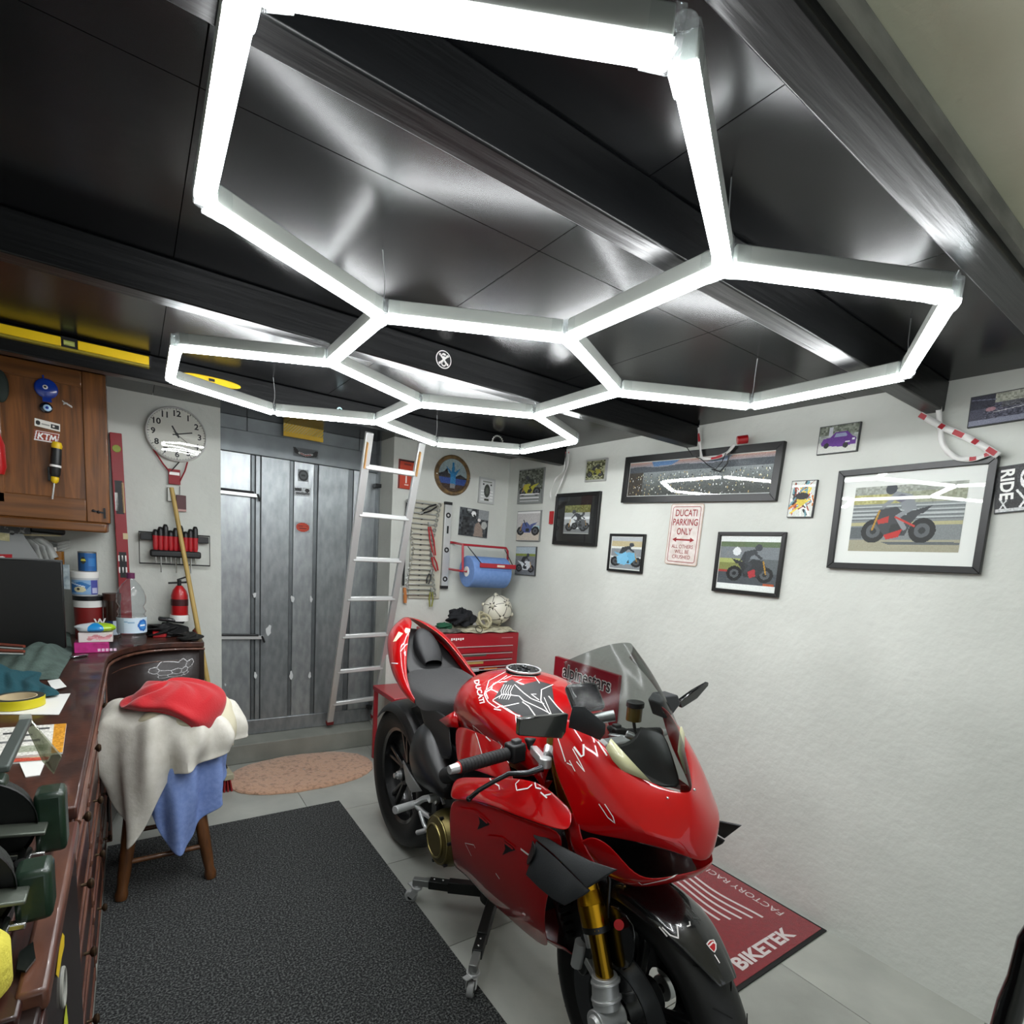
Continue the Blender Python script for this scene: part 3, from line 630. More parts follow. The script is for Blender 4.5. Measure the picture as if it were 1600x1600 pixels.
# windscreen: bubble from base tip to top edge
scr = [[(1.548, 0, .880), (1.515, .036, .890), (1.455, .088, .912), (1.39, .128, .970), (1.31, .158, 1.008)],
       [(1.500, 0, .955), (1.480, .040, .960), (1.430, .084, .978), (1.36, .122, 1.015), (1.28, .150, 1.040)],
       [(1.435, 0, 1.045), (1.418, .042, 1.046), (1.372, .084, 1.050), (1.312, .118, 1.062), (1.245, .142, 1.072)],
       [(1.360, 0, 1.125), (1.345, .040, 1.124), (1.308, .080, 1.114), (1.262, .110, 1.104), (1.215, .130, 1.096)],
       [(1.290, 0, 1.180), (1.280, .034, 1.176), (1.255, .066, 1.160), (1.225, .094, 1.138), (1.195, .116, 1.116)]]
scro = full('windscreen', scr, screenm, solid=0)
# flat cream side panels under the screen edge, black cockpit tray
full('cockpit_tray', [[(1.52, 0, .872), (1.47, .05, .872), (1.40, .10, .90), (1.33, .14, .94)], [(1.42, 0, .88), (1.40, .05, .885), (1.35, .10, .90), (1.29, .14, .93)], [(1.30, 0, .91), (1.29, .05, .91), (1.27, .10, .92), (1.24, .13, .93)]], bblack, sub=1, solid=.006)
dq = bl(914, 1090, 0); dash = MB().box((0, 0, 0), (.03, .11, .085), Matrix.Rotation(-.7, 3, 'Y')); dash.v = [BM @ (v + V3((dq[0], 0, dq[2]))) for v in dash.v]; dash.build('instrument_screen', bgloss, bike, bevel=.014, segs=4)
# upper side panel ---------------------------------------------------
def row(pxs): return [bl(*p) for p in pxs]
up = [row([(709, 1214, .215), (735, 1213, .215), (757, 1214, .212), (795, 1213, .205), (842, 1219, .198), (870, 1243, .195), (893, 1266, .196)]),
      row([(703, 1234, .238), (733, 1231, .236), (760, 1234, .234), (795, 1242, .230), (838, 1256, .224), (870, 1272, .216), (895, 1278, .206)]),
      row([(700, 1251, .248), (732, 1250, .248), (761, 1257, .248), (795, 1271, .247), (835, 1286, .243), (872, 1297, .234), (889, 1298, .222)])]
upo = panel('upper_side_fairing', up, bred, sub=2)
low = [row([(702, 1246, .241), (732, 1246, .241), (761, 1254, .241), (795, 1269, .239), (836, 1284, .234), (888, 1299, .210)]),
       row([(700, 1285, .236), (728, 1290, .236), (757, 1300, .236), (790, 1318, .233), (828, 1340, .226), (872, 1352, .195)]),
       row([(703, 1320, .222), (728, 1328, .224), (757, 1345, .222), (790, 1368, .215), (824, 1392, .203), (852, 1412, .178)]),
       row([(707, 1348, .195), (728, 1360, .195), (757, 1388, .19), (790, 1415, .18), (824, 1440, .165), (850, 1455, .150)]),
       row([(709, 1356, .16), (730, 1370, .155), (757, 1403, .145), (790, 1432, .13), (832, 1470, .11), (862, 1488, .085)])]
lowo = panel('lower_side_fairing', low, bred, sub=2)
full('belly_pan', [[(.86, 0, .29), (.86, .08, .30), (.88, .15, .352)], [(1.0, 0, .255), (1.0, .08, .27), (1.02, .145, .335)], [(1.15, 0, .235), (1.15, .06, .25), (1.16, .10, .30)], [(1.27, 0, .27), (1.27, .04, .28), (1.265, .07, .33)]], M('belly_dark_red', '#8a0a10', .3, coat=.8), sub=1, solid=.004)
# inner fairing between tank and side panel
panel('inner_fairing', [[(.70, .17, .80), (.82, .19, .835), (.95, .195, .85), (1.06, .18, .85)], [(.76, .192, .74), (.86, .205, .77), (.98, .205, .79), (1.09, .195, .80)], [(.82, .212, .70), (.92, .218, .735), (1.05, .214, .76), (1.16, .205, .775)]], bred, sub=2)
# winglets -------------------------------------------------------------
wg_up = [row([(834, 1296, .214), (880, 1324, .212), (925, 1346, .210), (966, 1359, .208)]), row([(836, 1310, .226), (868, 1337, .228), (896, 1364, .230), (920, 1388, .232)])]
wg_lo = [row([(837, 1314, .228), (868, 1341, .230), (896, 1368, .232), (920, 1391, .234)]), row([(830, 1340, .240), (855, 1368, .242), (880, 1390, .244), (912, 1398, .240)]), row([(821, 1367, .243), (842, 1388, .245), (864, 1406, .247), (881, 1415, .248)])]
panel('winglet', wg_up, wingm, sub=0, solid=.007, bevel=.002)
panel('winglet_endplate', wg_lo, wingm, sub=0, solid=.007, bevel=.002)
panel('winglet_root', [row([(826, 1300, .21), (834, 1318, .215), (822, 1345, .215)]), row([(838, 1318, .23), (840, 1335, .24), (824, 1360, .25)])], bblack, sub=1, solid=.004)
# mirrors ----------------------------------------------------------------
for s_ in (1, -1):
    if s_ == 1: st = MB().prism([P(*bl(x, y, r)) for x, y, r in ((893, 1117, .225), (912, 1118, .20), (946, 1146, .14), (938, 1158, .145), (896, 1139, .20), (888, 1138, .225))], V3((0, 0, .022)))
    else: st = MB().prism([P(*bl(x, y, -r)) for x, y, r in ((1032, 1100, .165), (1040, 1088, .18), (1060, 1086, .225), (1064, 1100, .23), (1052, 1116, .20), (1040, 1124, .17))], fw * -.05)
    sto = st.build('mirror_stalk', wingm, bike, bevel=.004)
    if s_ == 1: cor = [(1.375, .235, 1.040), (1.425, .40, 1.062), (1.435, .405, 1.030), (1.39, .26, .990), (1.37, .235, .995)]
    else: cor = [bl(*p)[:1] + (-bl(*p)[1],) + bl(*p)[2:] for p in ((1062, 1096, -.23), (1085, 1079, -.30), (1108, 1066, -.37), (1107, 1072, -.37), (1090, 1092, -.31), (1066, 1107, -.235))]
    MB().prism([P(a, s_ * b, c_) for a, b, c_ in cor], fw * -.014).build('mirror_blade', bgloss, bike, bevel=.003)
# handlebars ---------------------------------------------------------------
ge, gi = bl(717, 1199, .365), bl(792, 1178, .215)
for s_ in (1, -1):
    A = lambda q: P(q[0], s_ * q[1], q[2])
    d = (V3(gi) - V3(ge)).normalized(); e0 = V3(ge) - d * .028
    gr = MB().cyl(A(ge), A(gi), .0175, n=20).build('hand_grip', rubber, bike)
    for k in range(14): q = V3(ge).lerp(V3(gi), .06 + k * .065); MB().cyl(A(q), A(q + d * .003), .0182, n=20).build('grip_rib', rubber, gr)
    MB().cyl(A(e0), A(V3(ge)), .011, .014, 16).build('bar_end', silver, gr); MB().cyl(A(V3(ge) - d * .003), A(V3(ge) + d * .001), .0155, n=16).build('bar_end_ring', M('ring_red', '#c2302a', .4), gr)
    MB().cyl(A(V3(gi)), A(V3(gi) + d * .10), .012, n=16).build('clip_on_bar', darkm, bike)
    swc = V3(gi) + d * .03
    MB().bar(A(swc - d * .025), A(swc + d * .02), .045, .052).build('switch_housing', blackp, bike, bevel=.006)
    MB().bar(A(swc + V3((0, 0, .028)) - d * .012), A(swc + V3((0, 0, .028)) + d * .012), .02, .014).build('switch', M('switch_grey', '#3b3d3e', .5), bike, bevel=.003)
    MB().bar(A(swc + d * .03 + V3((0, 0, .01))), A(swc + d * .062 + V3((0, 0, .01))), .04, .045).build('start_switch_housing', blackp, bike, bevel=.006)
    # lever and clamp
    pv = V3(bl(852, 1192, .185)); le = [V3(bl(x, y, r)) for x, y, r in ((733, 1248, .345), (748, 1235, .33), (770, 1222, .30), (795, 1209, .27), (825, 1208, .235), (848, 1200, .20))]
    MB().tube([A(q) for q in le], [.0065, .006, .006, .0065, .0075, .009], 10).sphere(A(le[0]), .008, 10, 8).build('brake_lever' if s_ == 1 else 'clutch_lever', M('lever_dark', '#46484a', .25, .9), bike)
    MB().cyl(A(pv + V3((0, 0, -.012))), A(pv + V3((0, 0, .014))), .016, n=16).bar(A(pv), A(swc + d * .055), .02, .022).cyl(A(pv + V3((-.02, -.02, .01))), A(pv + V3((-.05, -.045, .02))), .011, n=12).build('lever_clamp', silver, bike, bevel=.003)
    # fluid reservoir
    rv = V3((1.235, .155, .915)) if s_ == 1 else V3((1.20, .155, .93))
    MB().cyl(A(rv), A(rv + V3((0, 0, .04))), .023, n=20).build('fluid_reservoir', M('amber_fluid', '#6d5a22', .2, coat=.5), bike)
    MB().cyl(A(rv + V3((0, 0, .04))), A(rv + V3((0, 0, .056))), .026, n=20).build('reservoir_cap', blackp, bike, bevel=.002)
    MB().tube([A(rv), A(rv + V3((.01, 0, -.03))), A(pv + V3((0, -.03, .01)))], .005, 8).build('reservoir_hose', blackp, bike)
MB().bar(P(1.205, -.13, .872), P(1.205, .13, .872), .05, .02).cyl(P(1.18, 0, .86), P(1.18, 0, .90), .025, n=16).build('top_yoke', silver, bike, bevel=.005)
MB().cyl(P(*bl(905, 1128, .02)), P(*bl(960, 1118, -.06)), .016, n=14).build('steering_damper', silver, bike)
# fasteners on the nose
for x, y, r in ((1043, 1247, .06), (1085, 1234, -.02), (1066, 1243, .015)):
    q = P(*bl(x, y, r))
    MB().sphere(q, .0035, 8, 6).build('fairing_screw', steel, bike)
# ------------------------------------------------------------------ decals laid on the panels (lines and lettering of the paint scheme, patches)
bpy.context.view_layer.update()
def bvh_of(objs):
    dg = bpy.context.evaluated_depsgraph_get(); vs = []; fs = []
    for o in objs:
        ev = o.evaluated_get(dg); me = ev.to_mesh(); W = WM[o]; k = len(vs)
        vs += [W @ v.co for v in me.vertices]; fs += [tuple(i + k for i in p.vertices) for p in me.polygons]; ev.to_mesh_clear()
    return BVHTree.FromPolygons(vs, fs)
def hit(b, x, y):
    d = ray(x, y).normalized(); h = b.ray_cast(CAMP, d)
    if h[0] is None: return None, None
    n = h[1] if h[1].dot(d) < 0 else -h[1]; return h[0], n
def stripe(b, pxs, width=.003, name='white_stripe', mat=whitel, parent=bike, off=.0012, step=4.0):
    L = []
    for (x0, y0), (x1, y1) in zip(pxs[:-1], pxs[1:]):
        n = max(1, int(math.hypot(x1 - x0, y1 - y0) / step)); L += [(x0 + (x1 - x0) * i / n, y0 + (y1 - y0) * i / n) for i in range(n)]
    L.append(pxs[-1]); H = [hit(b, *p) for p in L]; H = [h for h in H if h[0] is not None]
    if len(H) < 2: return
    rows = []
    for i, (p, n) in enumerate(H):
        t = (H[min(i + 1, len(H) - 1)][0] - H[max(i - 1, 0)][0]).normalized(); s = n.cross(t).normalized() * width / 2
        rows.append([p + n * off - s, p + n * off + s])
    for i in range(1, len(rows)):
        if (rows[i][0] - rows[i - 1][0]).length > .12: return
    MB().grid(rows).build(name, mat, parent, smooth=0, weld=False, recalc=False)
def patch(b, poly, mat, name, parent=bike, off=.0010, step=5.0):
    bm = bmesh.new(); vs = [bm.verts.new((x, y, 0)) for x, y in poly]; bm.faces.new(vs)
    x0, x1 = min(p[0] for p in poly), max(p[0] for p in poly); y0, y1 = min(p[1] for p in poly), max(p[1] for p in poly)
    for ax, lo, hi in ((0, x0, x1), (1, y0, y1)):
        k = lo + step
        while k < hi:
            co = (k, 0, 0) if ax == 0 else (0, k, 0); no = (1, 0, 0) if ax == 0 else (0, 1, 0)
            bmesh.ops.bisect_plane(bm, geom=bm.verts[:] + bm.edges[:] + bm.faces[:], plane_co=co, plane_no=no); k += step
    ok = {}
    vv = []; ff = []
    bm.verts.ensure_lookup_table()
    for v in bm.verts:
        p, n = hit(b, v.co.x, v.co.y)
        if p is not None: ok[v.index if v.index >= 0 else v] = len(vv); ok[v] = len(vv); vv.append(p + n * off)
    for f in bm.faces:
        if all(v in ok for v in f.verts): ff.append(tuple(ok[v] for v in f.verts))
    bm.free()
    if ff: return MB().add(vv, ff).build(name, mat, parent, smooth=40, recalc=False)
def lettering(b, txt, org, ex, ey, mat, name, parent=bike, off=.0014, bold=0.0, space=1.0):
    vs, fs = text_polys(txt, 1.0, 'CENTER', space, bold); vv = []
    for v in vs:
        p, n = hit(b, org[0] + ex[0] * v.x + ey[0] * v.y, org[1] + ex[1] * v.x + ey[1] * v.y)
        if p is None: return
        vv.append(p + n * off)
    MB().add(vv, fs).build(name, mat, parent, smooth=0, weld=False, recalc=False)
TB = bvh_of([tank]); padm = M('tank_pad_black', '#141517', .55, bump=.15, bscale=400)
patch(TB, [(771, 1093), (788, 1067), (800, 1062), (814, 1071), (840, 1064), (862, 1070), (866, 1098), (885, 1122), (848, 1127), (823, 1123), (795, 1108)], padm, 'tank_pad')
for s_ in ([(770, 1094), (786, 1085), (811, 1088), (818, 1095), (846, 1108), (868, 1120)], [(811, 1099), (783, 1105)], [(816, 1097), (826, 1104), (838, 1121)], [(804, 1070), (818, 1083), (830, 1092), (850, 1100)], [(770, 1095), (796, 1112), (822, 1125)],
           [(787, 1062), (800, 1056), (836, 1058), (843, 1068)], [(760, 1078), (764, 1064), (790, 1050)], [(763, 1092), (758, 1080), (772, 1070), (792, 1056)], [(806, 1066), (815, 1062)], [(838, 1085), (830, 1085), (842, 1094)]):
    stripe(TB, s_, .0032, step=3)
for k in range(5): stripe(TB, [(780 + k * 3.6, 1092 + k * .4), (784 + k * 3.6, 1084 + k * .4), (783 + k * 3.6, 1080 + k * .4), (788 + k * 3.6, 1070 + k * .4)], .0018, step=3)
stripe(TB, [(864, 1070), (846, 1078), (845, 1095), (862, 1122)], .003); stripe(TB, [(857, 1088), (870, 1104), (882, 1116)], .004); stripe(TB, [(850, 1090), (862, 1118)], .002)
# DUCATI on the tank flank
lettering(TB, 'DUCATI', (749, 1081), (2.6, 10.0), (10.5, -2.2), whitel, 'tank_lettering', bold=.03)
IB = bvh_of([o for o in bike.children if o.name.startswith(('inner_fairing', 'upper_side_fairing', 'fuel_tank'))])
for s_ in ([(739, 1133), (755, 1147), (767, 1158)], [(739, 1133), (747, 1155), (754, 1180)], [(779, 1158), (785, 1165), (783, 1170)], [(793, 1190), (806, 1204)],
           [(761, 1211), (770, 1222), (780, 1228), (781, 1234)], [(812, 1219), (806, 1225), (808, 1235), (825, 1232), (832, 1226)], [(836, 1223), (838, 1231), (846, 1233)], [(845, 1238), (855, 1247)], [(852, 1243), (861, 1241)], [(772, 1108), (783, 1110)]):
    stripe(IB, s_, .0036, step=3)
NB = bvh_of([noseo])
stripe(NB, [(897, 1167), (908, 1182), (912, 1180), (912, 1163)], .0045, step=3)
stripe(NB, [(895, 1170), (906, 1190), (914, 1206), (901, 1190)], .0022, step=3); stripe(NB, [(890, 1188), (899, 1205)], .002); stripe(NB, [(886, 1192), (894, 1196)], .002)
stripe(NB, [(936, 1256), (950, 1277), (961, 1286), (958, 1276), (945, 1256)], .002, step=3); stripe(NB, [(934, 1159), (948, 1181)], .004); stripe(NB, [(871, 1150), (877, 1168), (884, 1190)], .003)
LB = bvh_of([lowo])
stripe(LB, [(737, 1337), (727, 1317), (741, 1320), (743, 1325)], .0022, step=2.5); stripe(LB, [(814, 1326), (831, 1339)], .006); stripe(LB, [(775, 1364), (781, 1373)], .004)
patch(LB, [(748, 1273), (757, 1280), (766, 1288), (756, 1292), (746, 1296), (750, 1286)], bblack, 'vent_shade_patch', step=3); patch(LB, [(788, 1314), (797, 1320), (806, 1328), (796, 1331), (785, 1336), (790, 1326)], bblack, 'vent_shade_patch', step=3)  # shade inside the vents painted as flat black patches on the fairing
for e0, e1, e2 in (((716, 1262), (742, 1266), (764, 1285)), ((760, 1306), (782, 1308), (804, 1325))): stripe(LB, [e0, e1, e2], .006, 'vent_fin', bred, step=3, off=.006)
CB = bvh_of([chino]); stripe(CB, [(998, 1378), (1003, 1382), (1040, 1374), (1077, 1360), (1079, 1354)], .003, step=4)
TLB = bvh_of([tailR, tailL])
patch(TLB, [(614, 1003), (623, 987), (630, 990), (619, 1002)], M('tail_cream', '#e8d8b8', .3, coat=.6), 'tail_patch', step=3); patch(TLB, [(632, 986), (634, 981), (641, 983), (640, 988), (634, 990)], MATS['tail_cream'], 'tail_patch', step=3)  # two small cream patches laid on the tail
for s_ in ([(612, 1028), (617, 1018), (640, 1002), (649, 990), (655, 979), (668, 976)], [(675, 985), (700, 998), (728, 1015), (738, 1035), (741, 1052)], [(612, 1036), (622, 1037)], [(626, 1018), (634, 1008), (642, 1003)]): stripe(TLB, s_, .004, step=3)
patch(TLB, [(631, 1020), (643, 1010), (641, 1022), (633, 1025)], whitel, 'tail_patch', step=3)
FB = bvh_of([o for o in bike.children if o.name.startswith('front_mudguard')])
for s_ in ([(1035, 1449), (1047, 1461), (1060, 1466), (1058, 1447)], [(1030, 1448), (1043, 1463)], [(1073, 1448), (1078, 1446), (1077, 1440)], [(1116, 1492), (1124, 1505)]): stripe(FB, s_, .003, step=2.5)
# shield badge on the mudguard
patch(FB, [(1103, 1475), (1108, 1469), (1115, 1468), (1119, 1475), (1119, 1484), (1116, 1489), (1110, 1484)], whitel, 'badge', step=2, off=.001)
patch(FB, [(1105, 1476), (1109, 1471), (1114, 1470), (1117, 1476), (1117, 1483), (1115, 1487), (1110, 1482)], M('badge_red', '#b0101a', .3), 'badge_field', step=2, off=.0016)
stripe(FB, [(1107, 1479), (1113, 1473), (1117, 1475)], .003, 'badge_line', step=1.5, off=.0022)
SB = bvh_of([scro, noseo])
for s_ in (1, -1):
    MB().add([P(q[0] + .006, s_ * (q[1] + (.004 if s_ > 0 else -.022)), q[2] + .004) for q in (bl(953, 1155, .128), bl(945, 1170, .142), bl(956, 1189, .13), bl(970, 1205, .113), bl(1016, 1223, .066), bl(985, 1190, .088))], [(0, 1, 2, 3, 4, 5)]).build('side_cream_panel', cream, bike, solid=.004)  # flat cream panels beside the screen base, one per side
# ------------------------------------------------------------------ rolling lift stand under the belly
stand = thing('lift_stand', 'black and grey paddock dolly with swivel castors under the motorcycle belly', 'stand', (1.0, 1.55, 0))
sd = M('stand_black', '#1b1d1c', .45, .3)
c1, c2 = onz(642, 1408), onz(735, 1556); hub = V3((1.11, 1.60, .088)); tubeg = M('stand_grey', '#8b8d8a', .4, .6)
for c_ in (c1, c2, V3((2 * hub.x - c1.x, 2 * hub.y - c1.y, 0)), V3((2 * hub.x - c2.x, 2 * hub.y - c2.y, 0))):
    d = hub - V3((c_.x, c_.y, hub.z)); d.z = 0; d.normalize(); sdv_ = V3((-d.y, d.x, 0))
    cw = V3((c_.x, c_.y, .0245)); top = cw + d * .022 + V3((0, 0, .036))
    wo = MB().cyl(cw - sdv_ * .011, cw + sdv_ * .011, .0245, n=24).build('castor_wheel', M('castor_grey', '#9a9c9a', .4), stand, bevel=.004)
    MB().cyl(cw - sdv_ * .013, cw + sdv_ * .013, .011, n=12).build('castor_hub', darkm, wo)
    fk_ = MB()
    for e in (-1, 1): fk_.bar(cw + sdv_ * .015 * e, top + sdv_ * .015 * e, .003, .024, d)
    fk_.cyl(top + V3((0, 0, -.002)), top + V3((0, 0, .008)), .022, n=20).cyl(top + V3((0, 0, .008)), top + V3((0, 0, .024)), .012, n=16)
    fk_.build('castor_fork', alu, stand, bevel=.001)
    MB().bar(top - d * .035 + sdv_ * .02 + V3((0, 0, .004)), top - d * .01 + V3((0, 0, .004)), .02, .004).build('brake_tab', alu, stand)
    a0 = top + V3((0, 0, .027)); a1 = a0 + d * .06; a2_ = a0 + d * .13; a3 = V3((hub.x, hub.y, a0.z + .004)) - d * .02
    MB().bar(a0 - d * .016, a1, .026, .026).build('arm_tube', tubeg, stand, bevel=.002)
    MB().bar(a1 - d * .012, a2_, .034, .034).bar(a2_ - d * .005, a3, .036, .046).build('stand_arm', sd, stand, bevel=.003)
    for k in (.008, .042): MB().sphere(a1 + d * k + V3((0, 0, .017)), .0045, 8, 6).build('stand_bolt', steel, stand)
MB().cyl(hub + V3((0, 0, -.03)), hub + V3((0, 0, .03)), .06, n=24).bar(hub + V3((0, 0, .03)), hub + V3((0, 0, .14)), .05, .05).build('stand_hub', sd, stand, bevel=.003)
# ------------------------------------------------------------------ right wall: frames, prints, sign, straps
def wallrect(pxs, wall, off=0.0):
    # four pixels TL TR BR BL on a wall plane -> corner points flush with the wall
    f = (lambda x, y: onx(x, y, XR - off)) if wall == 'R' else ((lambda x, y: ony(x, y, YT - off)) if wall == 'T' else (lambda x, y: ony(x, y, YC - off)))
    tl, tr, br, bl_ = [f(*p) for p in pxs]
    c = (tl + tr + br + bl_) / 4; ex = ((tr - tl) + (br - bl_)) / 2; ey = ((bl_ - tl) + (br - tr)) / 2
    exn = ex.normalized(); ey = ey - exn * ey.dot(exn)                       # square it up
    return c, ex, ey
def inset(c, ex, ey, a, b=None): 
    b = a if b is None else b
    return c, ex * ((ex.length - 2 * a) / ex.length), ey * ((ey.length - 2 * b) / ey.length)
glassm = Mglass('picture_glass', '#f6f8f7', .015, 1.5)
frame_black = M('frame_black', '#0c0d0d', .4)
def picture(name, label, pxs, wall, cv, border=.02, depth=.018, mount=0.0, fmat=frame_black, glass=True, mountcol=white_p, cat='picture', group=None, gloss=False):
    n = V3((-1, 0, 0)) if wall == 'R' else V3((0, -1, 0)); c, ex, ey = wallrect(pxs, wall, depth)
    back = c - n * depth
    t = thing(name, label, cat, back + ey / 2, group=group)
    if border:
        o = [c - ex / 2 - ey / 2, c + ex / 2 - ey / 2, c + ex / 2 + ey / 2, c - ex / 2 + ey / 2]; _, ix, iy = inset(c, ex, ey, border)
        i_ = [c - ix / 2 - iy / 2, c + ix / 2 - iy / 2, c + ix / 2 + iy / 2, c - ix / 2 + iy / 2]
        for k in range(4):
            a, b, d, e = o[k], o[(k + 1) % 4], i_[(k + 1) % 4], i_[k]
            MB().prism([a, b, d, e], -n * (depth - .001)).build('frame_bar', fmat, t, bevel=.0015)
        MB().prism([p - n * (depth * .5) for p in i_], -n * .003).build('backing', mountcol, t, smooth=0)
        pc, px_, py_ = inset(c, ix, iy, mount)
        pl = pc - n * (depth * .5 - .001)
        if glass: MB().add([p - n * (depth * .25) for p in i_], [(0, 1, 2, 3)]).build('glass_pane', glassm, t, smooth=0)
    else:
        MB().prism([c - ex / 2 - ey / 2, c + ex / 2 - ey / 2, c + ex / 2 + ey / 2, c - ex / 2 + ey / 2], -n * (depth - .001)).build('panel', fmat, t, smooth=0)
        _, px_, py_ = inset(c, ex, ey, mount if mount else .001); pl = c + n * .0012
    cv.mesh('print', pl - px_ / 2 - py_ / 2, pl + px_ / 2 - py_ / 2, pl - px_ / 2 + py_ / 2, PRINTG if gloss else PRINT, t)
    return t, c, ex, ey, n
def moto(cv, x, y, s, body, d=1, asp=1.0, rider='#2a2c30'):
    # side view of a motorcycle and rider, d = facing
    X = lambda u: x + d * u * s
    Y = lambda v: y - v * s * asp
    for u in (-.36, .36):
        cv.ell(X(u), Y(.18), .19 * s, .19 * s * asp, '#141416'); cv.ell(X(u), Y(.18), .11 * s, .11 * s * asp, '#55585c'); cv.ell(X(u), Y(.18), .05 * s, .05 * s * asp, '#202225')
    cv.poly([(X(-.3), Y(.45)), (X(-.1), Y(.42)), (X(.05), Y(.56)), (X(.3), Y(.52)), (X(.38), Y(.36)), (X(.18), Y(.1)), (X(-.12), Y(.1)), (X(-.2), Y(.3))], body)
    cv.poly([(X(-.05), Y(.3)), (X(.1), Y(.28)), (X(.12), Y(.14)), (X(-.08), Y(.14))], '#26282a'); cv.line([(X(.3), Y(.5)), (X(.38), Y(.2))], .015 * s, '#b8892a')
    cv.poly([(X(-.46), Y(.56)), (X(-.1), Y(.46)), (X(-.12), Y(.4)), (X(-.34), Y(.44))], body)
    if rider:
        cv.poly([(X(-.26), Y(.5)), (X(-.16), Y(.74)), (X(.08), Y(.8)), (X(.16), Y(.72)), (X(0), Y(.62)), (X(-.04), Y(.5))], rider); cv.ell(X(.16), Y(.84), .085 * s, .085 * s * asp, '#3c3f46'); cv.line([(X(.06), Y(.72)), (X(.24), Y(.58))], .03 * s, rider); cv.line([(X(-.16), Y(.52)), (X(.02), Y(.4)), (X(-.1), Y(.22))], .035 * s, rider)
# big frame with the red bike on track
cv = Canvas(150, 96, '#bdbfb4'); cv.vgrad(0, 0, 1, .12, '#a9aba2', '#9d9f96').rect(0, .12, .45, .27, '#b3ad72').rect(.45, .1, 1, .27, '#9a9c86').noise(.07, 0, 0, 1, .28, 3)
cv.rect(0, .27, 1, .55, '#878b8c')
for k in range(4): cv.rect(0, .30 + k * .06, 1, .325 + k * .06, '#b9bdbe').rect(0, .325 + k * .06, 1, .345 + k * .06, '#6d7274')
cv.rect(0, .55, 1, .6, '#b5ad83').rect(0, .6, 1, .82, '#7f8385').rect(0, .62, .12, .8, '#5b6063').rect(0, .82, 1, 1, '#a29c86').poly([(.3, .85), (1, .86), (1, .9), (.4, .9)], '#5c6064'); cv.noise(.025)
moto(cv, .45, .86, .62, '#3a3c40', -1, 1.55, '#8a8d92'); cv.poly([(.33, .75), (.5, .66), (.47, .78), (.36, .82)], '#c0201c').line([(.42, .48), (.6, .62)], .008, '#c4342a').poly([(.25, .52), (.36, .46), (.36, .56), (.27, .58)], '#b8302a').ell(.45, .2, .05, .06, '#6d6a78')
picture('picture_frame', 'large black framed print of a red and black motorbike racing past barriers', ((1311, 736), (1563, 711), (1528, 897), (1290, 887)), 'R', cv, .022, .022, .045)
# long panorama
cv = Canvas(200, 56, '#6b7072'); cv.vgrad(0, 0, 1, .16, '#c89a8c', '#8e93a2').poly([(.18, 0), (.4, 0), (.34, .12), (.2, .14)], '#5f86b8').poly([(.62, 0), (.75, 0), (.72, .12), (.6, .13)], '#8fa0b8')
cv.poly([(0, .14), (.1, .12), (.25, .18), (.4, .12), (.6, .16), (.75, .13), (1, .12), (1, .32), (0, .34)], '#4c5158').vgrad(0, .3, 1, 1, '#8c9294', '#3a3c38').rect(0, .3, .12, 1, '#3c342c')
for k in range(420):
    x, y = random.random(), .34 + random.random() ** 1.3 * .64; w = random.uniform(.002, .006); c_ = random.choice(('#f2f0e0', '#e8e2b8', '#cfd6d8', '#ffffff', '#d2b070', '#2c2e30', '#24262a')); cv.rect(x, y, x + w, y + random.uniform(.012, .05), c_)
cv.noise(.05)
picture('panorama_frame', 'long black framed panorama of a city at dusk hung high on the wall', ((976, 715), (1225, 688), (1212, 783), (971, 785)), 'R', cv, .032, .022, .004)
# frame with dark riders
cv = Canvas(70, 76, '#0f1011'); cv.rect(.2, .22, .84, .8, '#8f9184').rect(.2, .2, .84, .36, '#6d6f3e').noise(.1, .2, .2, .84, .36, 2).rect(.2, .36, .84, .62, '#a9acae').rect(.2, .45, .84, .5, '#e3e5e6').rect(.2, .62, .84, .8, '#7d7f80'); moto(cv, .52, .76, .5, '#dfe1e2', -1, 1.0, '#30333a'); moto(cv, .62, .72, .4, '#5a5c60', 1, 1.0); cv.rect(.2, .8, .84, .81, '#b8b8b4').rect(0, 0, .3, .1, '#2d2f31')
picture('picture_frame', 'black framed photo of two riders with a wide dark mount near the corner', ((868, 771), (936, 768), (931, 853), (863, 851)), 'R', cv, .02, .02, 0)
# small light-blue race bike
cv = Canvas(50, 58, '#b9bcc0'); cv.rect(0, .12, 1, .3, '#c3b48e').rect(0, .3, 1, .36, '#e6e6e2').rect(0, .36, 1, 1, '#8f9296').rect(0, .6, 1, .66, '#d6d8d8'); moto(cv, .52, .92, .95, '#6fb3d8', 1, .86, '#2b3036'); cv.poly([(.2, .62), (.5, .45), (.62, .7), (.5, .88), (.25, .84)], '#7fc0e2').noise(.03)
picture('picture_frame', 'small black framed photo of a light blue race bike beside the parking sign', ((952, 834), (1008, 834), (1001, 897), (948, 891)), 'R', cv, .013, .016, .006)
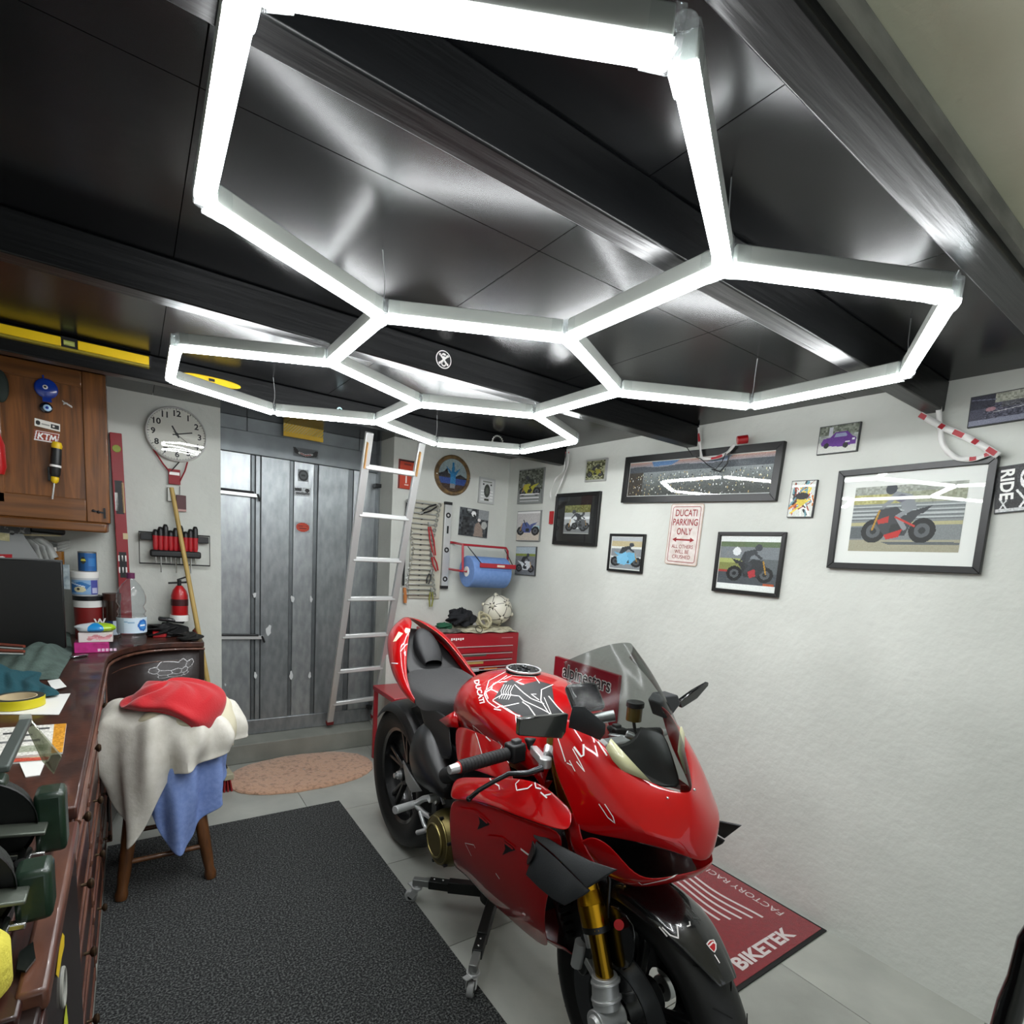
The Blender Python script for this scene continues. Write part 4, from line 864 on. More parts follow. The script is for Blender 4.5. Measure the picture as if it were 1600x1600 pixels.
# leaning racer
cv = Canvas(80, 72, '#5f6468'); cv.rect(0, 0, 1, .1, '#e4e6e4').rect(0, .1, 1, .2, '#5f7050').rect(0, .2, 1, .42, '#7c8186').rect(0, .42, .5, .5, '#aab06a').rect(0, .5, .4, .66, '#82864c').rect(0, .64, .35, .68, '#a83c36').rect(0, .68, 1, .9, '#4a4f55').rect(0, .9, 1, 1, '#eceeec'); moto(cv, .55, .84, .72, '#2c2f33', 1, 1.05, '#3a3d42'); cv.ell(.3, .28, .07, .08, '#e4e6e8').poly([(.52, .66), (.64, .6), (.66, .74), (.56, .78)], '#b03038').rect(.8, .86, .97, .9, '#b6532a').noise(.03)
t, c, ex, ey, n = picture('picture_frame', 'black framed photo of a knee-down racer on a dark bike right of the parking sign', ((1122, 831), (1228, 831), (1214, 934), (1111, 923)), 'R', cv, .016, .018, .004)
# unframed small prints on the right wall
def scene_print(name, label, pxs, wall, kind, thick=.012, edge=M('print_edge', '#3a3c3d', .6), mount=.003, group=None):
    cv = Canvas(44, 44, '#777a78')
    if kind == 'car':
        cv = Canvas(60, 44, '#9aa09c'); cv.rect(0, 0, 1, .35, '#6d7466').noise(.12, 0, 0, 1, .4, 3).rect(.25, .05, .35, .4, '#b9bdc4').rect(0, .6, 1, 1, '#c2c4bd').poly([(.06, .62), (.12, .46), (.3, .42), (.42, .26), (.72, .25), (.86, .44), (.97, .52), (.96, .74), (.6, .8), (.1, .72)], '#5d2a86').poly([(.44, .3), (.68, .29), (.74, .42), (.4, .43)], '#8c93b4').ell(.22, .72, .07, .1, '#17181a').ell(.72, .76, .07, .1, '#17181a').ell(.9, .56, .04, .04, '#e8e8f0').rect(.7, .62, .82, .66, '#e6e4ea').noise(.03)
    elif kind == 'poster':
        cv = Canvas(40, 60, '#c8ccc4')
        for k in range(40): cv.line([(random.random(), random.random()), (random.random(), random.random())], random.uniform(.01, .05), random.choice(('#232425', '#2a2c2e', '#c3701f', '#b02a1c', '#5d8f98', '#e2e4de', '#d9c24a', '#8a3a1e')))
        cv.rect(0, .1, 1, .16, '#e6e8e4').ell(.5, .5, .2, .2, '#c9b53e').ell(.5, .42, .28, .1, '#1c1d1e').noise(.05)
    elif kind == 'skull':
        cv = Canvas(60, 70, '#18191a'); cv.poly([(.45, 0), (1, 0), (1, .55), (.6, .6)], '#2a2c2d').ell(.78, .3, .17, .22, '#e8e9e8').ell(.72, .28, .05, .06, '#121314').ell(.85, .28, .05, .06, '#121314').line([(.55, .55), (.95, .95)], .03, '#d8dad9').line([(.95, .55), (.6, .98)], .03, '#d8dad9').line([(.1, .7), (.3, .95)], .02, '#c8cac9').line([(.1, .95), (.28, .75)], .02, '#c8cac9').rect(0, .93, 1, 1, '#b9bbba').noise(.08, 0, 0, 1, 1, 2)
    elif kind == 'street':
        cv = Canvas(80, 56, '#4a4b5c'); cv.rect(.35, 0, 1, .3, '#a3a596').noise(.1, .35, 0, 1, .3, 3).rect(0, 0, .35, .45, '#2b2c3c').line([(0, .1), (.35, .18)], .01, '#6f7288').line([(.35, .62), (1, .5)], .008, '#d6d7da').rect(.45, .3, 1, .5, '#55565c').noise(.14, .2, .35, 1, .85, 2).ell(.3, .5, .07, .08, '#b0848c').rect(0, .82, 1, 1, '#8f93a6').noise(.06)
    elif kind == 'green':
        cv = Canvas(50, 66, '#5d6258'); cv.noise(.16, 0, 0, 1, .6, 3); cv.rect(0, .6, 1, 1, '#7e8280'); moto(cv, .5, .78, .8, '#a6a12e', -1, .8, '#2f3430'); cv.rect(.1, .72, .9, .75, '#e6e8e8').rect(.1, .84, .9, .87, '#e0e2e2').rect(.1, .94, .9, .96, '#dfe1e1')
    elif kind == 'bike':
        cv = Canvas(50, 60, '#b6b4b2'); cv.rect(0, .62, 1, 1, '#c0b7a8').rect(.3, .5, 1, .62, '#9fc0c4'); moto(cv, .5, .82, .9, '#4c5a8c', -1, .9, None); cv.noise(.05).rect(0, 0, 1, .06, '#d9d9d7').line([(.3, .3), (.42, .5)], .02, '#24262a')
    elif kind == 'rider':
        cv = Canvas(44, 58, '#a3b0b8'); cv.rect(0, .25, 1, .32, '#7d8a3e').rect(0, .32, 1, 1, '#6e7276'); moto(cv, .5, .9, .85, '#cdd3d6', 1, .85, '#26282c'); cv.noise(.05)
    elif kind == 'swarm':
        cv = Canvas(36, 40, '#6d7050'); cv.noise(.3, 0, 0, 1, 1, 3); moto(cv, .5, .85, .8, '#8f8f3a', 1, .9)
    return picture(name, label, pxs, wall, cv, 0, thick, mount, edge, False, group=group)
scene_print('photo_print', 'small photo print of a purple car on the wall', ((1281, 668), (1345, 658), (1339, 705), (1276, 711)), 'R', 'car')
scene_print('poster_print', 'small colourful upright poster with an abstract face between two black frames', ((1238, 751), (1277, 750), (1269, 808), (1229, 809)), 'R', 'poster')
t, c, ex, ey, n = scene_print('skull_poster', 'black and white skull poster half hidden behind the large black frame', ((1562, 731), (1640, 716), (1600, 800), (1548, 802)), 'R', 'skull', .008)
text('poster_lettering', 'RIDE', c + n * .003 - ex * .22 - ey * .1, ey.normalized(), ex.normalized(), white_p, t, .045, bold=.03)
scene_print('photo_print', 'dark blue toned photo of a street crowd at the right edge near the ceiling', ((1519, 619), (1640, 600), (1625, 650), (1509, 671)), 'R', 'street')
scene_print('photo_print', 'greenish photo of a yellow motorbike nearest the corner, topmost of three', ((811, 735), (851, 729), (846, 787), (808, 787)), 'R', 'green', edge=M('alu_edge', '#9a9c9b', .4, .7), mount=.006)
scene_print('photo_print', 'pale photo of a blue parked motorbike, middle of three near the corner', ((809, 799), (846, 797), (842, 846), (806, 845)), 'R', 'bike', edge=MATS['alu_edge'], mount=.006)
scene_print('photo_print', 'photo of a rider on a white bike, lowest of three near the corner', ((807, 854), (839, 854), (834, 900), (804, 897)), 'R', 'rider')
scene_print('photo_print', 'small silver edged photo of yellow-green bikes above the riders frame', ((916, 719), (949, 715), (945, 751), (913, 753)), 'R', 'swarm', edge=M('silver_edge', '#b9bbba', .4, .6), mount=.01)
# parking sign
c, ex, ey = wallrect(((1048, 787), (1100, 787), (1089, 885), (1040, 881)), 'R', .006); n = V3((-1, 0, 0)); exn, eyn = ex.normalized(), -ey.normalized()
sg = thing('parking_sign', 'white metal parking only sign with red lettering and arrow', 'sign', c + ey / 2)
signw = M('sign_white', '#d9d2cc', .4, col2='#c9bfb6', nscale=30, coat=.2); signr = M('sign_red', '#8e1f22', .5); signe = M('sign_edge_tan', '#b8a08e', .6)
def rrect(c, ex, ey, r, k=4):
    X, Y = ex.length / 2, ey.length / 2; a, b = ex.normalized(), -ey.normalized(); out = []
    for cx, cy, t0 in ((X - r, Y - r, 0), (-X + r, Y - r, 90), (-X + r, -Y + r, 180), (X - r, -Y + r, 270)):
        for i in range(k + 1): t = math.radians(t0 + 90 * i / k); out.append(c + a * (cx + r * math.cos(t)) + b * (cy + r * math.sin(t)))
    return out
def ring(c, ex, ey, r, wd):
    o = rrect(c, ex, ey, r); i_ = rrect(c, ex * (1 - 2 * wd / ex.length), ey * (1 - 2 * wd / ey.length), max(.001, r - wd)); m = len(o)
    return MB().add(o + i_, [(k, (k + 1) % m, m + (k + 1) % m, m + k) for k in range(m)])
MB().prism(rrect(c, ex, ey, .012), V3((.005, 0, 0))).build('sign_plate', signw, sg, smooth=0)
ring(c + n * .0006, ex, ey, .012, .004).build('sign_edge', signe, sg, smooth=0, recalc=False)
ring(c + n * .0008, ex * .86, ey * .91, .012, .003).build('sign_border', signr, sg, smooth=0, recalc=False)
W_, H_ = ex.length, ey.length
for tx, v, sz, wd in (('DUCATI', .345, .046, .66), ('PARKING', .195, .046, .76), ('ONLY', .045, .046, .46), ('ALL OTHERS', -.20, .026, .66), ('WILL BE', -.285, .026, .44), ('CRUSHED', -.37, .026, .56)):
    text('sign_lettering', tx, c + n * .0012 + eyn * v * H_, exn, eyn, signr, sg, sz * H_ / .30 * 1.0, width=wd * W_, bold=.012 if v > 0 else .0)
a0 = c + n * .0012 + eyn * (-.085) * H_; hw = .34 * W_; hh = .012
MB().add([a0 + exn * x + eyn * y for x, y in ((-hw, 0), (-hw + .025, hh), (-hw + .025, .004), (hw - .025, .004), (hw - .025, hh), (hw, 0), (hw - .025, -hh), (hw - .025, -.004), (-hw + .025, -.004), (-hw + .025, -hh))], [tuple(range(10))]).build('sign_arrow', signr, sg, smooth=0)
# barrier tapes tied to the beam ends
tapew = M('tape_white', '#d6d6d2', .5); taper = M('tape_red', '#9e1c26', .5)
def ribbon(name, label, pxs, X, wd, group='barrier tapes hanging from the beams', red=((.25, .4), (.6, .75)), parent=None, k=6):
    P3 = [onx(x, y, X if not isinstance(X, (list, tuple)) else X[i]) for i, (x, y) in enumerate(pxs)]
    # smooth through points
    S = []
    for i in range(len(P3) - 1):
        p0, p1, p2, p3 = P3[max(i - 1, 0)], P3[i], P3[i + 1], P3[min(i + 2, len(P3) - 1)]
        for j in range(k):
            t = j / k; S.append(.5 * ((2 * p1) + (p2 - p0) * t + (2 * p0 - 5 * p1 + 4 * p2 - p3) * t * t + (3 * p1 - p0 - 3 * p2 + p3) * t ** 3))
    S.append(P3[-1]); rows = []
    for i, p in enumerate(S):
        d = (S[min(i + 1, len(S) - 1)] - S[max(i - 1, 0)]).normalized(); s = V3((1, 0, 0)).cross(d).normalized() * wd / 2; s.x += .003 * math.sin(i * .9); rows.append([p - s, p + s])
    t = thing(name, label, 'tape', P3[0], group=group) if parent is None else parent
    MB().grid(rows).build('tape', tapew, t, smooth=60, solid=.0008)
    m = len(rows)
    for a, b in red:
        i0, i1 = int(a * (m - 1)), max(int(a * (m - 1)) + 1, int(b * (m - 1)))
        rr = [[r[0].lerp(r[1], .12) + V3((-.0016, 0, 0)), r[0].lerp(r[1], .88) + V3((-.0016, 0, 0))] for r in rows[i0:i1 + 1]]
        MB().grid(rr).build('tape_mark', taper, t, smooth=60)
    return t
t = ribbon('barrier_tape', 'red and white tape looping from beam end to the large black frame', [(1468, 597), (1467, 640), (1472, 690), (1490, 713), (1520, 717), (1552, 706)], [XR - .03] * 6, .016, red=((.05, .12), (.78, .84), (.9, .98)))
ribbon('', '', [(1437, 648), (1475, 668), (1520, 688), (1560, 712)], [XR - .035] * 4, .020, parent=t, red=((.0, .14), (.28, .36), (.46, .6), (.68, .76), (.86, .97)))
t = ribbon('barrier_tape', 'white and red tape dangling from the beam over the long panorama frame', [(1091, 668), (1093, 690), (1096, 716)], [XR - .035] * 3, .014, red=((.3, .5),))
ribbon('', '', [(1093, 716), (1115, 716), (1135, 708), (1148, 694)], [XR - .04] * 4, .014, parent=t, red=((.3, .6),))
MB().tube([onx(x, y, XR - .045) for x, y in ((1073, 699), (1082, 712), (1095, 717), (1108, 728), (1118, 733), (1128, 722), (1134, 708))], .002, 6).tube([onx(x, y, XR - .035) for x, y in ((1112, 733), (1125, 737), (1136, 725), (1142, 700))], .003, 6).build('cable_loop', blackp, t)
ro = MB().cyl(onx(1152, 688, XR - .06), onx(1168, 686, XR - .03), .018, n=16).build('tape_roll', redp, t)
t = ribbon('barrier_tape', 'white strap with black marks dangling from the beam near the corner', [(889, 706), (886, 728), (877, 752), (868, 775)], [XR - .03] * 4, .013, red=((.0, .0),))
ribbon('', '', [(884, 706), (880, 735), (868, 748), (860, 770), (862, 785)], [XR - .04] * 5, .008, parent=t, red=((.0, .0),))
BOX('red_wall_tag', redp, XR - .012, XR - .001, *[sorted((onx(861, 800, XR).y, onx(866, 800, XR).y))[i] for i in (0, 1)], onx(863, 819, XR).z, onx(863, 799, XR).z, label='tiny red tag on the wall left of the riders frame', cat='tag')
# red display board behind the bike
XB_ = XR - .03; yb0, yb1 = onx(867, 1025, XB_).y, onx(967, 1055, XB_).y; zt_ = onx(867, 1025, XB_).z
ab = thing('display_board', 'dark red board with white outlined lettering standing by the wall behind the bike', 'board', (XR - .015, (yb0 + yb1) / 2, 0))
burg = M('burgundy_board', '#8c0f22', .4, coat=.3)
BOX('board', burg, XB_, XR - .004, yb1, yb0, 0, zt_, ab, bevel=.003)
o_ = onx(915, 1060, XB_ - .0012); wd_ = onx(879, 1048, XB_).y - onx(953, 1070, XB_).y
text('lettering_outline', 'alpinestars', o_, (0, -1, 0), (0, 0, 1), whitel, ab, .115, width=wd_ * 1.03, bold=.05)
text('lettering', 'alpinestars', o_ + V3((-.0012, 0, 0)), (0, -1, 0), (0, 0, 1), M('letter_dark', '#2a0a10', .5), ab, .115, width=wd_, bold=.012)
# red garage mat lying along the wall
m0, m1 = onz(1296, 1455), onz(1158, 1541)
mat_o = thing('garage_mat', 'red garage mat with white wavy stripes and lettering by the white wall', 'mat', (1.9, 1.6, 0))
matm = M('mat_red', '#8b0d1a', .95, col2='#760a15', nscale=60, bump=.5, bscale=500, sheen=.3); mate = M('mat_rubber_edge', '#141414', .8)
mx0, mx1, my0, my1 = 1.46, 2.195, .855, 2.02
MB().bx(mx0, mx1, my0, my1, .0005, .006).build('rubber_base', mate, mat_o, bevel=.002); MB().bx(mx0 + .015, mx1 - .015, my0 + .015, my1 - .015, .006, .009).build('pile', matm, mat_o, smooth=0)
matw = M('mat_white', '#cfc6c4', .95, bump=.4, bscale=500)
q0 = onz(1180, 1482, .0095)
text('lettering', 'BIKETEK', V3((1.865, .925, .0095)), (1, 0, 0), (0, 1, 0), matw, mat_o, .075, width=.36, bold=.035)
text('lettering', 'FACTORY RACING', V3((2.125, 1.22, .0095)), (0, 1, 0), (-1, 0, 0), matw, mat_o, .05, width=.44, bold=.0)
for k in range(7):
    x = onz(1181 - k * 0, 1460, .0095).x
    rows = []
    for i in range(25):
        y = 1.03 + i * (.62 if k < 5 else .5) / 24 + (.14 if k >= 5 else .02 * k); xx = 2.02 - k * .038 + .012 * math.sin(y * 14 + .3 * k)
        rows.append([V3((xx - .006, y, .0096)), V3((xx + .006, y, .0096))])
    MB().grid(rows).build('wavy_stripe', matw, mat_o, smooth=0, recalc=False)
# dark object edge at the lower right corner of the frame (a mirror stalk of another vehicle)
# ------------------------------------------------------------------ ladder
lad = thing('ladder', 'aluminium ladder leaning from the door sill to the ceiling beam', 'ladder', (1.18, 3.55, .15))
fl, fr_ = V3((1.045, 3.59, .152)), V3((1.365, 3.61, .155)); tl_, tr_ = ony(577, 690, 2.86), ony(659, 700, 2.86)
tl_ = V3((tl_.x, 2.86, 1.945)); tr_ = V3((tr_.x, 2.86, 1.945))
fl = ony(515, 1130, 3.6); fr_ = ony(584, 1119, 3.6); fl.z = max(fl.z, .15); fr_.z = max(fr_.z, .15)
for a, b in ((fl, tl_), (fr_, tr_)):
    MB().bar(a, b, .026, .040, (1, 0, 0)).build('rail', alu, lad, bevel=.004)
    MB().bar(a - (b - a).normalized() * .006, a + (b - a).normalized() * .02, .032, .046, (1, 0, 0)).build('rubber_foot', M('foot_red', '#6d1a1c', .7), lad, bevel=.003)
for y in (729, 803, 873, 936, 995, 1050, 1100):
    # find the parameter whose left rail projects to this row
    best = min(((abs((lambda v: PPY + FPX * v[1] / v[2])(RC @ np.array(fl.lerp(tl_, t / 400) - CAMP)) - y), t / 400) for t in range(401)))[1]
    MB().bar(fl.lerp(tl_, best), fr_.lerp(tr_, best), .028, .028, (0, 0, 1)).build('rung', alu, lad, bevel=.005)
for a, b in ((fl, tl_), (fr_, tr_)):
    MB().bar(a.lerp(b, .90) + V3((-.012, -.03, 0)), a.lerp(b, .97) + V3((-.012, -.03, 0)), .02, .004, (1, 0, 0)).build('wood_wedge', M('pale_wood', '#b88a4e', .6), lad)
# ------------------------------------------------------------------ tool wall
def tp(x, y, off=0): return ony(x, y, YT - off)
cv = Canvas(36, 50, '#b23512'); cv.rect(0, 0, 1, .06, '#3a140c').rect(0, 0, .06, 1, '#3a140c').rect(.3, .12, .75, .18, '#7c2410').rect(.42, .38, .5, .8, '#e4d6cf').rect(.36, .84, .6, .88, '#d8b8aa')
picture('wall_plaque', 'orange rectangular plaque behind the ladder on the tool wall', ((624, 717), (652, 721), (645, 766), (622, 762)), 'T', cv, 0, .01, .001, redp, False, cat='plaque')
# round souvenir clock plate
c, ex, ey = wallrect(((679, 709), (735, 714), (735, 777), (679, 770)), 'T', .012)
rp = thing('round_plaque', 'round wooden souvenir plate with a blue scene on the tool wall', 'plaque', c + ey / 2)
R_ = (ex.length + ey.length) / 4
MB().lathe([(R_ * .8, .0), (R_ * .84, .012), (R_ * .95, .012), (R_, .004), (R_, -.012)], c, (0, -1, 0), 48).build('wooden_rim', M('rim_wood', '#4a3a26', .5, col2='#7a6038', nscale=30, coat=.2), rp, smooth=30)
cv = Canvas(60, 60, '#8fa0a8'); cv.vgrad(0, 0, 1, .55, '#9db0b2', '#7c8c90').poly([(0, .5), (.2, .42), (.3, .3), (.34, .45), (.6, .52), (.75, .45), (1, .55), (1, .7), (0, .7)], '#2a2a2e').rect(0, .58, 1, .76, '#27407c').rect(0, .76, 1, 1, '#3a2a22').poly([(.47, .12), (.53, .12), (.56, .4), (.75, .26), (.6, .5), (.6, .8), (.42, .8), (.42, .5), (.25, .24), (.45, .4)], '#2c6f9c').rect(.42, .75, .58, .88, '#7d7f80').noise(.06)
bm_ = cv; disc = MB(); 
def disc_print(cv, c, R, ex, ey, mat, parent, name='print', n=40, rings=14):
    vs = []; fs = []; cols = []
    o = Canvas.mesh(cv, name, c - ex * R - ey * R, c + ex * R - ey * R, c - ex * R + ey * R, mat, parent); me = o.data
    b = bmesh.new(); b.from_mesh(me); W = WM[o]
    kill = [f for f in b.faces if ((W @ f.calc_center_median()) - c).length > R * .99]
    bmesh.ops.delete(b, geom=kill, context='FACES'); b.to_mesh(me); b.free(); return o
disc_print(cv, c + V3((0, -.001, 0)), R_ * .83, V3((1, 0, 0)), V3((0, 0, -1)), PRINTG, rp)
for sx in (-1, 1): MB().sphere(c + V3((sx * R_ * .93, -.012, -.005)), .006, 8, 6).build('rim_stud', steel, rp)
cv = Canvas(40, 60, '#b7bab8'); cv.rect(.08, .06, .92, .94, '#c9ccca').ell(.5, .5, .2, .26, '#3a3e38').ell(.5, .5, .1, .14, '#5b6058').rect(.2, .12, .8, .16, '#84887f').ell(.25, .25, .05, .04, '#3a3c3c').ell(.75, .25, .05, .04, '#3a3c3c').rect(.35, .82, .65, .9, '#3a4034')
for k in range(4): cv.rect(.1, .5 + k * .12, .3, .53 + k * .12, '#eef0ee').rect(.7, .5 + k * .12, .9, .53 + k * .12, '#eef0ee')
picture('photo_print', 'small silver edged print with a dark oval emblem on the tool wall', ((750, 745), (775, 749), (771, 789), (747, 785)), 'T', cv, 0, .01, .003, MATS['silver_edge'], False)
cv = Canvas(56, 46, '#3b3f42'); cv.rect(.1, .3, .35, 1, '#26282a').noise(.12, 0, 0, 1, 1, 4).rect(.65, 0, 1, .35, '#8d9192').ell(.48, .18, .08, .1, '#eceeec').ell(.5, .24, .03, .05, '#222222').ell(.68, .38, .05, .06, '#d8d4d0').poly([(.52, .98), (.55, .55), (.66, .45), (.8, .6), (.85, .98)], '#8d7d72').ell(.86, .55, .1, .14, '#a9aaa6').rect(.25, .02, .4, .1, '#9a9e9e').noise(.04)
picture('photo_print', 'dark photo of people with a bright lamp above the blue paper roll', ((718, 791), (765, 799), (760, 841), (716, 836)), 'T', cv, 0, .008, .001, M('photo_white', '#d6d8d6', .6), False)
# wrench rack
c, ex, ey = wallrect(((652, 783), (689, 788), (687, 934), (641, 934)), 'T', .012)
rack = thing('spanner_rack', 'pale spanner board holding a graduated column of steel spanners', 'tool rack', c + ey / 2)
bx0, bx1 = tp(640, 860).x, tp(689, 860).x; bz0, bz1 = tp(665, 935).z, tp(668, 783).z
BOX('back_board', M('board_cream', '#b9b6a6', .7), bx0, bx1, YT - .012, YT - .001, bz0, bz1, rack, bevel=.002)
spm = M('spanner_chrome', '#b4b6b4', .28, .9)
for k in range(19):
    z = bz1 - .018 - (bz1 - bz0 - .03) * k / 18.5; f = abs(k - 9.5) / 9.5; hwid = .055 + .05 * f
    sp = thing('spanner', 'chrome ring spanner in the graduated column on the pale rack', 'spanner', ((bx0 + bx1) / 2 - .03, YT - .02, z), group='spanners on the rack')
    cx = (bx0 + bx1) / 2 - .035
    MB().bar((cx - hwid, YT - .022, z), (cx + hwid, YT - .022, z), .005 + .004 * f, .011 + .006 * f, (0, 1, 0)).build('shank', spm, sp, bevel=.002)
    MB().torus((cx + hwid + .006, YT - .022, z), (0, 1, 0), .009 + .003 * f, .0035, 16, 6).build('ring_end', spm, sp); MB().torus((cx - hwid - .006, YT - .022, z), (0, 1, 0), .009 + .003 * f, .0035, 16, 6, -2.0, 2.0).build('open_end', spm, sp)
for k in range(19): MB().bx((bx0 + bx1) / 2 - .12 * 0 - .05, (bx0 + bx1) / 2 - .045, YT - .03, YT - .012, bz1 - .026 - (bz1 - bz0 - .03) * k / 18.5, bz1 - .020 - (bz1 - bz0 - .03) * k / 18.5).build('hook', blackp, rack)
pl = [((671, 823), (679, 868), redp, 'red handled pliers hanging on the spanner rack upper'), ((676, 870), (683, 892), redp, 'red handled cutters hanging on the spanner rack middle'), ((661, 800), (682, 790), blackp, 'black handled key hanging askew on the spanner rack'), ((672, 897), (668, 912), darkm, 'dark clamp hanging low on the spanner rack'), ((674, 925), (673, 948), M('green_handle', '#7d8030', .5), 'green handled screwdriver hanging below the spanner rack')]
for (a, b, m_, lb) in pl:
    A, B = tp(*a, .035), tp(*b, .035); o = thing('hand_tool', lb, 'tool', B, group='small tools on the spanner rack'); d = (B - A)
    sd_ = V3((-d.z, 0, d.x)).normalized() * .007
    MB().tube([A + sd_, A.lerp(B, .5) + sd_ * 2.0, B + sd_], .005, 8).build('handle', m_, o); MB().tube([A - sd_, A.lerp(B, .5) - sd_ * 2.0, B - sd_], .005, 8).build('handle', m_, o); MB().bar(A, A - d.normalized() * .03, .01, .02, (0, 1, 0)).build('jaw', spm, o, bevel=.002)
# file and knife with wooden handle left of the rack
fk = thing('hand_saw', 'long black file with wooden handle hanging left of the spanner rack', 'tool', tp(633, 945))
MB().bar(tp(636, 782, .02), tp(632, 850, .02), .012, .006, (0, 1, 0)).build('blade', blackp, fk, bevel=.001); MB().bar(tp(632, 860, .02), tp(630, 915, .02), .014, .006, (0, 1, 0)).build('blade', darkm, fk, bevel=.001); MB().tube([tp(632, 918, .02), tp(633, 930, .02), tp(633, 942, .02)], [.010, .013, .011], 10).build('handle', M('orange_wood', '#b9733a', .5), fk)
# spirit level on the tool wall
lx0, lx1 = tp(689, 860).x + .004, tp(700, 860).x; lz0, lz1 = tp(692, 917).z, tp(693, 786).z
lv = thing('spirit_level', 'silver spirit level with black vials hanging beside the spanner rack', 'spirit level', ((lx0 + lx1) / 2, YT - .02, lz0))
BOX('body', alu, lx0, lx1, YT - .026, YT - .002, lz0, lz1, lv, bevel=.002)
for z in (lz0, lz1): BOX('end_cap', blackp, lx0 - .002, lx1 + .002, YT - .028, YT - .001, z - .01, z + .01, lv, bevel=.002)
for f in (.86, .45, .1): MB().torus(((lx0 + lx1) / 2, YT - .027, lz0 + (lz1 - lz0) * f), (0, 1, 0), .013, .005, 20, 8).build('vial_ring', blackp, lv)
MB().box(((lx0 + lx1) / 2, YT - .027, lz0 + (lz1 - lz0) * .69), (.012, .004, .05)).build('hand_slot', darkm, lv)
# paper roll holder
pr = thing('paper_roll_holder', 'red wall bracket for industrial paper roll on the tool wall', 'bracket', tp(755, 920))
redt = M('bracket_red', '#9e1424', .4, coat=.3)
Rr = .105; yc = YT - .17
cl, cr = ony(735, 896, yc), ony(786, 893, yc - .0); zc_ = (cl.z + cr.z) / 2; x0r, x1r = ony(729, 896, yc).x, ony(787, 893, yc).x
zt2 = tp(723, 849).z
MB().tube([V3((x0r - .03, YT - .01, zt2)), V3((x0r - .03, yc + .02, zt2 - .01)), V3((x1r + .02, yc + .02, zt2 - .01)), V3((x1r + .035, yc + .02, zt2 - .03)), V3((x1r + .035, yc, zc_))], .008, 10).build('top_tube', redt, pr)
MB().tube([V3((x0r - .03, yc + .02, zt2 - .01)), V3((x0r - .03, yc, zc_)), V3((x0r + .02, yc, zc_))], .008, 10).build('side_tube', redt, pr)
MB().tube([V3((x0r - .055, YT - .01, zc_ + .005)), V3((x0r - .05, yc, zc_ + .002)), V3((x0r - .03, yc, zc_))], .008, 10).build('lower_tube', redt, pr)
MB().tube([V3((x0r - .055, YT - .008, zt2)), V3((x0r - .03, YT - .012, zt2))], .008, 10).build('wall_stub', redt, pr)
MB().box(((x0r + x1r) / 2 + .03, yc - Rr - .004, zc_ + .05), (x1r - x0r - .01, .006, .03)).build('tear_bar', redt, pr, bevel=.002)
MB().box(((x0r + x1r) / 2 + .05, yc - Rr - .0075, zc_ + .05), (.06, .001, .014)).build('bar_label', M('label_cream', '#d8c8b4', .6), pr)
MB().tube([V3((x0r + .01, yc + .02, zt2 - .02)), V3((x0r + .05, yc - Rr, zc_ + .06))], .003, 6).build('hanger', darkm, pr); MB().tube([V3((x1r + .01, yc + .02, zt2 - .02)), V3((x1r + .03, yc - Rr * .6, zc_ + .06))], .003, 6).build('hanger', darkm, pr)
rl = thing('paper_roll', 'thick blue industrial paper roll on a red wall bracket', 'paper roll', ((x0r + x1r) / 2, yc, zc_ - Rr))
bluep = M('blue_paper', '#6f8fc4', .85, col2='#6486bd', nscale=40)
MB().lathe([(.034, 0), (Rr - .004, 0), (Rr, .004), (Rr, x1r - x0r - .004), (Rr - .004, x1r - x0r), (.034, x1r - x0r)], (x0r, yc, zc_), (1, 0, 0), 48).build('roll', bluep, rl, smooth=40)
MB().lathe([(.012, -.003), (.034, -.003), (.034, .02), (.012, .02), (.012, -.003)], (x0r, yc, zc_), (1, 0, 0), 24).build('core_plug', white_p, rl, smooth=30)
MB().box(((x0r + x1r) / 2 + .02, yc - Rr - .0005, zc_ + .02), (x1r - x0r - .06, .001, .0025)).build('paper_edge', M('blue_dark', '#4a68a0', .8), rl)
# red tool chest in the corner
chy = 3.02; x1c = ony(811, 990, chy).x; zc2 = ony(811, 988, chy).z; x0c = x1c - .60
ch = thing('tool_chest', 'red steel tool chest with drawers in the corner behind the bike', 'tool chest', ((x0c + x1c) / 2, chy + .17, 0))
cred = M('chest_red', '#9c1020', .35, coat=.4)
BOX('chest_body', cred, x0c, x1c, chy, YT - .01, .46, zc2, ch, bevel=.006)
zz = [ony(808, y, chy).z for y in (1006, 1017, 1027, 1037, 1050)] + [.62, .54, .47]
for a, b in zip(zz[:-1], zz[1:]):
    d_ = BOX('drawer', cred, x0c + .05, x1c - .05, chy - .012, chy + .01, b + .003, a - .003, ch, bevel=.002)
    BOX('drawer_pull', M('pull_steel', '#d0c4c4', .35, .5), x0c + .055, x1c - .055, chy - .018, chy - .010, a - .008, a - .003, d_, bevel=.001)
stk = (('#3a4a3c', .28, .5), ('#c8b23a', .2, .42), ('#d8d8d6', .22, .4), ('#d07a1e', .48, .66), ('#b8302c', .72, .8))
BOX('drawer_sticker', M('sticker_dark', '#4a5148', .5), x0c + .14, x0c + .34, chy - .0135, chy - .0115, zz[1] + .004 - .024, zz[1] - .006, ch); BOX('drawer_sticker', M('sticker_yellow', '#b89a58', .5), x0c + .16, x0c + .32, chy - .0135, chy - .0115, zz[2] - .026, zz[2] - .010, ch)
BOX('drawer_sticker', M('sticker_white', '#c9ccd0', .5), x0c + .18, x0c + .29, chy - .0135, chy - .0115, zz[3] - .032, zz[3] - .010, ch); BOX('drawer_sticker', M('sticker_orange', '#c8761e', .5), x0c + .33, x0c + .43, chy - .0135, chy - .0115, zz[3] - .028, zz[3] - .014, ch)
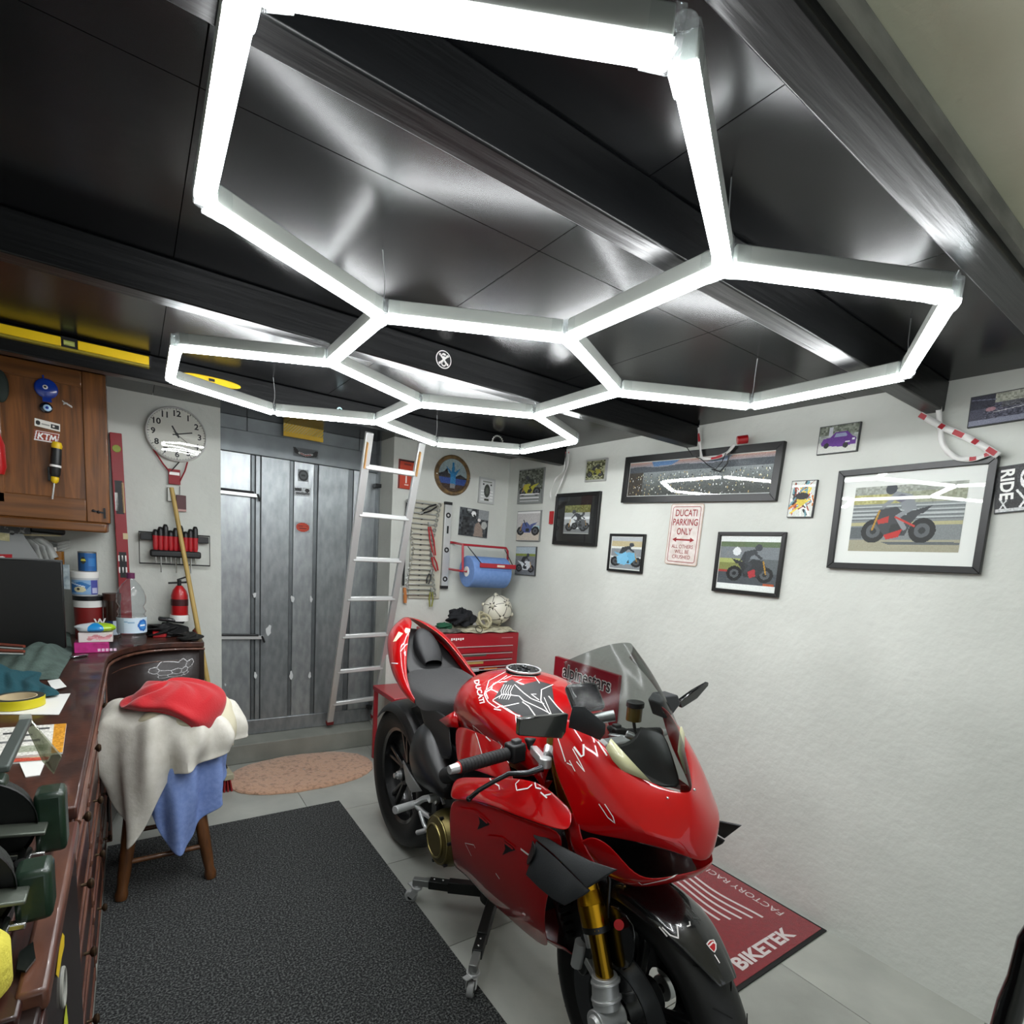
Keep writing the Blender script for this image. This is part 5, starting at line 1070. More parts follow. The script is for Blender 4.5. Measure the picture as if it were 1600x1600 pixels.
text('lettering', 'USAG', V3((x0c + .11, chy - .0015, zc2 - .035)), (1, 0, 0), (0, 0, 1), whitel, ch, .03, bold=.04) if False else None
for k in range(6): BOX('badge_mark', whitel, x0c + .08 + k * .016, x0c + .09 + k * .016, chy - .002, chy + .002, zc2 - .043 + (k % 2) * .004, zc2 - .027, ch)
BOX('badge_mark', M('badge_faint', '#c07880', .5), x1c - .14, x1c - .05, chy - .002, chy + .002, zc2 - .036, zc2 - .031, ch)
BOX('chest_body', cred, x0c + .01, x1c - .01, chy + .02, YT - .02, .1, .455, ch, bevel=.006)
for xx in (x0c + .06, x1c - .06): MB().cyl((xx, chy + .06, .05), (xx + .03, chy + .06, .05), .05, n=20).build('castor', rubber, ch); MB().cyl((xx, YT - .08, .05), (xx + .03, YT - .08, .05), .05, n=20).build('castor', rubber, ch)
# low red steel bench left of the chest
bt = ony(598, 1092, 3.0) + V3((.06, 0, 0)); rb = thing('steel_bench', 'low red steel bench partly hidden behind the rear wheel', 'bench', (bt.x + .14, 3.14, 0))
BOX('top', cred, bt.x, bt.x + .30, 2.98, 3.33, bt.z - .03, bt.z, rb, bevel=.004)
for xx, yy in ((bt.x + .015, 3.0), (bt.x + .285, 3.0), (bt.x + .015, 3.31), (bt.x + .285, 3.31)): BOX('leg', cred, xx - .012, xx + .012, yy - .012, yy + .012, 0, bt.z - .03, rb, bevel=.002)
BOX('rail', cred, bt.x + .015, bt.x + .285, 2.985, 3.005, .2, .24, rb, bevel=.002)
# things on the chest
zt3 = zc2
cl_ = thing('cream_mat', 'cream cloth mat draped on top of the red tool chest', 'cloth', (x1c - .2, chy + .15, zt3))
rows = []
for i in range(16):
    rows.append([V3((x0c + .16 + (x1c - x0c - .17) * i / 15, chy - .012 + .30 * j / 9, zt3 + .016 + .006 * math.sin(i * 1.1 + j) + .006 * math.cos(j * 1.7) - (.014 if j == 0 else 0))) for j in range(10)])
MB().grid(rows).build('cloth', M('cream_cloth', '#c2bda4', .9, col2='#8f8a74', nscale=26, contrast=(.5, .62), bump=.3, bscale=90), cl_, sub=1, solid=.004)
# football
bc = V3((ony(777, 957, 3.2).x, 3.2, 0)); br_ = .102; bc.z = zt3 + .034 + br_
fb = thing('football', 'white football with dark star pattern on the red tool chest', 'ball', bc - V3((0, 0, br_)))
MB().sphere(bc, br_, 32, 20).build('shell', M('ball_white', '#dcd8c8', .4, coat=.2), fb)
phi = (1 + 5 ** .5) / 2; ico = [V3(p).normalized() for p in [(0, s1, s2 * phi) for s1 in (1, -1) for s2 in (1, -1)] + [(s1, s2 * phi, 0) for s1 in (1, -1) for s2 in (1, -1)] + [(s2 * phi, 0, s1) for s1 in (1, -1) for s2 in (1, -1)]]
rot_ = Matrix.Rotation(.5, 3, 'X') @ Matrix.Rotation(.4, 3, 'Z')
dark_star = M('ball_dark', '#3a382e', .45)
for v in ico:
    v = rot_ @ v; x, y, z = frame(v); star = []
    for k in range(10):
        a = k * math.pi / 5; rr = .36 if k % 2 == 0 else .14; star.append(bc + (v + (x * math.cos(a) + y * math.sin(a)) * rr).normalized() * (br_ + .0012))
    ce = bc + v * (br_ + .0016); mb = MB()
    mb.add(star + [ce], [(k, (k + 1) % 10, 10) for k in range(10)]); mb.build('star', dark_star, fb, smooth=0, recalc=True)
    MB().sphere(bc + v * (br_ + .0005), .016, 8, 5, (1, 1, 1)).build('star_centre', M('ball_cream', '#cfcab6', .4), fb)
    for w in ico:
        w2 = rot_ @ w
        if 0.2 < (w2 - v).length < 1.2 and w2.x + w2.y * 2 + w2.z * 3 > v.x + v.y * 2 + v.z * 3:
            MB().tube([bc + v.lerp(w2, t).normalized() * (br_ + .0008) for t in (.25, .4, .5, .6, .75)], .002, 5).build('seam', dark_star, fb)
def lump(name, label, cat, c, sx, sy, sz, mat, seed=0, amp=.25, n=26, m=16, freq=5, group=None, flat=True):
    rnd = random.Random(seed); ph = [(rnd.uniform(1, freq), rnd.uniform(1, freq), rnd.uniform(0, 6.28)) for _ in range(6)]; rows = []
    for i in range(m + 1):
        th = math.pi * i / m; r_ = []
        for j in range(n):
            p = 2 * math.pi * j / n; k = 1 + amp * sum(math.sin(a * th * 2 + round(b) * p + c_) for a, b, c_ in ph) / 3
            v = V3((math.sin(th) * math.cos(p) * sx * k, math.sin(th) * math.sin(p) * sy * k, math.cos(th) * sz * k))
            if flat: v.z = max(v.z, -sz * .75)
            r_.append(V3(c) + v + V3((0, 0, sz * .75 if flat else 0)))
        rows.append(r_)
    return MB().grid(rows, True).build(name, mat, None, smooth=50, sub=1, label=label, cat=cat, group=group)
cp = ony(720, 975, 3.15)
lump('black_cloth', 'crumpled black cloth bundle on the tool chest beside the football', 'cloth', (cp.x + .01, 3.17, zt3 + .028), .085, .07, .062, M('black_cloth', '#0d0f14', .85, bump=.4, bscale=60), 3, .42, 34, 20, 8)
gp = ony(698, 974, 3.12)
lump('green_cloth', 'folded dark green cloth at the left of the tool chest top', 'cloth', (gp.x - .02, 3.12, zt3 + .02), .055, .05, .022, M('green_cloth', '#0f4a30', .85, bump=.4, bscale=60), 5, .2)
lump('grey_rag', 'grey crumpled rag under the green cloth on the tool chest', 'cloth', (gp.x - .01, 3.08, zt3), .10, .06, .014, M('grey_rag', '#77736a', .9, col2='#3a3834', nscale=30, bump=.4, bscale=60), 6, .2)
rpz = ony(752, 966, 3.15); rope = thing('coiled_rope', 'coil of cream rope beside the football on the tool chest', 'rope', (rpz.x, 3.13, zt3 + .02))
ropem = M('rope_cream', '#b9b294', .9, bump=.5, bscale=200)
for k in range(5):
    MB().torus((rpz.x + random.uniform(-.015, .015), 3.12 + random.uniform(-.02, .02), zt3 + .05 + .008 * k), (random.uniform(-.7, .7), -1, random.uniform(.2, .9)), .035 + .004 * k, .007, 24, 8).build('rope_loop', ropem, rope)
MB().torus((ony(750, 979, 3.0).x, 3.01, zt3 + .03), (0, -1, .5), .024, .0025, 24, 6).build('wire_loop', darkm, rope)
# ------------------------------------------------------------------ things fixed to the beams
BF = 2.747
def bp(x, y, off=0): return ony(x, y, BF - off)
yl = thing('spirit_level', 'long yellow spirit level fixed along the black ceiling beam', 'spirit level', bp(115, 545))
a, b = bp(-60, 501, .012), bp(235, 568, .012); zz_ = (a.z + b.z) / 2; zz_ = bp(120, 541).z
za, xa, xb, xc, xd = zz_, bp(-70, 500).x, bp(96, 535).x, bp(122, 541).x, bp(233, 568).x
BOX('body', yellowp, xa, xb, BF - .022, BF - .001, za - .016, za + .016, yl, bevel=.002); BOX('body', yellowp, xc, xd, BF - .022, BF - .001, za - .016, za + .016, yl, bevel=.002); BOX('lower_rail', M('level_olive', '#8a7a1c', .5), xa, xd, BF - .024, BF - .001, za - .026, za - .018, yl)
BOX('vial_block', blackp, xb, xc, BF - .018, BF - .001, za - .02, za + .02, yl); MB().cyl((xb + .008, BF - .018, za), (xc - .008, BF - .018, za), .009, n=14).build('vial', M('vial_green', '#a8b060', .15, coat=.6), yl); BOX('end_cap', blackp, xd, xd + .006, BF - .022, BF - .001, za - .022, za + .02, yl)
sf = thing('yellow_float', 'flat yellow elongated board plaque on the beam inside the light grid', 'plaque', bp(328, 595))
a, b = bp(282, 584, .012), bp(377, 605, .012); n_ = 20; L_ = (b - a).length; dd = (b - a).normalized(); pn = V3((-dd.z, 0, dd.x)); ringp = []
for k in range(n_): t = 2 * math.pi * k / n_; ct = math.cos(t); ringp.append((a + b) / 2 + dd * (L_ / 2) * (abs(ct) ** .7) * (1 if ct > 0 else -1) + pn * .016 * math.sin(t))
MB().prism(ringp, (0, .01, 0)).build('board', yellowp, sf, bevel=.003); MB().box((a + b) / 2 + V3((0, -.0015, .002)), (.022, .003, .010)).build('centre_mark', blackp, sf)
be = thing('eye_charm', 'small blue and white eye bead on the black beam', 'charm', bp(530, 644)); ec = bp(530, 641, .006)
MB().lathe([(0, 0), (.013, .0), (.013, .008), (0, .010)], ec, (0, -1, 0), 20).build('bead', M('bead_pale', '#bfe0e6', .2, coat=.6), be); MB().lathe([(0, 0), (.006, 0), (0, .003)], ec + V3((0, -.010, 0)), (0, -1, 0), 14).build('pupil', M('bead_dark', '#16323a', .2), be)
gc = bp(777, 691, .01); gear = thing('chain_clock', 'round chain ornament with a pale plate fixed to the beam', 'ornament', gc - V3((0, 0, .035)))
for k in range(18): an = math.pi * 2 * k / 18; MB().sphere(gc + V3((math.cos(an) * .034, -.004, math.sin(an) * .034)), .0055, 8, 6).build('chain_link', M('chain_steel', '#a9a9a2', .3, .8), gear)
MB().torus(gc, (0, 1, 0), .028, .005, 24, 6).build('ring', darkm, gear); MB().box(gc + V3((0, -.008, -.016)), (.04, .006, .022)).build('name_plate', M('plate_cream', '#d6d2a8', .5), gear)
# skull sticker on the third beam
sc_ = ony(693, 562, 1.756); sk = thing('skull_sticker', 'round black and white skull and crossbones sticker on the beam', 'sticker', sc_ - V3((0, 0, .03)))
ctr = sc_; u1, u2 = V3((1, 0, 0)), V3((0, 0, 1)); Rk = .026
def flat(nm, pts2, mat, off): MB().add([ctr + u1 * x * Rk + u2 * y * Rk + V3((0, -off, 0)) for x, y in pts2], [tuple(range(len(pts2)))]).build(nm, mat, sk, smooth=0)
circ = lambda r, cx=0, cy=0, n=24, sx=1: [(cx + r * sx * math.cos(2 * math.pi * k / n), cy + r * math.sin(2 * math.pi * k / n)) for k in range(n)]
flat('disc', circ(1.1), whitel, .001); flat('field', circ(.98), blackp, .0015)
for an in (.75, math.pi - .75):
    c_, s_ = math.cos(an), math.sin(an); flat('bone', [(c_ * .75 - s_ * .1, s_ * .75 + c_ * .1), (-c_ * .75 - s_ * .1, -s_ * .75 + c_ * .1), (-c_ * .75 + s_ * .1, -s_ * .75 - c_ * .1), (c_ * .75 + s_ * .1, s_ * .75 - c_ * .1)], whitel, .002)
    for e in (1, -1): flat('bone_end', circ(.16, e * c_ * .75, e * s_ * .75, 12), whitel, .002)
flat('skull', circ(.34, 0, .42), whitel, .0025); flat('jaw', [(-.2, .2), (.2, .2), (.16, -.02), (-.16, -.02)], whitel, .0026)
for e in (1, -1): flat('eye', circ(.11, e * .14, .44, 10), blackp, .003)
flat('mouth', circ(.3, 0, -.55, 16, 1.1), whitel, .0025); flat('mouth_inner', circ(.2, 0, -.5, 16, 1.1), blackp, .003)
# ------------------------------------------------------------------ floor coverings
carpm = M('charcoal_carpet', '#17191a', 1.0, col2='#696c6a', nscale=160, contrast=(.46, .66), bump=.8, bscale=240, sheen=.1, spec=.1)
carpet = MB().bx(-.12, .868, -.6, 2.786, .0006, .007).build('carpet', carpm, smooth=0, label='charcoal grey speckled carpet runner on the tiled floor', cat='carpet')
# oval rug
c0 = V3((.80, 3.255, 0)); rug = thing('oval_rug', 'oval pinkish beige shaggy rug in front of the door step', 'rug', c0)
rugm = M('rug_pink', '#c9a084', 1.0, col2='#8a6a52', nscale=42, contrast=(.5, .75), bump=1.0, bscale=110, sheen=.3)
n_ = 72; out = []
for k in range(n_):
    t = 2 * math.pi * k / n_; e = 2.3; cx = math.copysign(abs(math.cos(t)) ** (2 / e), math.cos(t)); sy = math.copysign(abs(math.sin(t)) ** (2 / e), math.sin(t))
    out.append((cx * .405 * (1 + random.uniform(-.008, .008)), sy * .268 * (1 + random.uniform(-.012, .012))))
rows = []
for f, z in ((1.0, .001), (1.0, .010), (.97, .016), (.7, .018), (.35, .018), (.02, .018)):
    rows.append([c0 + V3((x * f, y * f, z + random.uniform(-.002, .002) * (f < 1))) for x, y in out])
MB().grid(rows, True).build('pile', rugm, rug, smooth=60)
# ------------------------------------------------------------------ work bench along the left wall
ZW = .82
bw = M('bench_wood', '#3c1a12', .42, col2='#24100c', nscale=14, nstretch=(6, .5, 6), coat=.35, bump=.06, bscale=40)
bwt = M('bench_top_wood', '#4a2619', .45, col2='#2a140e', nscale=9, nstretch=(3, .8, 3), coat=.25, bump=.08, bscale=60)
bwl = M('bench_edge_wood', '#6b4534', .4, col2='#4a2a20', nscale=10, nstretch=(3, .5, 3), coat=.3)
bdk = M('bench_dark', '#1b0d0a', .4, coat=.3)
knobm = M('knob_brass', '#5a4a38', .3, .8)
bench = thing('workbench', 'long dark brown wooden workbench with drawers along the left side', 'workbench', (-.4, 2.2, 0))
curve = [V3((-.104, 2.80, 0)), V3((-.100, 2.885, 0)), V3((-.085, 2.97, 0)), V3((-.055, 3.055, 0)), V3((-.012, 3.125, 0)), V3((.045, 3.178, 0)), V3((.11, 3.203, 0)), V3((.19, 3.208, 0)), V3((.285, 3.195, 0))]
top = [V3((XL + .005, 1.335, 0)), V3((-.104, 1.335, 0))] + curve + [V3((.285, YC - .012, 0)), V3((XL + .005, YC - .012, 0))]
MB().prism([p + V3((0, 0, ZW - .028)) for p in top], (0, 0, .028)).build('worktop', bwt, bench, bevel=.004)
MB().tube([p + V3((.002, -.002, ZW - .036)) for p in [V3((-.106, 1.34, 0))] + curve], .006, 8).build('edge_moulding', bwl, bench)
MB().bx(XL + .01, -.14, 1.36, 2.84, .04, ZW - .03).build('carcass', bdk, bench)
MB().bx(XL + .01, -.13, 1.36, 2.84, .0, .06).build('plinth', bdk, bench)
cols = [(1.365, 1.855), (1.865, 2.345), (2.355, 2.83)]; rws = [(.625, .775), (.445, .615), (.265, .435), (.075, .255)]
for (ya, yb) in cols:
    for (za, zb_) in rws:
        d_ = MB().bx(-.145, -.122, ya, yb, za, zb_).build('drawer', bw, bench, bevel=.004)
        for (y0, y1, z0, z1) in ((ya + .012, yb - .012, zb_ - .03, zb_ - .014), (ya + .012, yb - .012, za + .014, za + .03)): MB().bx(-.124, -.116, y0, y1, z0, z1).build('drawer_moulding', bwl, d_, bevel=.003)
        MB().bx(-.124, -.119, ya + .03, yb - .03, za + .045, zb_ - .045).build('drawer_field', bw, d_, bevel=.003)
        kc = V3((-.119, (ya + yb) / 2 - .06, (za + zb_) / 2)); MB().lathe([(.004, 0), (.004, .010), (.011, .014), (.013, .019), (.009, .024), (0, .025)], kc, (1, 0, 0), 14).build('knob', knobm, d_, smooth=50)
for y in (1.86, 2.35, 2.835): MB().bx(-.15, -.118, y - .006, y + .006, .05, .785).build('stile', bwl, bench, bevel=.002)
# curved corner door
inn = [p + V3((-.018, .018, 0)) for p in curve]
rows = [[p + V3((0, 0, z)) for p in inn] for z in (.06, .3, .55, .775)]
cd_ = MB().grid(rows).build('corner_door', bdk, bench, solid=.012, smooth=60)
for z0, z1 in ((.715, .735), (.10, .12)): MB().grid([[p + V3((.004, -.004, z)) for p in inn[1:-1]] for z in (z0, z1)]).build('door_moulding', bwl, cd_, solid=.006, smooth=60)
MB().tube([p + V3((.006, -.008, .725)) for p in inn[2:]], .004, 8).build('door_bead', bwl, cd_)
MB().bx(.262, .285, 3.20, YC - .015, .0, .785).build('end_panel', bdk, bench, bevel=.003)
MB().bx(-.14, -.105, 2.835, 2.875, .0, .785).build('corner_post', bwl, bench, bevel=.004)
# near sideboard unit
side = thing('sideboard', 'dark brown sideboard with moulded edge nearest the camera at lower left', 'sideboard', (-.4, .9, 0))
MB().bx(XL + .005, -.155, .30, 1.33, .775, .80).build('top', bwt, side, bevel=.003)
MB().bx(-.155, -.125, .80, 1.33, .775, .792).build('edge_step', bw, side, bevel=.004)
MB().bx(-.133, -.1005, .83, 1.325, .765, .796).build('edge_lip', bwl, side, bevel=.006)
MB().bx(XL + .01, -.108, .30, 1.328, .0, .775).build('body', bdk, side, bevel=.004)
MB().bx(-.110, -.104, .80, .84, .0, .765).build('corner_strip', bw, side, bevel=.002)
ys = M('sticker_gold', '#d0b018', .5); gs = M('sticker_silver', '#8f9088', .5)
def face_px(x, y): return onx(x, y, -.1065)
for pl_, m_ in (([(98, 1457), (101, 1462), (101, 1478), (97, 1495), (92, 1528), (88, 1522), (92, 1490), (95, 1470)], ys), ([(104, 1568), (107, 1600), (99, 1615), (101, 1590)], M('sticker_lime', '#b8c234', .5))):
    q_ = [face_px(*p) for p in pl_]; MB().add([V3((-.1068, p.y, p.z)) for p in q_], [tuple(range(len(q_)))]).build('sticker', m_, side, smooth=0)
cq = face_px(99, 1542); MB().torus((-.107, cq.y, cq.z), (1, 0, 0), .028, .003, 28, 6).build('round_sticker', gs, side); MB().lathe([(0, 0), (.012, 0)], (-.107, cq.y, cq.z), (1, 0, 0), 16).build('round_sticker', gs, side)
# ------------------------------------------------------------------ stool with clothes
st = thing('stool', 'brown turned-leg wooden stool under a pile of clothes', 'stool', (.08, 2.45, 0))
sw_ = M('stool_wood', '#6a4220', .45, col2='#4a2c14', nscale=20, nstretch=(3, 3, .5), coat=.3)
tops = [(.0, 2.405), (.16, 2.405), (.0, 2.545), (.16, 2.545)]; feet = [(-.068, 2.335), (.224, 2.335), (-.06, 2.63), (.225, 2.63)]
for (tx, ty), (fx, fy) in zip(tops, feet):
    pr_ = [(0, .019), (.04, .022), (.08, .017), (.18, .021), (.5, .024), (.74, .019), (.77, .024), (.80, .018), (.83, .024), (.86, .018), (1, .022)]
    MB().tube([V3((fx, fy, .0075)).lerp(V3((tx, ty, .52)), t) for t, r in pr_], [r for t, r in pr_], 12).build('leg', sw_, st, smooth=50)
MB().lathe([(0, .0), (.17, 0), (.185, .012), (.18, .03), (0, .036)], (.08, 2.475, .52), (0, 0, 1), 32).build('seat', sw_, st, smooth=40)
for a, b in ((0, 1), (2, 3), (0, 2), (1, 3)): MB().cyl(V3((*feet[a], 0)).lerp(V3((*tops[a], .52)), .27), V3((*feet[b], 0)).lerp(V3((*tops[b], .52)), .27), .010, n=10).build('stretcher', sw_, st)
def drape(name, label, mat, c, R, ztop, hem, folds, amp, dome=.04, n=72, m=22, seed=0, flat=.38, thick=.004, ph=0):
    rnd = random.Random(seed); p1, p2, p3 = [rnd.uniform(0, 6.28) for _ in range(3)]; rows = []
    for i in range(m + 1):
        t = i / m; row_ = []
        for j in range(n):
            th = 2 * math.pi * j / n; Rr = R(th)
            if t < flat:
                k = t / flat; r = Rr * k; z = ztop - dome * k ** 2.2 + .018 * math.sin(3 * th + p1 + 5 * k) * k + .010 * math.sin(7 * th + p2 + 9 * k) * k
            else:
                k = (t - flat) / (1 - flat); hz = hem(th); zz0 = ztop - dome; z = zz0 + (hz - zz0) * k + .018 * math.sin(3 * th + p1 + 5) * (1 - k) + .010 * math.sin(7 * th + p2 + 9) * (1 - k)
                f = math.sin(folds * th + p3 + 1.2 * math.sin(2 * th + p1) + 1.4 * k) + .5 * math.sin((folds * 1.7) // 1 * th + p2 - 2 * k)
                r = Rr + .022 * math.sin(math.pi * min(1, k * 1.1)) + amp * f * (.25 + k) + .015 * k
            row_.append(V3(c) + V3((math.cos(th) * r, math.sin(th) * r, z)))
        rows.append(row_)
    return MB().grid(rows, True).build(name, mat, None, smooth=70, sub=1, solid=thick, label=label, cat='clothes')
def ang(a, b): return abs((a - b + math.pi) % (2 * math.pi) - math.pi)
blue_m = M('shirt_blue', '#8aa2da', .85, col2='#7a94cf', nscale=60, bump=.12, bscale=160); cream_m = M('shirt_cream', '#e2dfd4', .9, col2='#d6d3c6', nscale=30, bump=.1, bscale=90); red_m = M('cloth_red', '#b50e1a', .9, bump=.2, bscale=160, sheen=.3); ivory_m = M('cloth_ivory', '#d3cdb2', .9, bump=.2, bscale=90)
drape('blue_shirt', 'light blue shirt hanging low from the clothes pile on the stool', blue_m, (.085, 2.455, 0), lambda t: .160 + .02 * math.cos(2 * t), .655, lambda t: .56 - .40 * math.exp(-(ang(t, -1.35) / .85) ** 2) - .14 * math.exp(-(ang(t, -.2) / .5) ** 2), 9, .022, seed=2, flat=.35)
drape('cream_shirt', 'cream white shirt draped over the stool, hanging down on the left', cream_m, (.105, 2.45, 0), lambda t: .195 + .02 * math.cos(2 * t), .735, lambda t: .56 - .33 * math.exp(-(ang(t, -2.3) / .5) ** 2) - .05 * math.exp(-(ang(t, -1.2) / .6) ** 2) , 9, .026, seed=8, flat=.36)
drape('ivory_cloth', 'ivory cloth spreading to the right under the red cloth on the stool', ivory_m, (.105, 2.45, 0), lambda t: .14 + .06 * max(0, math.cos(t)), .762, lambda t: .66 - .12 * math.exp(-(ang(t, -.35) / .6) ** 2), 5, .012, seed=4, flat=.5, dome=.05)
drape('red_cloth', 'bright red cloth on top of the clothes pile on the stool', red_m, (.095, 2.42, 0), lambda t: .115 + .05 * max(0, math.cos(t + .5)) , .808, lambda t: .725 - .13 * math.exp(-(ang(t, -.75) / .5) ** 2), 4, .008, seed=11, flat=.55, dome=.05)
# cuff buttons of the shirt
# ------------------------------------------------------------------ broom
br0 = onz(350, 1228, 0); btop = ony(268, 762, YC - .02)
bro = thing('broom', 'broom with long pale wooden handle and red bristles leaning on the clock wall', 'broom', br0)
bh = V3((br0.x, br0.y, .10))
MB().tube([bh - (btop - bh).normalized() * .03, bh.lerp(btop, .5), btop], [.0125, .012, .0105], 14).build('handle', M('broom_wood', '#b79c5a', .5, col2='#a58a4a', nscale=12, nstretch=(3, 3, .3)), bro)
hd = M('broom_head_wood', '#a59f86', .7)
MB().box((br0.x, br0.y + .01, .085), (.05, .22, .035), Matrix.Rotation(.12, 3, 'Z')).build('head', hd, bro, bevel=.006); MB().lathe([(.019, 0), (.016, .03), (.014, .03), (.014, 0)], bh - (btop - bh).normalized() * .01, (btop - bh), 16).build('socket', darkm, bro)
for i in range(4):
    for j in range(16):
        bx_, by_ = br0.x - .018 + i * .012, br0.y - .09 + j * .0133
        MB().cyl((bx_, by_, .07), (bx_ + (i - 1.5) * .006, by_, .002), .004, .006, 5).build('bristle_tuft', M('bristle_red', '#8e1c20', .8), bro)
# ------------------------------------------------------------------ clock wall
def cp_(x, y, off=0): return ony(x, y, YC - off)
cc_ = (cp_(226, 679, .03) + cp_(324, 676, .03)) / 2; cR = (cp_(324, 677, .03).x - cp_(226, 677, .03).x) / 2
cc_.z = (cp_(275, 634, .03).z + cp_(276, 722, .03).z) / 2
ck = thing('wall_clock', 'round white wall clock with silver rim and black numerals', 'clock', cc_ - V3((0, 0, cR)))
MB().lathe([(cR * .93, .028), (cR * .955, .034), (cR * .99, .03), (cR, .015), (cR * .98, -.0), (cR * .97, -.0)], cc_ + V3((0, .03, 0)), (0, -1, 0), 64).build('rim', M('clock_rim', '#d5d6d4', .3, .3), ck, smooth=40)
facep = cc_ + V3((0, .006, 0))
MB().lathe([(0, 0), (cR * .95, 0)], facep, (0, -1, 0), 64).build('dial', M('dial_cream', '#d6d6cc', .6), ck)
blk = M('clock_black', '#141516', .5)
for h in range(1, 13):
    a = math.pi / 2 - h * math.pi / 6; p = facep + V3((math.cos(a) * cR * .74, -.001, math.sin(a) * cR * .74)); text('numeral', str(h), p, (1, 0, 0), (0, 0, 1), blk, ck, cR * .29, bold=.03)
for k in range(60):
    a = k * math.pi / 30; L = .08 if k % 5 == 0 else .04; p = facep + V3((math.cos(a) * cR * (.93 - L / 2), -.001, math.sin(a) * cR * (.93 - L / 2))); d = V3((math.cos(a), 0, math.sin(a)))
    MB().bar(p - d * cR * L / 2, p + d * cR * L / 2, .003 if k % 5 == 0 else .0015, .0005, (0, 1, 0)).build('minute_mark', blk, ck)
MB().torus(facep + V3((0, -.001, 0)), (0, 1, 0), cR * .93, .0008, 60, 4).build('minute_track', blk, ck)
for a, L, w in ((math.radians(15), .52, .006), (math.radians(118), .32, .007), (math.radians(-38), .5, .0025)):
    d = V3((math.cos(a), 0, math.sin(a))); MB().bar(facep + V3((0, -.004, 0)) - d * cR * .14, facep + V3((0, -.004, 0)) + d * cR * L, w, .001, (0, 1, 0)).build('hand', blk, ck)
MB().cyl(facep, facep + V3((0, -.007, 0)), .008, n=14).build('hand_hub', blk, ck)
text('dial_mark', 'QUARTZ', facep + V3((0, -.001, cR * .34)), (1, 0, 0), (0, 0, 1), M('dial_grey', '#7a7b78', .5), ck, cR * .09) if False else None
MB().lathe([(0, .004), (cR * .5, .003), (cR * .94, 0)], facep + V3((0, -.013, 0)), (0, -1, 0), 48).build('glass', Mglass('clock_glass', '#fbfbfb', .01, 1.6), ck)
# lanyard and tags hanging under the clock
ln = thing('lanyard', 'red lanyard with card holder hanging below the wall clock', 'lanyard', cp_(272, 757))
rl_ = M('lanyard_red', '#8c1a24', .6)
MB().tube([cp_(240, 702, .02), cp_(255, 725, .02), cp_(266, 738, .02)], .004, 6).build('cord', rl_, ln); MB().tube([cp_(293, 722, .02), cp_(289, 736, .02), cp_(281, 752, .02)], .004, 6).build('cord', rl_, ln); MB().tube([cp_(280, 722, .02), cp_(270, 733, .02), cp_(266, 738, .02)], .003, 6).build('cord', darkm, ln)
a, b = cp_(263, 732, .02), cp_(282, 758, .02); BOX('card', rl_, a.x, b.x, YC - .022, YC - .016, b.z, a.z, ln, bevel=.002); BOX('card_print', whitel, a.x + .004, b.x - .004, YC - .0235, YC - .022, a.z - .03, a.z - .015, ln)
a, b = cp_(275, 773, .01), cp_(291, 800, .01); kb = thing('key_tag', 'small dark red key tag hanging on the wall under the lanyard', 'tag', b); BOX('tag', M('tag_maroon', '#4a1a1c', .5), a.x, b.x, YC - .014, YC - .004, b.z, a.z, kb, bevel=.002); BOX('tag_label', M('tag_pink', '#b08a84', .5), a.x, b.x, YC - .0155, YC - .014, b.z, b.z + .012, kb); MB().tube([cp_(281, 760, .01), cp_(281, 773, .01)], .0015, 5).build('string', darkm, kb)
a, b = cp_(261, 761, .02), cp_(270, 784, .02); hk = thing('wall_hook', 'small metal hook holding the top of the broom handle', 'hook', b); BOX('plate', M('hook_metal', '#8a8a84', .4, .7), a.x, b.x, YC - .02, YC - .001, b.z, a.z, hk, bevel=.003)
# screwdriver rack
a, b = cp_(217, 834, .03), cp_(328, 883, .03); rk = thing('screwdriver_rack', 'black wire rack with a bar for screwdrivers on the clock wall', 'tool rack', V3(((a.x + b.x) / 2, YC - .03, b.z)))
za_, zb2 = cp_(240, 832).z, cp_(240, 880).z; xa_, xb_ = a.x, b.x
MB().tube([V3((xa_, YC - .03, za_)), V3((xa_, YC - .03, zb2)), V3((xb_, YC - .03, zb2)), V3((xb_, YC - .03, za_))], .004, 8, True).build('wire_frame', darkm, rk)
zb3 = cp_(270, 865).z; BOX('holder_bar', blackp, xa_ + .045, xb_ - .045, YC - .075, YC - .015, zb3 - .018, zb3 + .018, rk, bevel=.008); BOX('top_bar', blackp, xa_ + .005, xb_ - .005, YC - .035, YC - .02, za_ - .04, za_ - .005, rk, bevel=.003)
hr = M('handle_red', '#a3121c', .4, coat=.3)
for k in range(9):
    x = xa_ + .07 + (xb_ - xa_ - .14) * k / 8; sd2 = thing('screwdriver', 'red and black handled screwdriver in the wire rack', 'screwdriver', (x, YC - .05, zb3 - .10), group='screwdrivers in the rack'); hh = .10 + .015 * ((k * 7) % 3)
    MB().lathe([(.010, .0), (.013, .02), (.012, .05), (.014, .075)], (x, YC - .05, zb3 + .018), (0, 0, 1), 14).build('handle', hr, sd2, smooth=60); MB().lathe([(.0142, .0), (.013, hh - .085), (.008, hh - .07), (0, hh - .068)], (x, YC - .05, zb3 + .092), (0, 0, 1), 14).build('handle_end', blackp, sd2, smooth=60)
    MB().cyl((x, YC - .05, zb3 + .02), (x, YC - .05, zb3 - .05 - .05 * (k % 3 == 1)), .0035, n=8).build('blade', steel, sd2)
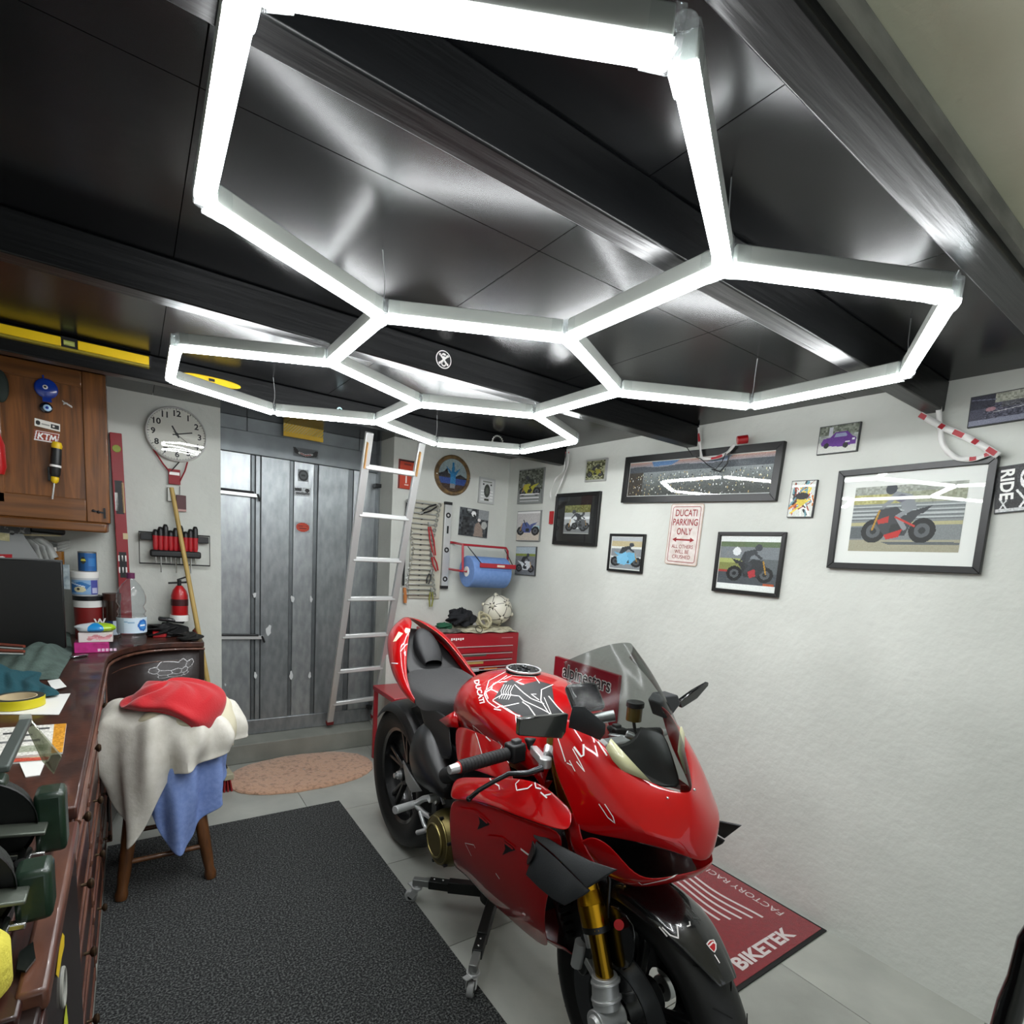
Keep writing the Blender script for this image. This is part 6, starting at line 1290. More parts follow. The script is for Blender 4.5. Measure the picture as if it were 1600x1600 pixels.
# red spirit level leaning beside the cabinet
lz0_, lz1_ = cp_(192, 915).z, cp_(178, 677).z; la, lb = cp_(181, 690, .02), cp_(198, 900, .02); lw_ = cp_(190, 690, .02).x - cp_(171, 690, .02).x
rlv = thing('spirit_level', 'tall red spirit level leaning on the wall beside the wooden cabinet', 'spirit level', (lb.x, YC - .03, ZW))
lt_, lbm = V3((la.x, YC - .016, lz1_)), V3((lb.x - .004, YC - .05, ZW + .001)); dl = (lt_ - lbm).normalized()
MB().bar(lbm, lt_, .022, lw_, (1, 0, 0)).build('body', M('level_red', '#8a0d18', .35, coat=.3), rlv, bevel=.002)
LL = (lt_ - lbm).length; nrm = V3((0, -1, 0))
def lvl(name, z, h, w, m_, dx=0): p = lbm + dl * ((z - ZW) / dl.z) + nrm * .0115 + V3((dx, 0, 0)); MB().bar(p - dl * h / 2, p + dl * h / 2, .003, w, (1, 0, 0)).build(name, m_, rlv)
lvl('slot', cp_(186, 778).z, .165, lw_ * .62, blackp); lvl('slot_print', cp_(186, 785).z, .09, .012, white_p, -.012); lvl('slot_scale', cp_(186, 778).z, .15, .010, M('scale_tan', '#b89a70', .6), .016)
p = lbm + dl * ((cp_(180, 702).z - ZW) / dl.z) + nrm * .012; MB().lathe([(0, .002), (.016, .002), (.018, 0)], p, nrm, 20).build('vial', M('vial_lime', '#8f9a3a', .2, coat=.5), rlv)
for k in range(6): lvl('vial_mark', cp_(190, 872 + (k // 3) * 18).z, .03, .006, whitel, -.016 + .014 * (k % 3))
lvl('slot', cp_(190, 882).z, .13, lw_ * .6, blackp); lvl('price_tag', cp_(196, 838).z, .03, .02, M('tag_yellow', '#c9b890', .6), .016)
# fire extinguisher
ex0 = ony(281, 960, YC - .09); fe = thing('fire_extinguisher', 'small red fire extinguisher hanging on the clock wall by the broom', 'fire extinguisher', ex0)
zl, zh = ony(281, 966, YC - .09).z, ony(281, 915, YC - .09).z; rr_ = (ony(295, 940, YC - .09).x - ony(268, 940, YC - .09).x) / 2
MB().lathe([(0, 0), (rr_ * .9, 0), (rr_, .01), (rr_, (zh - zl) * .7), (rr_ * .8, (zh - zl) * .86), (rr_ * .35, zh - zl), (0, zh - zl)], (ex0.x, YC - .09, zl), (0, 0, 1), 28).build('cylinder', redp, fe, smooth=50)
MB().cyl((ex0.x, YC - .09, zh - .005), (ex0.x, YC - .09, zh + .03), .010, n=14).build('valve', darkm, fe); MB().bar((ex0.x - .05, YC - .09, zh + .012), (ex0.x + .045, YC - .09, zh + .02), .012, .010).bar((ex0.x - .01, YC - .09, zh + .03), (ex0.x + .05, YC - .09, zh + .055), .012, .008).build('lever', blackp, fe, bevel=.002); MB().lathe([(rr_ + .001, .07), (rr_ + .001, .105)], (ex0.x, YC - .09, zl), (0, 0, 1), 28).build('label_band', M('ext_label', '#3a0a0e', .5), fe); MB().lathe([(rr_ + .006, -.012), (rr_ + .006, .02), (rr_ + .002, .02)], (ex0.x, YC - .09, zl), (0, 0, 1), 24).build('holder', white_p, fe)
BOX('wall_bracket', white_p, ex0.x - .03, ex0.x + .03, YC - .035, YC - .001, zl, zl + .1, fe)
# ------------------------------------------------------------------ wooden wall cabinet
YK = YC - .30
kx0, kx1, kz0, kz1 = -.62, -.086, 1.385, ZC - .012
cabm = M('cabinet_pine', '#824f1f', .42, col2='#583310', nscale=10, nstretch=(5, 5, .35), ndist=.6, coat=.3, bump=.04, bscale=40); cabd = M('cabinet_pine_dark', '#6a3e17', .42, col2='#48280e', nscale=10, nstretch=(5, 5, .35), coat=.3); cabh = M('cabinet_pine_h', '#784a1e', .42, col2='#583413', nscale=10, nstretch=(.35, 5, 5), coat=.3)
kab = thing('wall_cabinet', 'brown pine wall cabinet with panelled door hanging at the left', 'cabinet', ((kx0 + kx1) / 2, YC - .15, kz0))
BOX('carcass', cabd, kx0, kx1 - .004, YK + .022, YC - .001, kz0, kz1, kab, bevel=.003)
dr = BOX('door_panel', cabm, kx0 + .02, kx1 - .07, YK + .008, YK + .02, kz0 + .09, kz1 - .05, kab, bevel=.002)
def kp(x, y): return ony(x, y, YK)
for (x0, x1, z0, z1, m_) in ((kx1 - .085, kx1, kz0, kz1, cabm), (-.475, -.44, kz0 + .055, kz1, cabm), (kx0, kx1 - .085, kz0, kz0 + .10, cabh), (kx0, kx1 - .085, kz1 - .07, kz1, cabh), (kx0, -.476, kz0 + .1, kz1, cabm)):
    BOX('door_rail', m_, x0, x1, YK, YK + .02, z0, z1, kab, bevel=.004)
BOX('cornice', cabh, kx0, kx1 - .012, YK - .02, YC - .05, kz0 - .045, kz0 - .001, kab, bevel=.008)
mb = MB()
for k in range(3): mb.sphere(kp(148 + 7 * k, 799 + k) + V3((0, -.003, 0)), .007 if k != 1 else .009, 10, 8)
hgo = MB().bar(kp(145, 798) + V3((0, -.003, 0)), kp(165, 802) + V3((0, -.003, 0)), .007, .005, (0, 1, 0)).bar(kp(163, 794) + V3((0, -.003, 0)), kp(164, 810) + V3((0, -.003, 0)), .008, .005, (0, 1, 0)).sphere(kp(146, 798) + V3((0, -.004, 0)), .006, 8, 6).sphere(kp(154, 800) + V3((0, -.004, 0)), .007, 8, 6).build('hinge', blackp, kab)
# stickers on the cabinet door
yk2 = YK + .0065
def stick(pxs, cv, nm='sticker', par=kab):
    p = [ony(x, y, yk2) for x, y in pxs]; return cv.mesh(nm, p[0], p[1], p[2], PRINT, par)
cv = Canvas(46, 16, '#e4e2da'); cv.ell(.13, .5, .09, .3, '#1d1e1f').rect(.27, .42, .58, .6, '#9a9a94').rect(.64, .25, .95, .8, '#232425').rect(.7, .4, .78, .65, '#d6d4cc'); stick(((54, 653), (94, 663), (54, 665)), cv)
cv = Canvas(46, 20, '#8a4a30'); cv.poly([(.08, .1), (1, .1), (.92, 1), (0, 1)], '#e6e2de').poly([(.12, .16), (.96, .16), (.9, .9), (.06, .9)], '#93361f'); cv.line([(.2, .3), (.16, .8)], .03, '#f0f0ee').line([(.34, .3), (.22, .55), (.34, .8)], .03, '#f0f0ee').line([(.42, .3), (.6, .3)], .03, '#f0f0ee').line([(.52, .3), (.48, .8)], .03, '#f0f0ee').line([(.62, .8), (.68, .35), (.74, .7), (.84, .35), (.86, .8)], .03, '#f0f0ee'); stick(((53, 670), (93, 677), (53, 687)), cv)
cv = Canvas(24, 12, '#6a4220'); cv.line([(.1, .3), (.4, .5), (.2, .7)], .05, '#b9bcbc').line([(.45, .45), (.95, .7)], .07, '#c9cacb'); stick(((96, 623), (113, 629), (96, 633)), cv)
# blue eye charms
ec_ = ony(72, 607, YK - .006); eye = thing('eye_amulet', 'blue glass eye amulet hanging on the cabinet door', 'amulet', ony(72, 643, YK - .006))
blu = M('glass_blue', '#16399a', .2, coat=.7)
MB().sphere(ec_ + V3((0, .002, 0)), .040, 20, 10, (1, .25, 1.05)).bar(ec_ + V3((0, .002, -.02)), ec_ + V3((.002, .002, -.055)), .03, .008, (0, 1, 0)).build('amulet_body', blu, eye); MB().sphere(ec_ + V3((-.002, -.008, .004)), .009, 12, 8, (1, .3, 1)).build('eye_white', whitel, eye); MB().sphere(ec_ + V3((-.002, -.011, .004)), .0045, 10, 6, (1, .3, 1)).build('pupil', blackp, eye)
e2 = ony(73, 637, YK - .006); MB().sphere(e2 + V3((-.002, .002, 0)), .022, 18, 10, (1, .25, 1)).build('lower_bead', M('bead_black', '#0a0d18', .2, coat=.6), eye); MB().sphere(e2 + V3((.002, -.004, -.001)), .014, 14, 8, (1, .3, 1)).build('lower_white', M('bead_blue_white', '#a9cdea', .3), eye); MB().sphere(e2 + V3((.002, -.008, -.001)), .006, 10, 6, (1, .3, 1)).build('lower_pupil', blu, eye); MB().tube([ony(67, 586, YK - .004), ony(68, 595, YK - .006)], .003, 6).build('loop', blu, eye)
# screwdriver clipped to the door
s0, s1, s2_, s3 = ony(89, 691, YK - .03), ony(86, 745, YK - .03), ony(84, 755, YK - .03), ony(82, 780, YK - .03)
sdv = thing('screwdriver', 'black and yellow handled screwdriver clipped on the cabinet door', 'screwdriver', s3); axd = (s0 - s1)
Ls = axd.length
MB().lathe([(.014, 0), (.0185, .012), (.019, Ls * .5), (.0175, Ls * .82)], s1, axd, 18).build('grip', blackp, sdv, smooth=60); MB().lathe([(.0178, Ls * .82), (.0195, Ls * .9), (.015, Ls), (0, Ls * 1.02)], s1, axd, 18).build('cap', yellowp, sdv, smooth=60); MB().lathe([(.0195, Ls * .28), (.0198, Ls * .31), (.0195, Ls * .34)], s1, axd, 18).build('ring', whitel, sdv); MB().lathe([(.006, -.028), (.013, -.02), (.014, -.002), (.012, 0)], s1, axd, 16).build('collar', yellowp, sdv, smooth=50); MB().cyl(s1, s3, .004, n=8).build('blade', steel, sdv)
BOX('clip', blackp, s1.x - .025, s1.x + .005, YK - .03, YK, s1.z - .02, s1.z + .04, sdv, bevel=.003)
# items hanging at the extreme left of the cabinet
hg1 = thing('hanging_cloth', 'dark green item hanging at the left edge of the cabinet', 'cloth', ony(2, 640, YK - .03)); MB().sphere(ony(0, 603, YK - .03), .05, 16, 12, (.55, .35, 1.3)).build('body', M('dark_green', '#16241e', .7), hg1, smooth=60)
hg2 = thing('flat_bottle', 'red flat bottle hanging at the left edge of the cabinet', 'bottle', ony(-2, 742, YK - .03)); a = ony(-8, 740, YK - .03); MB().lathe([(.0, 0), (.03, 0), (.038, .03), (.036, .12), (.022, .17), (.01, .2), (0, .2)], a, (0, 0, 1), 20).build('body', M('bottle_red', '#b00c12', .35, coat=.3), hg2, smooth=50)
# long tool below the cabinet
ta, tb_ = ony(-10, 818, YC - .2), ony(102, 832, YC - .2); ut = thing('paint_scraper', 'long black and cream tool case lying on the grey sheet under the cabinet', 'tool', tb_)
MB().bar(ony(-10, 822, YC - .2), ony(48, 826, YC - .2), .05, .05, (0, 1, 0)).build('label_sleeve', M('sleeve_grey', '#3a3c3c', .5, col2='#8a8c8a', nscale=60, contrast=(.5, .6)), ut, bevel=.003); MB().bar(ony(46, 826, YC - .2), tb_, .03, .03, (0, 1, 0)).build('handle', blackp, ut, bevel=.01); MB().bar(ony(10, 835, YC - .2), ony(96, 837, YC - .2), .008, .01, (0, 1, 0)).build('lower_edge', M('edge_cream', '#b0a684', .6), ut, bevel=.003)
gb = thing('grey_sheet', 'light grey sheet with red logo sticker behind the black monitor', 'sheet', ony(20, 880, YC - .22)); q_ = [ony(x, y, YC - .22) for x, y in ((-40, 826), (34, 832), (66, 880), (66, 905), (-40, 905))]; q_[3].z = q_[4].z = ZW; q_ = [V3((p.x, YC - .22, p.z)) for p in q_]
MB().prism(q_, (0, .006, 0)).build('sheet', M('sheet_grey', '#8c8e8e', .45), gb); p = ony(19, 833, YC - .222); MB().lathe([(0, 0), (.008, 0)], p + V3((0, -.002, 0)), (0, -1, 0), 14).build('hole', blackp, gb)
p = [ony(x, y, YC - .224) for x, y in ((-6, 866), (19, 866), (-6, 876))]; cv = Canvas(20, 10, '#a81420'); cv.ell(.35, .7, .25, .4, '#e8e4e2').ell(.5, .8, .2, .3, '#a81420'); cv.mesh('logo_sticker', p[0], p[1], p[2], PRINT, gb)
p = [ony(x, y, YC - .224) for x, y in ((0, 832), (15, 834), (0, 844))]; Canvas(4, 4, '#b5ae84').noise(.05).mesh('tape_piece', p[0], p[1], p[2], PRINT, gb)
# black monitor
ym_ = 3.02; m0, m1, m2_ = ony(-60, 876, ym_), ony(97, 877, ym_), ony(102, 975, ym_)
mon = thing('monitor', 'black flat monitor panel standing on the workbench at the left', 'monitor', (-.42, ym_ + .02, ZW)); BOX('screen', M('monitor_black', '#0a0b0b', .35), m0.x - .05, m1.x, ym_, ym_ + .03, ZW + .02, m1.z, mon, bevel=.004); BOX('stand', blackp, m0.x + .05, m1.x - .05, ym_ - .04, ym_ + .10, ZW, ZW + .02, mon, bevel=.004); BOX('top_edge', M('mon_grey', '#5a5c5c', .4), m0.x - .05, m1.x + .0, ym_ + .002, ym_ + .028, m1.z, m1.z + .004, mon)
# rolled white strips and amber bottle behind
wr = thing('folded_plastic', 'white folded plastic sheets hanging behind the monitor', 'plastic', ony(70, 880, YC - .1))
for k, (a, b) in enumerate((((42, 838), (66, 874)), ((50, 838), (78, 876)), ((58, 840), (84, 872)))): MB().tube([ony(*a, YC - .1 - .01 * k), ony((a[0] + b[0]) / 2 + 3, (a[1] + b[1]) / 2 - 3, YC - .12), ony(*b, YC - .1 - .01 * k)], .02, 10).build('roll', M('plastic_white', '#b9bcb8', .4, col2='#8f928f', nscale=20), wr)
for k in range(3): MB().tube([ony(70, 846 + 6 * k, YC - .05), ony(90, 850 + 5 * k, YC - .08), ony(108, 846 + 4 * k, YC - .05)], .008, 8).build('sheet_edge', MATS['plastic_white'], wr)
ab_ = ony(91, 858, YC - .1); am = thing('amber_bottle', 'small amber bottle with white cap behind the monitor', 'bottle', (ab_.x, YC - .1, ab_.z - .12)); MB().lathe([(0, -.12), (.02, -.12), (.022, -.1), (.022, -.01), (.0, -.01)], ab_, (0, 0, 1), 18).build('body', M('amber', '#8a5a1c', .2, coat=.5), am, smooth=40); MB().cyl(ab_ + V3((-.02, 0, -.01)), ab_ + V3((-.02, 0, .008)), .014, n=14).build('cap', white_p, am)
# paint cans stacked
yk = YC - .13
def can(nm, lb, x0, x1, ybot, ytop, mat, lid=None, lidh=.012, parts=()):
    b0, b1, t0 = ony(x0, ybot, yk), ony(x1, ybot, yk), ony((x0 + x1) / 2, ytop, yk); r = (b1.x - b0.x) / 2; cx = (b0.x + b1.x) / 2; z0 = b0.z; z1 = t0.z
    return cx, r, z1, z0
cx, r, z3, z2 = can('', '', 122, 152, 892, 862, None); z1_ = ony(135, 930, yk).z
R2 = (ony(154, 905, yk).x - ony(110, 905, yk).x) / 2; cx2 = (ony(154, 905, yk).x + ony(110, 905, yk).x) / 2
c3 = thing('paint_tub', 'red tub with black lid and white lettering, lowest of the stacked cans', 'paint tub', (cx2 + .01, yk, ZW)); MB().lathe([(0, 0), (R2 * 1.02, 0), (R2 * 1.06, z1_ - .02 - ZW), (0, z1_ - .02 - ZW)], (cx2 + .01, yk, ZW), (0, 0, 1), 32).build('tub', M('tub_red', '#7d1a18', .5), c3, smooth=40); MB().lathe([(R2 * 1.07, z1_ - .055 - ZW), (R2 * 1.08, z1_ - .02 - ZW)], (cx2 + .01, yk, ZW), (0, 0, 1), 32).build('white_band', white_p, c3); MB().lathe([(R2 * 1.12, z1_ - .022 - ZW), (R2 * 1.12, z1_ - .001 - ZW), (0, z1_ - .001 - ZW)], (cx2 + .01, yk, ZW), (0, 0, 1), 32).build('lid', blackp, c3, smooth=40)
text('lettering', 'W', V3((cx2 + .055, yk - R2 * 1.02, ZW + (z1_ - ZW) * .4)), (.9, .35, 0), (0, 0, 1), whitel, c3, .045, bold=.03)
c2_ = thing('paint_bucket', 'white paint bucket with blue fish label in the stacked cans', 'paint bucket', (cx2, yk, z1_)); MB().lathe([(0, 0), (R2 * .94, 0), (R2, z2 - z1_ - .02), (0, z2 - z1_ - .02)], (cx2, yk, z1_), (0, 0, 1), 32).build('bucket', M('bucket_white', '#c3c6c8', .45), c2_, smooth=40); MB().lathe([(R2 * 1.04, z2 - z1_ - .03), (R2 * 1.04, z2 - z1_ - .001), (0, z2 - z1_ - .001)], (cx2, yk, z1_), (0, 0, 1), 32).build('lid', white_p, c2_, smooth=40)
def wraplabel(cv, c, R, z0, z1, a0, a1, parent, nm='label'):
    rows = [[V3((c[0] + math.cos(a0 + (a1 - a0) * j / cv.w) * R, c[1] + math.sin(a0 + (a1 - a0) * j / cv.w) * R, z1 + (z0 - z1) * i / cv.h)) for j in range(cv.w + 1)] for i in range(cv.h + 1)]
    o = MB().grid(rows).build(nm, PRINT, parent, smooth=60, weld=False, recalc=False); at = o.data.color_attributes.new('Col', 'FLOAT_COLOR', 'CORNER'); a = cv.a.reshape(-1, 3); l = np.where(a <= .04045, a / 12.92, ((a + .055) / 1.055) ** 2.4); c_ = np.ones((len(l), 4, 4)); c_[:, :, :3] = l[:, None, :]; at.data.foreach_set('color', c_.ravel())
cv = Canvas(48, 24, '#7fa6cc'); cv.poly([(0, .3), (.4, .1), (.7, .35), (.5, .8), (0, .9)], '#2f6fae').ell(.35, .65, .2, .2, '#d6cfa8').ell(.3, .62, .05, .08, '#33302a').rect(.7, 0, 1, 1, '#4a52a0').rect(.74, .55, .96, .9, '#b9bcd8').line([(0, .2), (.5, .45)], .02, '#cfe0ee'); wraplabel(cv, (cx2, yk), R2 * .985 + .001, z1_ + .008, z2 - .04, -2.7, -.4, c2_)
c1_ = thing('paint_can', 'small blue paint can on top of the stacked cans', 'paint can', (cx, yk, z2)); MB().lathe([(0, 0), (r, 0), (r, z3 - z2), (r * .93, z3 - z2), (r * .93, z3 - z2 - .006), (0, z3 - z2 - .006)], (cx, yk, z2), (0, 0, 1), 28).build('can', M('can_steel', '#8b8d8d', .3, .7), c1_, smooth=40); cv = Canvas(36, 18, '#1a5c9c'); cv.rect(0, 0, .4, 1, '#174878').ell(.32, .4, .12, .2, '#2a2c20').line([(.22, .4), (.42, .4)], .02, '#c9c24a').rect(.55, .3, .9, .7, '#2f74b4'); wraplabel(cv, (cx, yk), r + .0008, z2 + .003, z3 - .006, -2.7, -.4, c1_)
sb_ = ony(104, 902, YC - .2); sbo = thing('sachet', 'small white printed sachet behind the monitor edge', 'sachet', sb_); a, b = ony(98, 882, YC - .2), ony(110, 921, YC - .2); BOX('packet', M('packet_pale', '#a9b4b8', .4, col2='#6f7f86', nscale=40), a.x, b.x, YC - .205, YC - .195, b.z, a.z, sbo, bevel=.002)
jb = onz(171, 972, ZW); jx = ony(171, 968, YC - .15).x + .012; jar = thing('brown_jar', 'brown jar with white label between the cans and the water bottle', 'jar', (jx, YC - .15, ZW)); jt = ony(171, 927, YC - .15).z; jr = .035; MB().lathe([(0, 0), (jr, 0), (jr, jt - ZW - .03), (0, jt - ZW - .03)], (jx, YC - .15, ZW), (0, 0, 1), 24).build('body', M('jar_brown', '#2a160e', .3, coat=.4), jar, smooth=40); MB().lathe([(jr * 1.08, jt - ZW - .035), (jr * 1.08, jt - ZW), (0, jt - ZW)], (jx, YC - .15, ZW), (0, 0, 1), 24).build('lid', M('lid_brown', '#3a1d12', .4), jar, smooth=40); cv = Canvas(20, 16, '#223a66'); cv.rect(.5, 0, 1, 1, '#b9c6d2').ell(.25, .5, .2, .3, '#8fa6b8'); wraplabel(cv, (jx, YC - .15), jr + .0008, ZW + .02, ZW + .09, -2.4, -.6, jar)
# water bottle
wb = onz(207, 1008, ZW); wt = ony(203, 895, wb.y).z; hh = wt - ZW; wr_ = .058
bot = thing('water_bottle', 'clear empty plastic water bottle with blue label and purple cap', 'bottle', (wb.x, wb.y, ZW))
pet = Mglass('pet_plastic', '#f4f7f8', .05, 1.5, .04, '#d8e0e4')
pf = [(0, .004), (.04, 0), (.055, .012), (.058, .06), (.052, .075), (.058, .09), (.058, .2), (.050, .215), (.058, .24), (.047, .27), (.058, .30), (.058, .34), (.05, .38), (.036, .42), (.018, .45), (.014, .46), (.014, .475)]
MB().lathe([(a * wr_ / .058, b * hh / .5) for a, b in pf], (wb.x, wb.y, ZW), (0, 0, 1), 32).build('body', pet, bot, smooth=60); MB().lathe([(.017, .462 * hh / .5), (.017, hh), (0, hh)], (wb.x, wb.y, ZW), (0, 0, 1), 20).build('cap', M('cap_purple', '#5a1c46', .4), bot, smooth=40)
cv = Canvas(48, 20, '#c9dbe8'); cv.ell(.72, .5, .13, .38, '#1c62b0').ell(.72, .5, .09, .24, '#3f86cc').rect(.64, .44, .8, .56, '#eef4f8').line([(0, .2), (.5, .3)], .02, '#8fb2cc').rect(0, 0, .3, 1, '#b4c6d2'); wraplabel(cv, (wb.x, wb.y), wr_ + .0012, ZW + .095 * hh / .5, ZW + .2 * hh / .5, -3.0, .1, bot)
# gloves, boxes
gl = onz(172, 985, ZW); lump('green_gloves', 'olive green work gloves behind the boxes on the bench', 'gloves', (gl.x, gl.y, ZW + .001), .085, .06, .03, M('glove_olive', '#6b6c1c', .8, col2='#4e5016', nscale=30, bump=.3, bscale=80), 9, .35)
def box_px(nm, lb, cat, p0, p1, ybase, z0, h, d, mats, fl_=None):
    a, b = onz(p0, ybase, z0), onz(p1, ybase, z0); o = thing(nm, lb, cat, ((a.x + b.x) / 2, a.y + d / 2, z0)); BOX('carton', mats, a.x, b.x, a.y, a.y + d, z0, z0 + h, o, bevel=.002); return o, a, b
mg, a, b = box_px('magenta_box', 'magenta tissue box at the bottom of the small stack on the bench', 'box', 116, 170, 1021, ZW + .0005, .045, .09, M('box_magenta', '#c22f86', .5, col2='#a8246f', nscale=30))
for k in range(5): BOX('printed_mark', M('mark_pale', '#e6c6dc', .5), a.x + .08 + k * .014, a.x + .09 + k * .014, a.y - .0006, a.y, ZW + .006, ZW + .018, mg)
o2 = thing('white_box', 'white and pink printed box stacked on the magenta box', 'box', (a.x + .07, a.y + .05, ZW + .046)); BOX('carton', M('box_white', '#d0c6c4', .5), a.x + .015, b.x + .015, a.y + .005, a.y + .085, ZW + .046, ZW + .088, o2, bevel=.002); cv = Canvas(30, 12, '#d8cfcc'); cv.line([(.3, .7), (.5, .3), (.75, .6), (.95, .3)], .06, '#c9848a').line([(.3, .4), (.6, .7), (.9, .6)], .04, '#e0a0a8'); cv.mesh('print', V3((a.x + .017, a.y + .0045, ZW + .086)), V3((b.x + .013, a.y + .0045, ZW + .086)), V3((a.x + .017, a.y + .0045, ZW + .048)), PRINT, o2)
w_ = lump('wipes_pack', 'blue, yellow and green wipes packet lying on the white box', 'packet', (a.x + .075, a.y + .045, ZW + .089), .075, .05, .022, PRINTG, 13, .06, 32, 14)
at = w_.data.color_attributes.new('Col', 'FLOAT_COLOR', 'CORNER')
for p in w_.data.polygons:
    t = math.atan2(p.center.y, p.center.x); c_ = lin('#1f86c8') if -2.1 < t < -.9 else (lin('#9cc21c') if -.9 <= t < .6 else (lin('#d2c81e') if t < 2.2 and t > 0 else lin('#c9ced2')))
    for li in p.loop_indices: at.data[li].color = (*c_, 1)
cl2 = onz(124, 1025, ZW + .004); ps = thing('metal_clip', 'small steel clip lying in front of the magenta box', 'clip', cl2); MB().bar(onz(111, 1027, ZW + .006), onz(136, 1023, ZW + .006), .022, .010).build('clip', steel, ps, bevel=.004); MB().bar(onz(113, 1028, ZW + .0125), onz(134, 1024, ZW + .0125), .010, .003).build('clip_slot', blackp, ps)
# cloths on the bench
def flatcloth(nm, lb, pxs, mat, z=ZW, h=.02, seed=1, n=26, m=20, thick=.004, cat='cloth'):
    rnd = random.Random(seed); a, b, c_, d = [onz(x, y, z) for x, y in pxs]; ph = [rnd.uniform(0, 6) for _ in range(6)]; rows = []
    for i in range(m + 1):
        v = i / m; r_ = []
        for j in range(n + 1):
            u = j / n; p = a.lerp(b, u).lerp(d.lerp(c_, u), v); e = min(u, 1 - u, v, 1 - v) * 4; e = min(1, e)
            zz = z + .004 + h * e * (.5 + .5 * math.sin(5 * u + 4 * v + ph[0])) * (.6 + .4 * math.sin(9 * v - 3 * u + ph[1])) + h * .4 * e * abs(math.sin(13 * u + 7 * v + ph[2]))
            r_.append(V3((p.x + .012 * math.sin(7 * v + ph[3]), p.y + .02 * math.sin(6 * u + ph[4]), zz)))
        rows.append(r_)
    return MB().grid(rows).build(nm, mat, None, smooth=70, sub=1, solid=-thick, label=lb, cat=cat)
gm = M('cloth_greygreen', '#54665f', .9, col2='#44544e', nscale=24, bump=.3, bscale=140); tm = M('cloth_teal', '#0f4650', .9, bump=.3, bscale=140)
flatcloth('grey_green_towel', 'grey green towel crumpled on the bench in front of the monitor', ((-40, 985), (118, 980), (98, 1062), (-40, 1075)), gm, h=.05, seed=3)
flatcloth('teal_cloth', 'dark teal cloth lying over the edge of the grey green towel', ((-40, 1048), (58, 1050), (88, 1086), (-40, 1094)), tm, z=ZW + .008, h=.045, seed=6)
tl2 = onz(20, 1022, ZW + .05)
for k in range(4):
    o = thing('wrench_set', 'chrome and red small tool lying on the grey green towel', 'tool', onz(-5, 1008 + 5 * k, ZW + .062), group='small tools on the towel'); MB().tube([onz(-10, 1006 + 5 * k, ZW + .066), onz(38, 1010 + 4 * k, ZW + .066)], .006, 8).build('tool_shaft', steel if k % 2 else M('tool_redbrown', '#7a3a2a', .4), o)
pp_ = [onz(x, y, ZW + .0075) for x, y in ((74, 1064), (93, 1061), (104, 1073), (83, 1078))]; MB().prism(pp_, (0, 0, .001)).build('paper_slip', white_p, label='small white paper slip beside the teal cloth', cat='paper')
# paper sheet and tape
pp_ = [onz(x, y, ZW + .0005) for x, y in ((-40, 1092), (110, 1084), (92, 1117), (-40, 1116))]; MB().prism(pp_, (0, 0, .0012)).build('paper_sheet', white_p, label='white paper sheet under the roll of yellow tape', cat='paper')
tc_ = onz(28, 1104, ZW); tp_ = thing('tape_roll', 'roll of yellow and black tape lying on the white paper', 'tape roll', tc_); tr2 = (onz(73, 1100, ZW).x - onz(-17, 1108, ZW).x) / 2
MB().lathe([(tr2 * .72, .003), (tr2 * .985, .003), (tr2, .004), (tr2, .030), (tr2 * .985, .031), (tr2 * .72, .031), (tr2 * .72, .003)], tc_, (0, 0, 1), 48).build('tape', M('tape_yellow', '#c9bd14', .45), tp_, smooth=30); MB().lathe([(tr2 * .73, .0315), (tr2 * .985, .0315)], tc_, (0, 0, 1), 48).build('tape_side', M('tape_dark', '#2c3028', .6), tp_); MB().lathe([(tr2 * .68, .003), (tr2 * .72, .003), (tr2 * .72, .032), (tr2 * .68, .032), (tr2 * .68, .003)], tc_, (0, 0, 1), 48).build('core', M('core_card', '#b9a888', .8), tp_, smooth=30)
# magazines
def paperq(nm, lb, pxs, z, cv, group=None):
    a, b, c_, d = [onz(x, y, z) for x, y in pxs]; o = thing(nm, lb, 'magazine', (a + b + c_ + d) / 4, group=group); MB().prism([a, b, c_, d], (0, 0, .004)).build('pages', white_p, o, smooth=0); up = V3((0, 0, .0048)); rows = [[a.lerp(b, j / cv.w).lerp(d.lerp(c_, j / cv.w), i / cv.h) + up for j in range(cv.w + 1)] for i in range(cv.h + 1)]
    k = MB().grid(rows).build('cover', PRINT, o, smooth=0, weld=False, recalc=False); at = k.data.color_attributes.new('Col', 'FLOAT_COLOR', 'CORNER'); aa = cv.a.reshape(-1, 3); l = np.where(aa <= .04045, aa / 12.92, ((aa + .055) / 1.055) ** 2.4); q = np.ones((len(l), 4, 4)); q[:, :, :3] = l[:, None, :]; at.data.foreach_set('color', q.ravel())
cv = Canvas(40, 30, '#d6d4cc'); cv.rect(.84, 0, 1, 1, '#c98a1e'); [cv.rect(.05 + .2 * k, .1 + .1 * (k % 3), .2 + .2 * k, .16 + .1 * (k % 3), '#3a3c3c') for k in range(4)]; cv.rect(.1, .5, .7, .55, '#6a6c6a').rect(.3, .7, .8, .9, '#9aa08c').noise(.08)
paperq('magazine', 'opened magazine with orange edge lying on the bench top', ((-30, 1142), (104, 1133), (98, 1178), (-30, 1190)), ZW + .006, cv)
cv = Canvas(30, 20, '#dcd6b4'); cv.rect(0, .85, 1, 1, '#b8452e').rect(.1, .2, .6, .5, '#5a5f54').noise(.06)
paperq('magazine', 'pale yellow leaflet with red edge under the opened magazine', ((10, 1160), (92, 1160), (75, 1190), (18, 1194)), ZW + .0005, cv)
pp_ = [onz(x, y, ZW + .0005) for x, y in ((30, 1192), (72, 1188), (62, 1212), (40, 1215))]; MB().prism(pp_, (0, 0, .002)).build('torn_paper', white_p, label='torn white paper scrap near the grinder wheel', cat='paper')
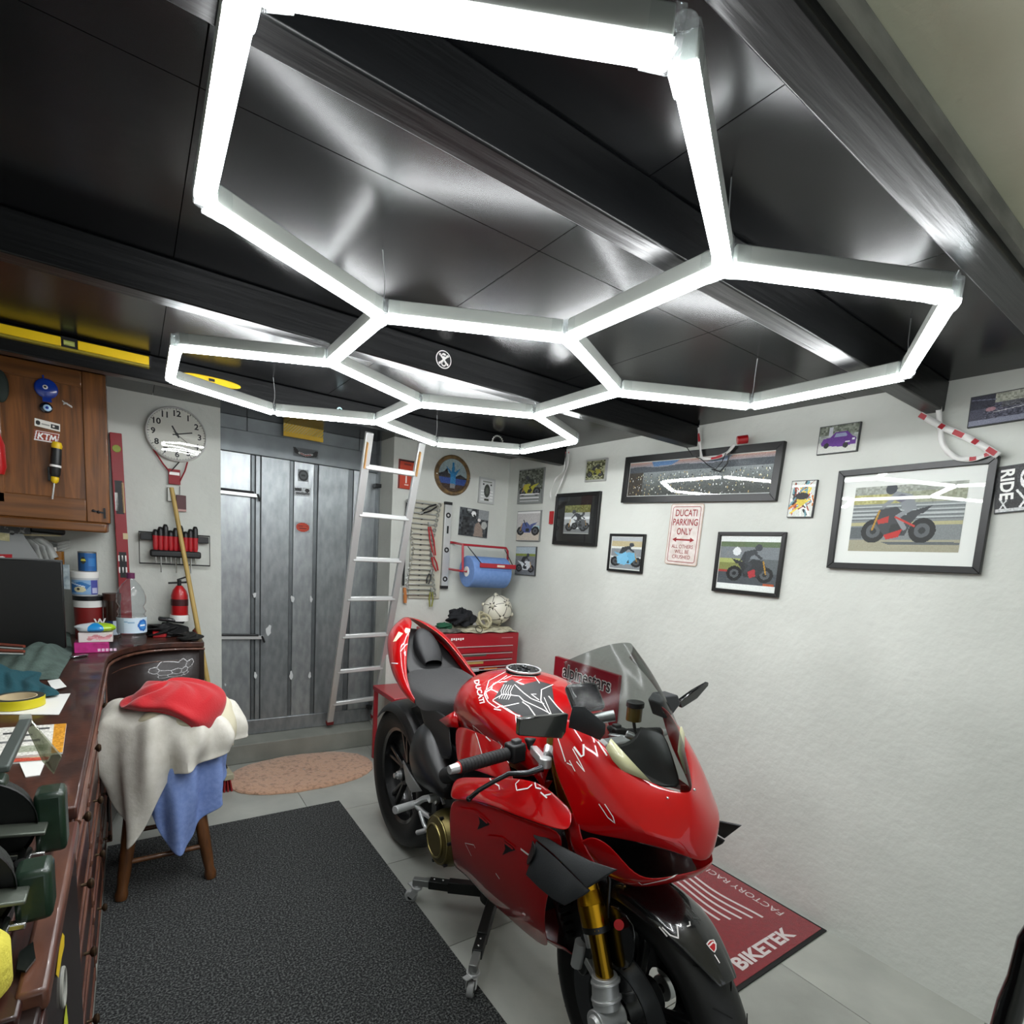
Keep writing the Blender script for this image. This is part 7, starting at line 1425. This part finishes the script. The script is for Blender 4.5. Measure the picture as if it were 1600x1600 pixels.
# bench grinder
gr = thing('bench_grinder', 'green bench grinder with dark wheels on the left end of the bench', 'grinder', (-.25, 1.05, .80)); gg = M('grinder_green', '#0f2418', .4, col2='#16301f', nscale=12, coat=.3, bump=.05, bscale=60); gk = M('grinder_black', '#0c0e0e', .5); gw = M('grinder_wheel', '#20231f', .9, bump=.4, bscale=200)
gx, gz = -.215, .895
MB().cyl((gx - .03, .97, gz), (gx - .03, 1.13, gz), .055, n=28).build('motor', gg, gr, bevel=.008); BOX('base', gk, gx - .12, gx + .06, .93, 1.17, .8005, .825, gr, bevel=.006); BOX('pedestal', gg, gx - .08, gx + .03, .99, 1.11, .825, .87, gr, bevel=.006)
for y0, s_ in ((1.155, 1), (.955, -1)):
    MB().lathe([(.02, -.012), (.070, -.012), (.070, .012), (.02, .012)], (gx, y0, gz), (0, 1, 0), 40).build('grinding_wheel', gw, gr, smooth=30)
    arc = [(gx + math.cos(a) * .08, gz + math.sin(a) * .08) for a in [math.radians(t) for t in range(60, 301, 15)]]
    MB().prism([V3((x, y0 - .02, z)) for x, z in arc], (0, .04, 0)).build('wheel_guard', gg, gr, bevel=.004)
    MB().lathe([(.0, .0), (.074, .0), (.078, .006), (.078, .012)], (gx, y0 - .022, gz), (0, -1, 0), 40).build('guard_plate', gk, gr, smooth=30)
    BOX('spark_box', gg, gx + .072, gx + .112, y0 - .026, y0 + .026, gz - .065, gz + .04 if s_ > 0 else gz + .01, gr, bevel=.008)
    MB().bar((gx + .02, y0 - .045, gz - .0), (gx + .09, y0 - .045, gz - .01), .04, .006).build('tool_rest', M('rest_grey', '#5d635a', .4, .5), gr, bevel=.002)
    MB().bar((gx + .0, y0 - .03, gz - .05), (gx + .085, y0 - .03, gz - .06), .012, .01).build('rest_arm', steel, gr, bevel=.002); MB().cyl((gx + .06, y0 - .06, gz - .055), (gx + .06, y0 - .02, gz - .055), .009, n=10).build('rest_bolt', steel, gr)
# eye shield with arm
p0, p1 = onz(40, 1126, 1.0), onz(2, 1203, 1.0); MB().bar(p0, p1, .018, .012).build('shield_arm', M('arm_greygreen', '#4c5450', .5, .4), gr, bevel=.003); MB().cyl(p0 + V3((-.008, 0, 0)), p0 + V3((.008, 0, 0)), .012, n=14).build('shield_pivot', M('pivot_grey', '#8f948c', .4), gr)
sp = [onz(38, 1131, 1.0), onz(48, 1127, 1.0), onz(96, 1183, .94), onz(84, 1210, .90), onz(66, 1190, .92)]; MB().prism(sp, (.0, .006, .002)).build('eye_shield', Mglass('shield_plastic', '#cfd2c4', .1, 1.45, .3, '#b8bba8'), gr)
MB().cyl((gx + .01, .935, gz - .01), (gx + .01, .90, gz - .01), .05, .05, 24).build('wire_wheel', M('wire_brass', '#6a6440', .7, bump=.6, bscale=300), gr)
# yellow sponge and black film at the near end
yb_ = onz(-6, 1500, .80); ysp = thing('yellow_block', 'big rounded yellow sponge block at the lower left edge', 'sponge', yb_); yy_ = M('sponge_yellow', '#d2c84a', .85, bump=.3, bscale=120)
MB().lathe([(0, 0), (.044, 0), (.05, .008), (.05, .06), (.042, .072), (0, .075)], (-.185, .848, .8005), (0, 0, 1), 36).build('sponge', yy_, ysp, smooth=40)
bf = [onz(x, y, .8005) for x, y in ((30, 1490), (52, 1474), (56, 1500), (40, 1520), (26, 1518))]; MB().prism(bf, (0, 0, .003)).build('black_film', M('film_black', '#161a18', .3), label='scrap of black plastic film beside the yellow block', cat='plastic')
# dark pouch and cloth at the bench end, red small parts
pq = onz(262, 995, ZW); lump('black_pouch', 'black cloth pouch lying at the end of the bench by the broom', 'pouch', (pq.x, pq.y + .04, ZW + .001), .09, .07, .035, M('pouch_black', '#0e0f10', .7, bump=.3, bscale=60), 17, .4, 32, 18, 7)
gq = onz(268, 985, ZW); gla = thing('sunglasses_case', 'dark glossy case resting on the black pouch', 'case', (pq.x + .02, pq.y + .05, ZW + .07)); MB().box((pq.x + .02, pq.y + .05, ZW + .083), (.12, .05, .022), Matrix.Rotation(.15, 3, 'Y')).build('case', M('case_dark', '#1c2022', .25, coat=.5), gla, bevel=.008)
hk_ = [V3((.20, 3.19, ZW + .004)), V3((.235, 3.185, ZW + .006)), V3((.262, 3.17, ZW - .01)), V3((.268, 3.168, ZW - .05))]; 
lump('dark_rag', 'dark rag hanging over the bench corner by the broom', 'cloth', (.225, 3.25, ZW + .001), .05, .05, .022, M('rag_dark', '#1a1a18', .9, bump=.4, bscale=70), 21, .4)
rb_ = onz(297, 985, ZW); lump('red_pliers', 'brownish red small part at the far end of the bench', 'part', (.262, 3.40, ZW + .001), .014, .03, .022, M('part_rust', '#6a2a1c', .5), 23, .2)
BOX('dark_box', blackp, .0, .11, 3.455, 3.515, ZW + .0005, ZW + .05, label='flat black box against the wall at the bench end', cat='box', bevel=.003)
BOX('red_box', redp, .07, .13, 3.36, 3.41, ZW + .0005, ZW + .03, label='small red box in front of the flat black box', cat='box', bevel=.003)
# dark post at the lower right corner, close to the camera
dpost = thing('black_tube', 'black tube rising at the lower right edge of the frame', 'tube', (1.0, .143, 0)); tb0 = onx(1555, 1660, 1.0); MB().tube([V3((1.0, tb0.y, .001)), tb0, onx(1580, 1570, 1.0), onx(1592, 1530, 1.0), onx(1606, 1470, 1.0), onx(1640, 1420, 1.0)], [.016, .016, .016, .013, .012, .012], 14).build('tube', bgloss, dpost)
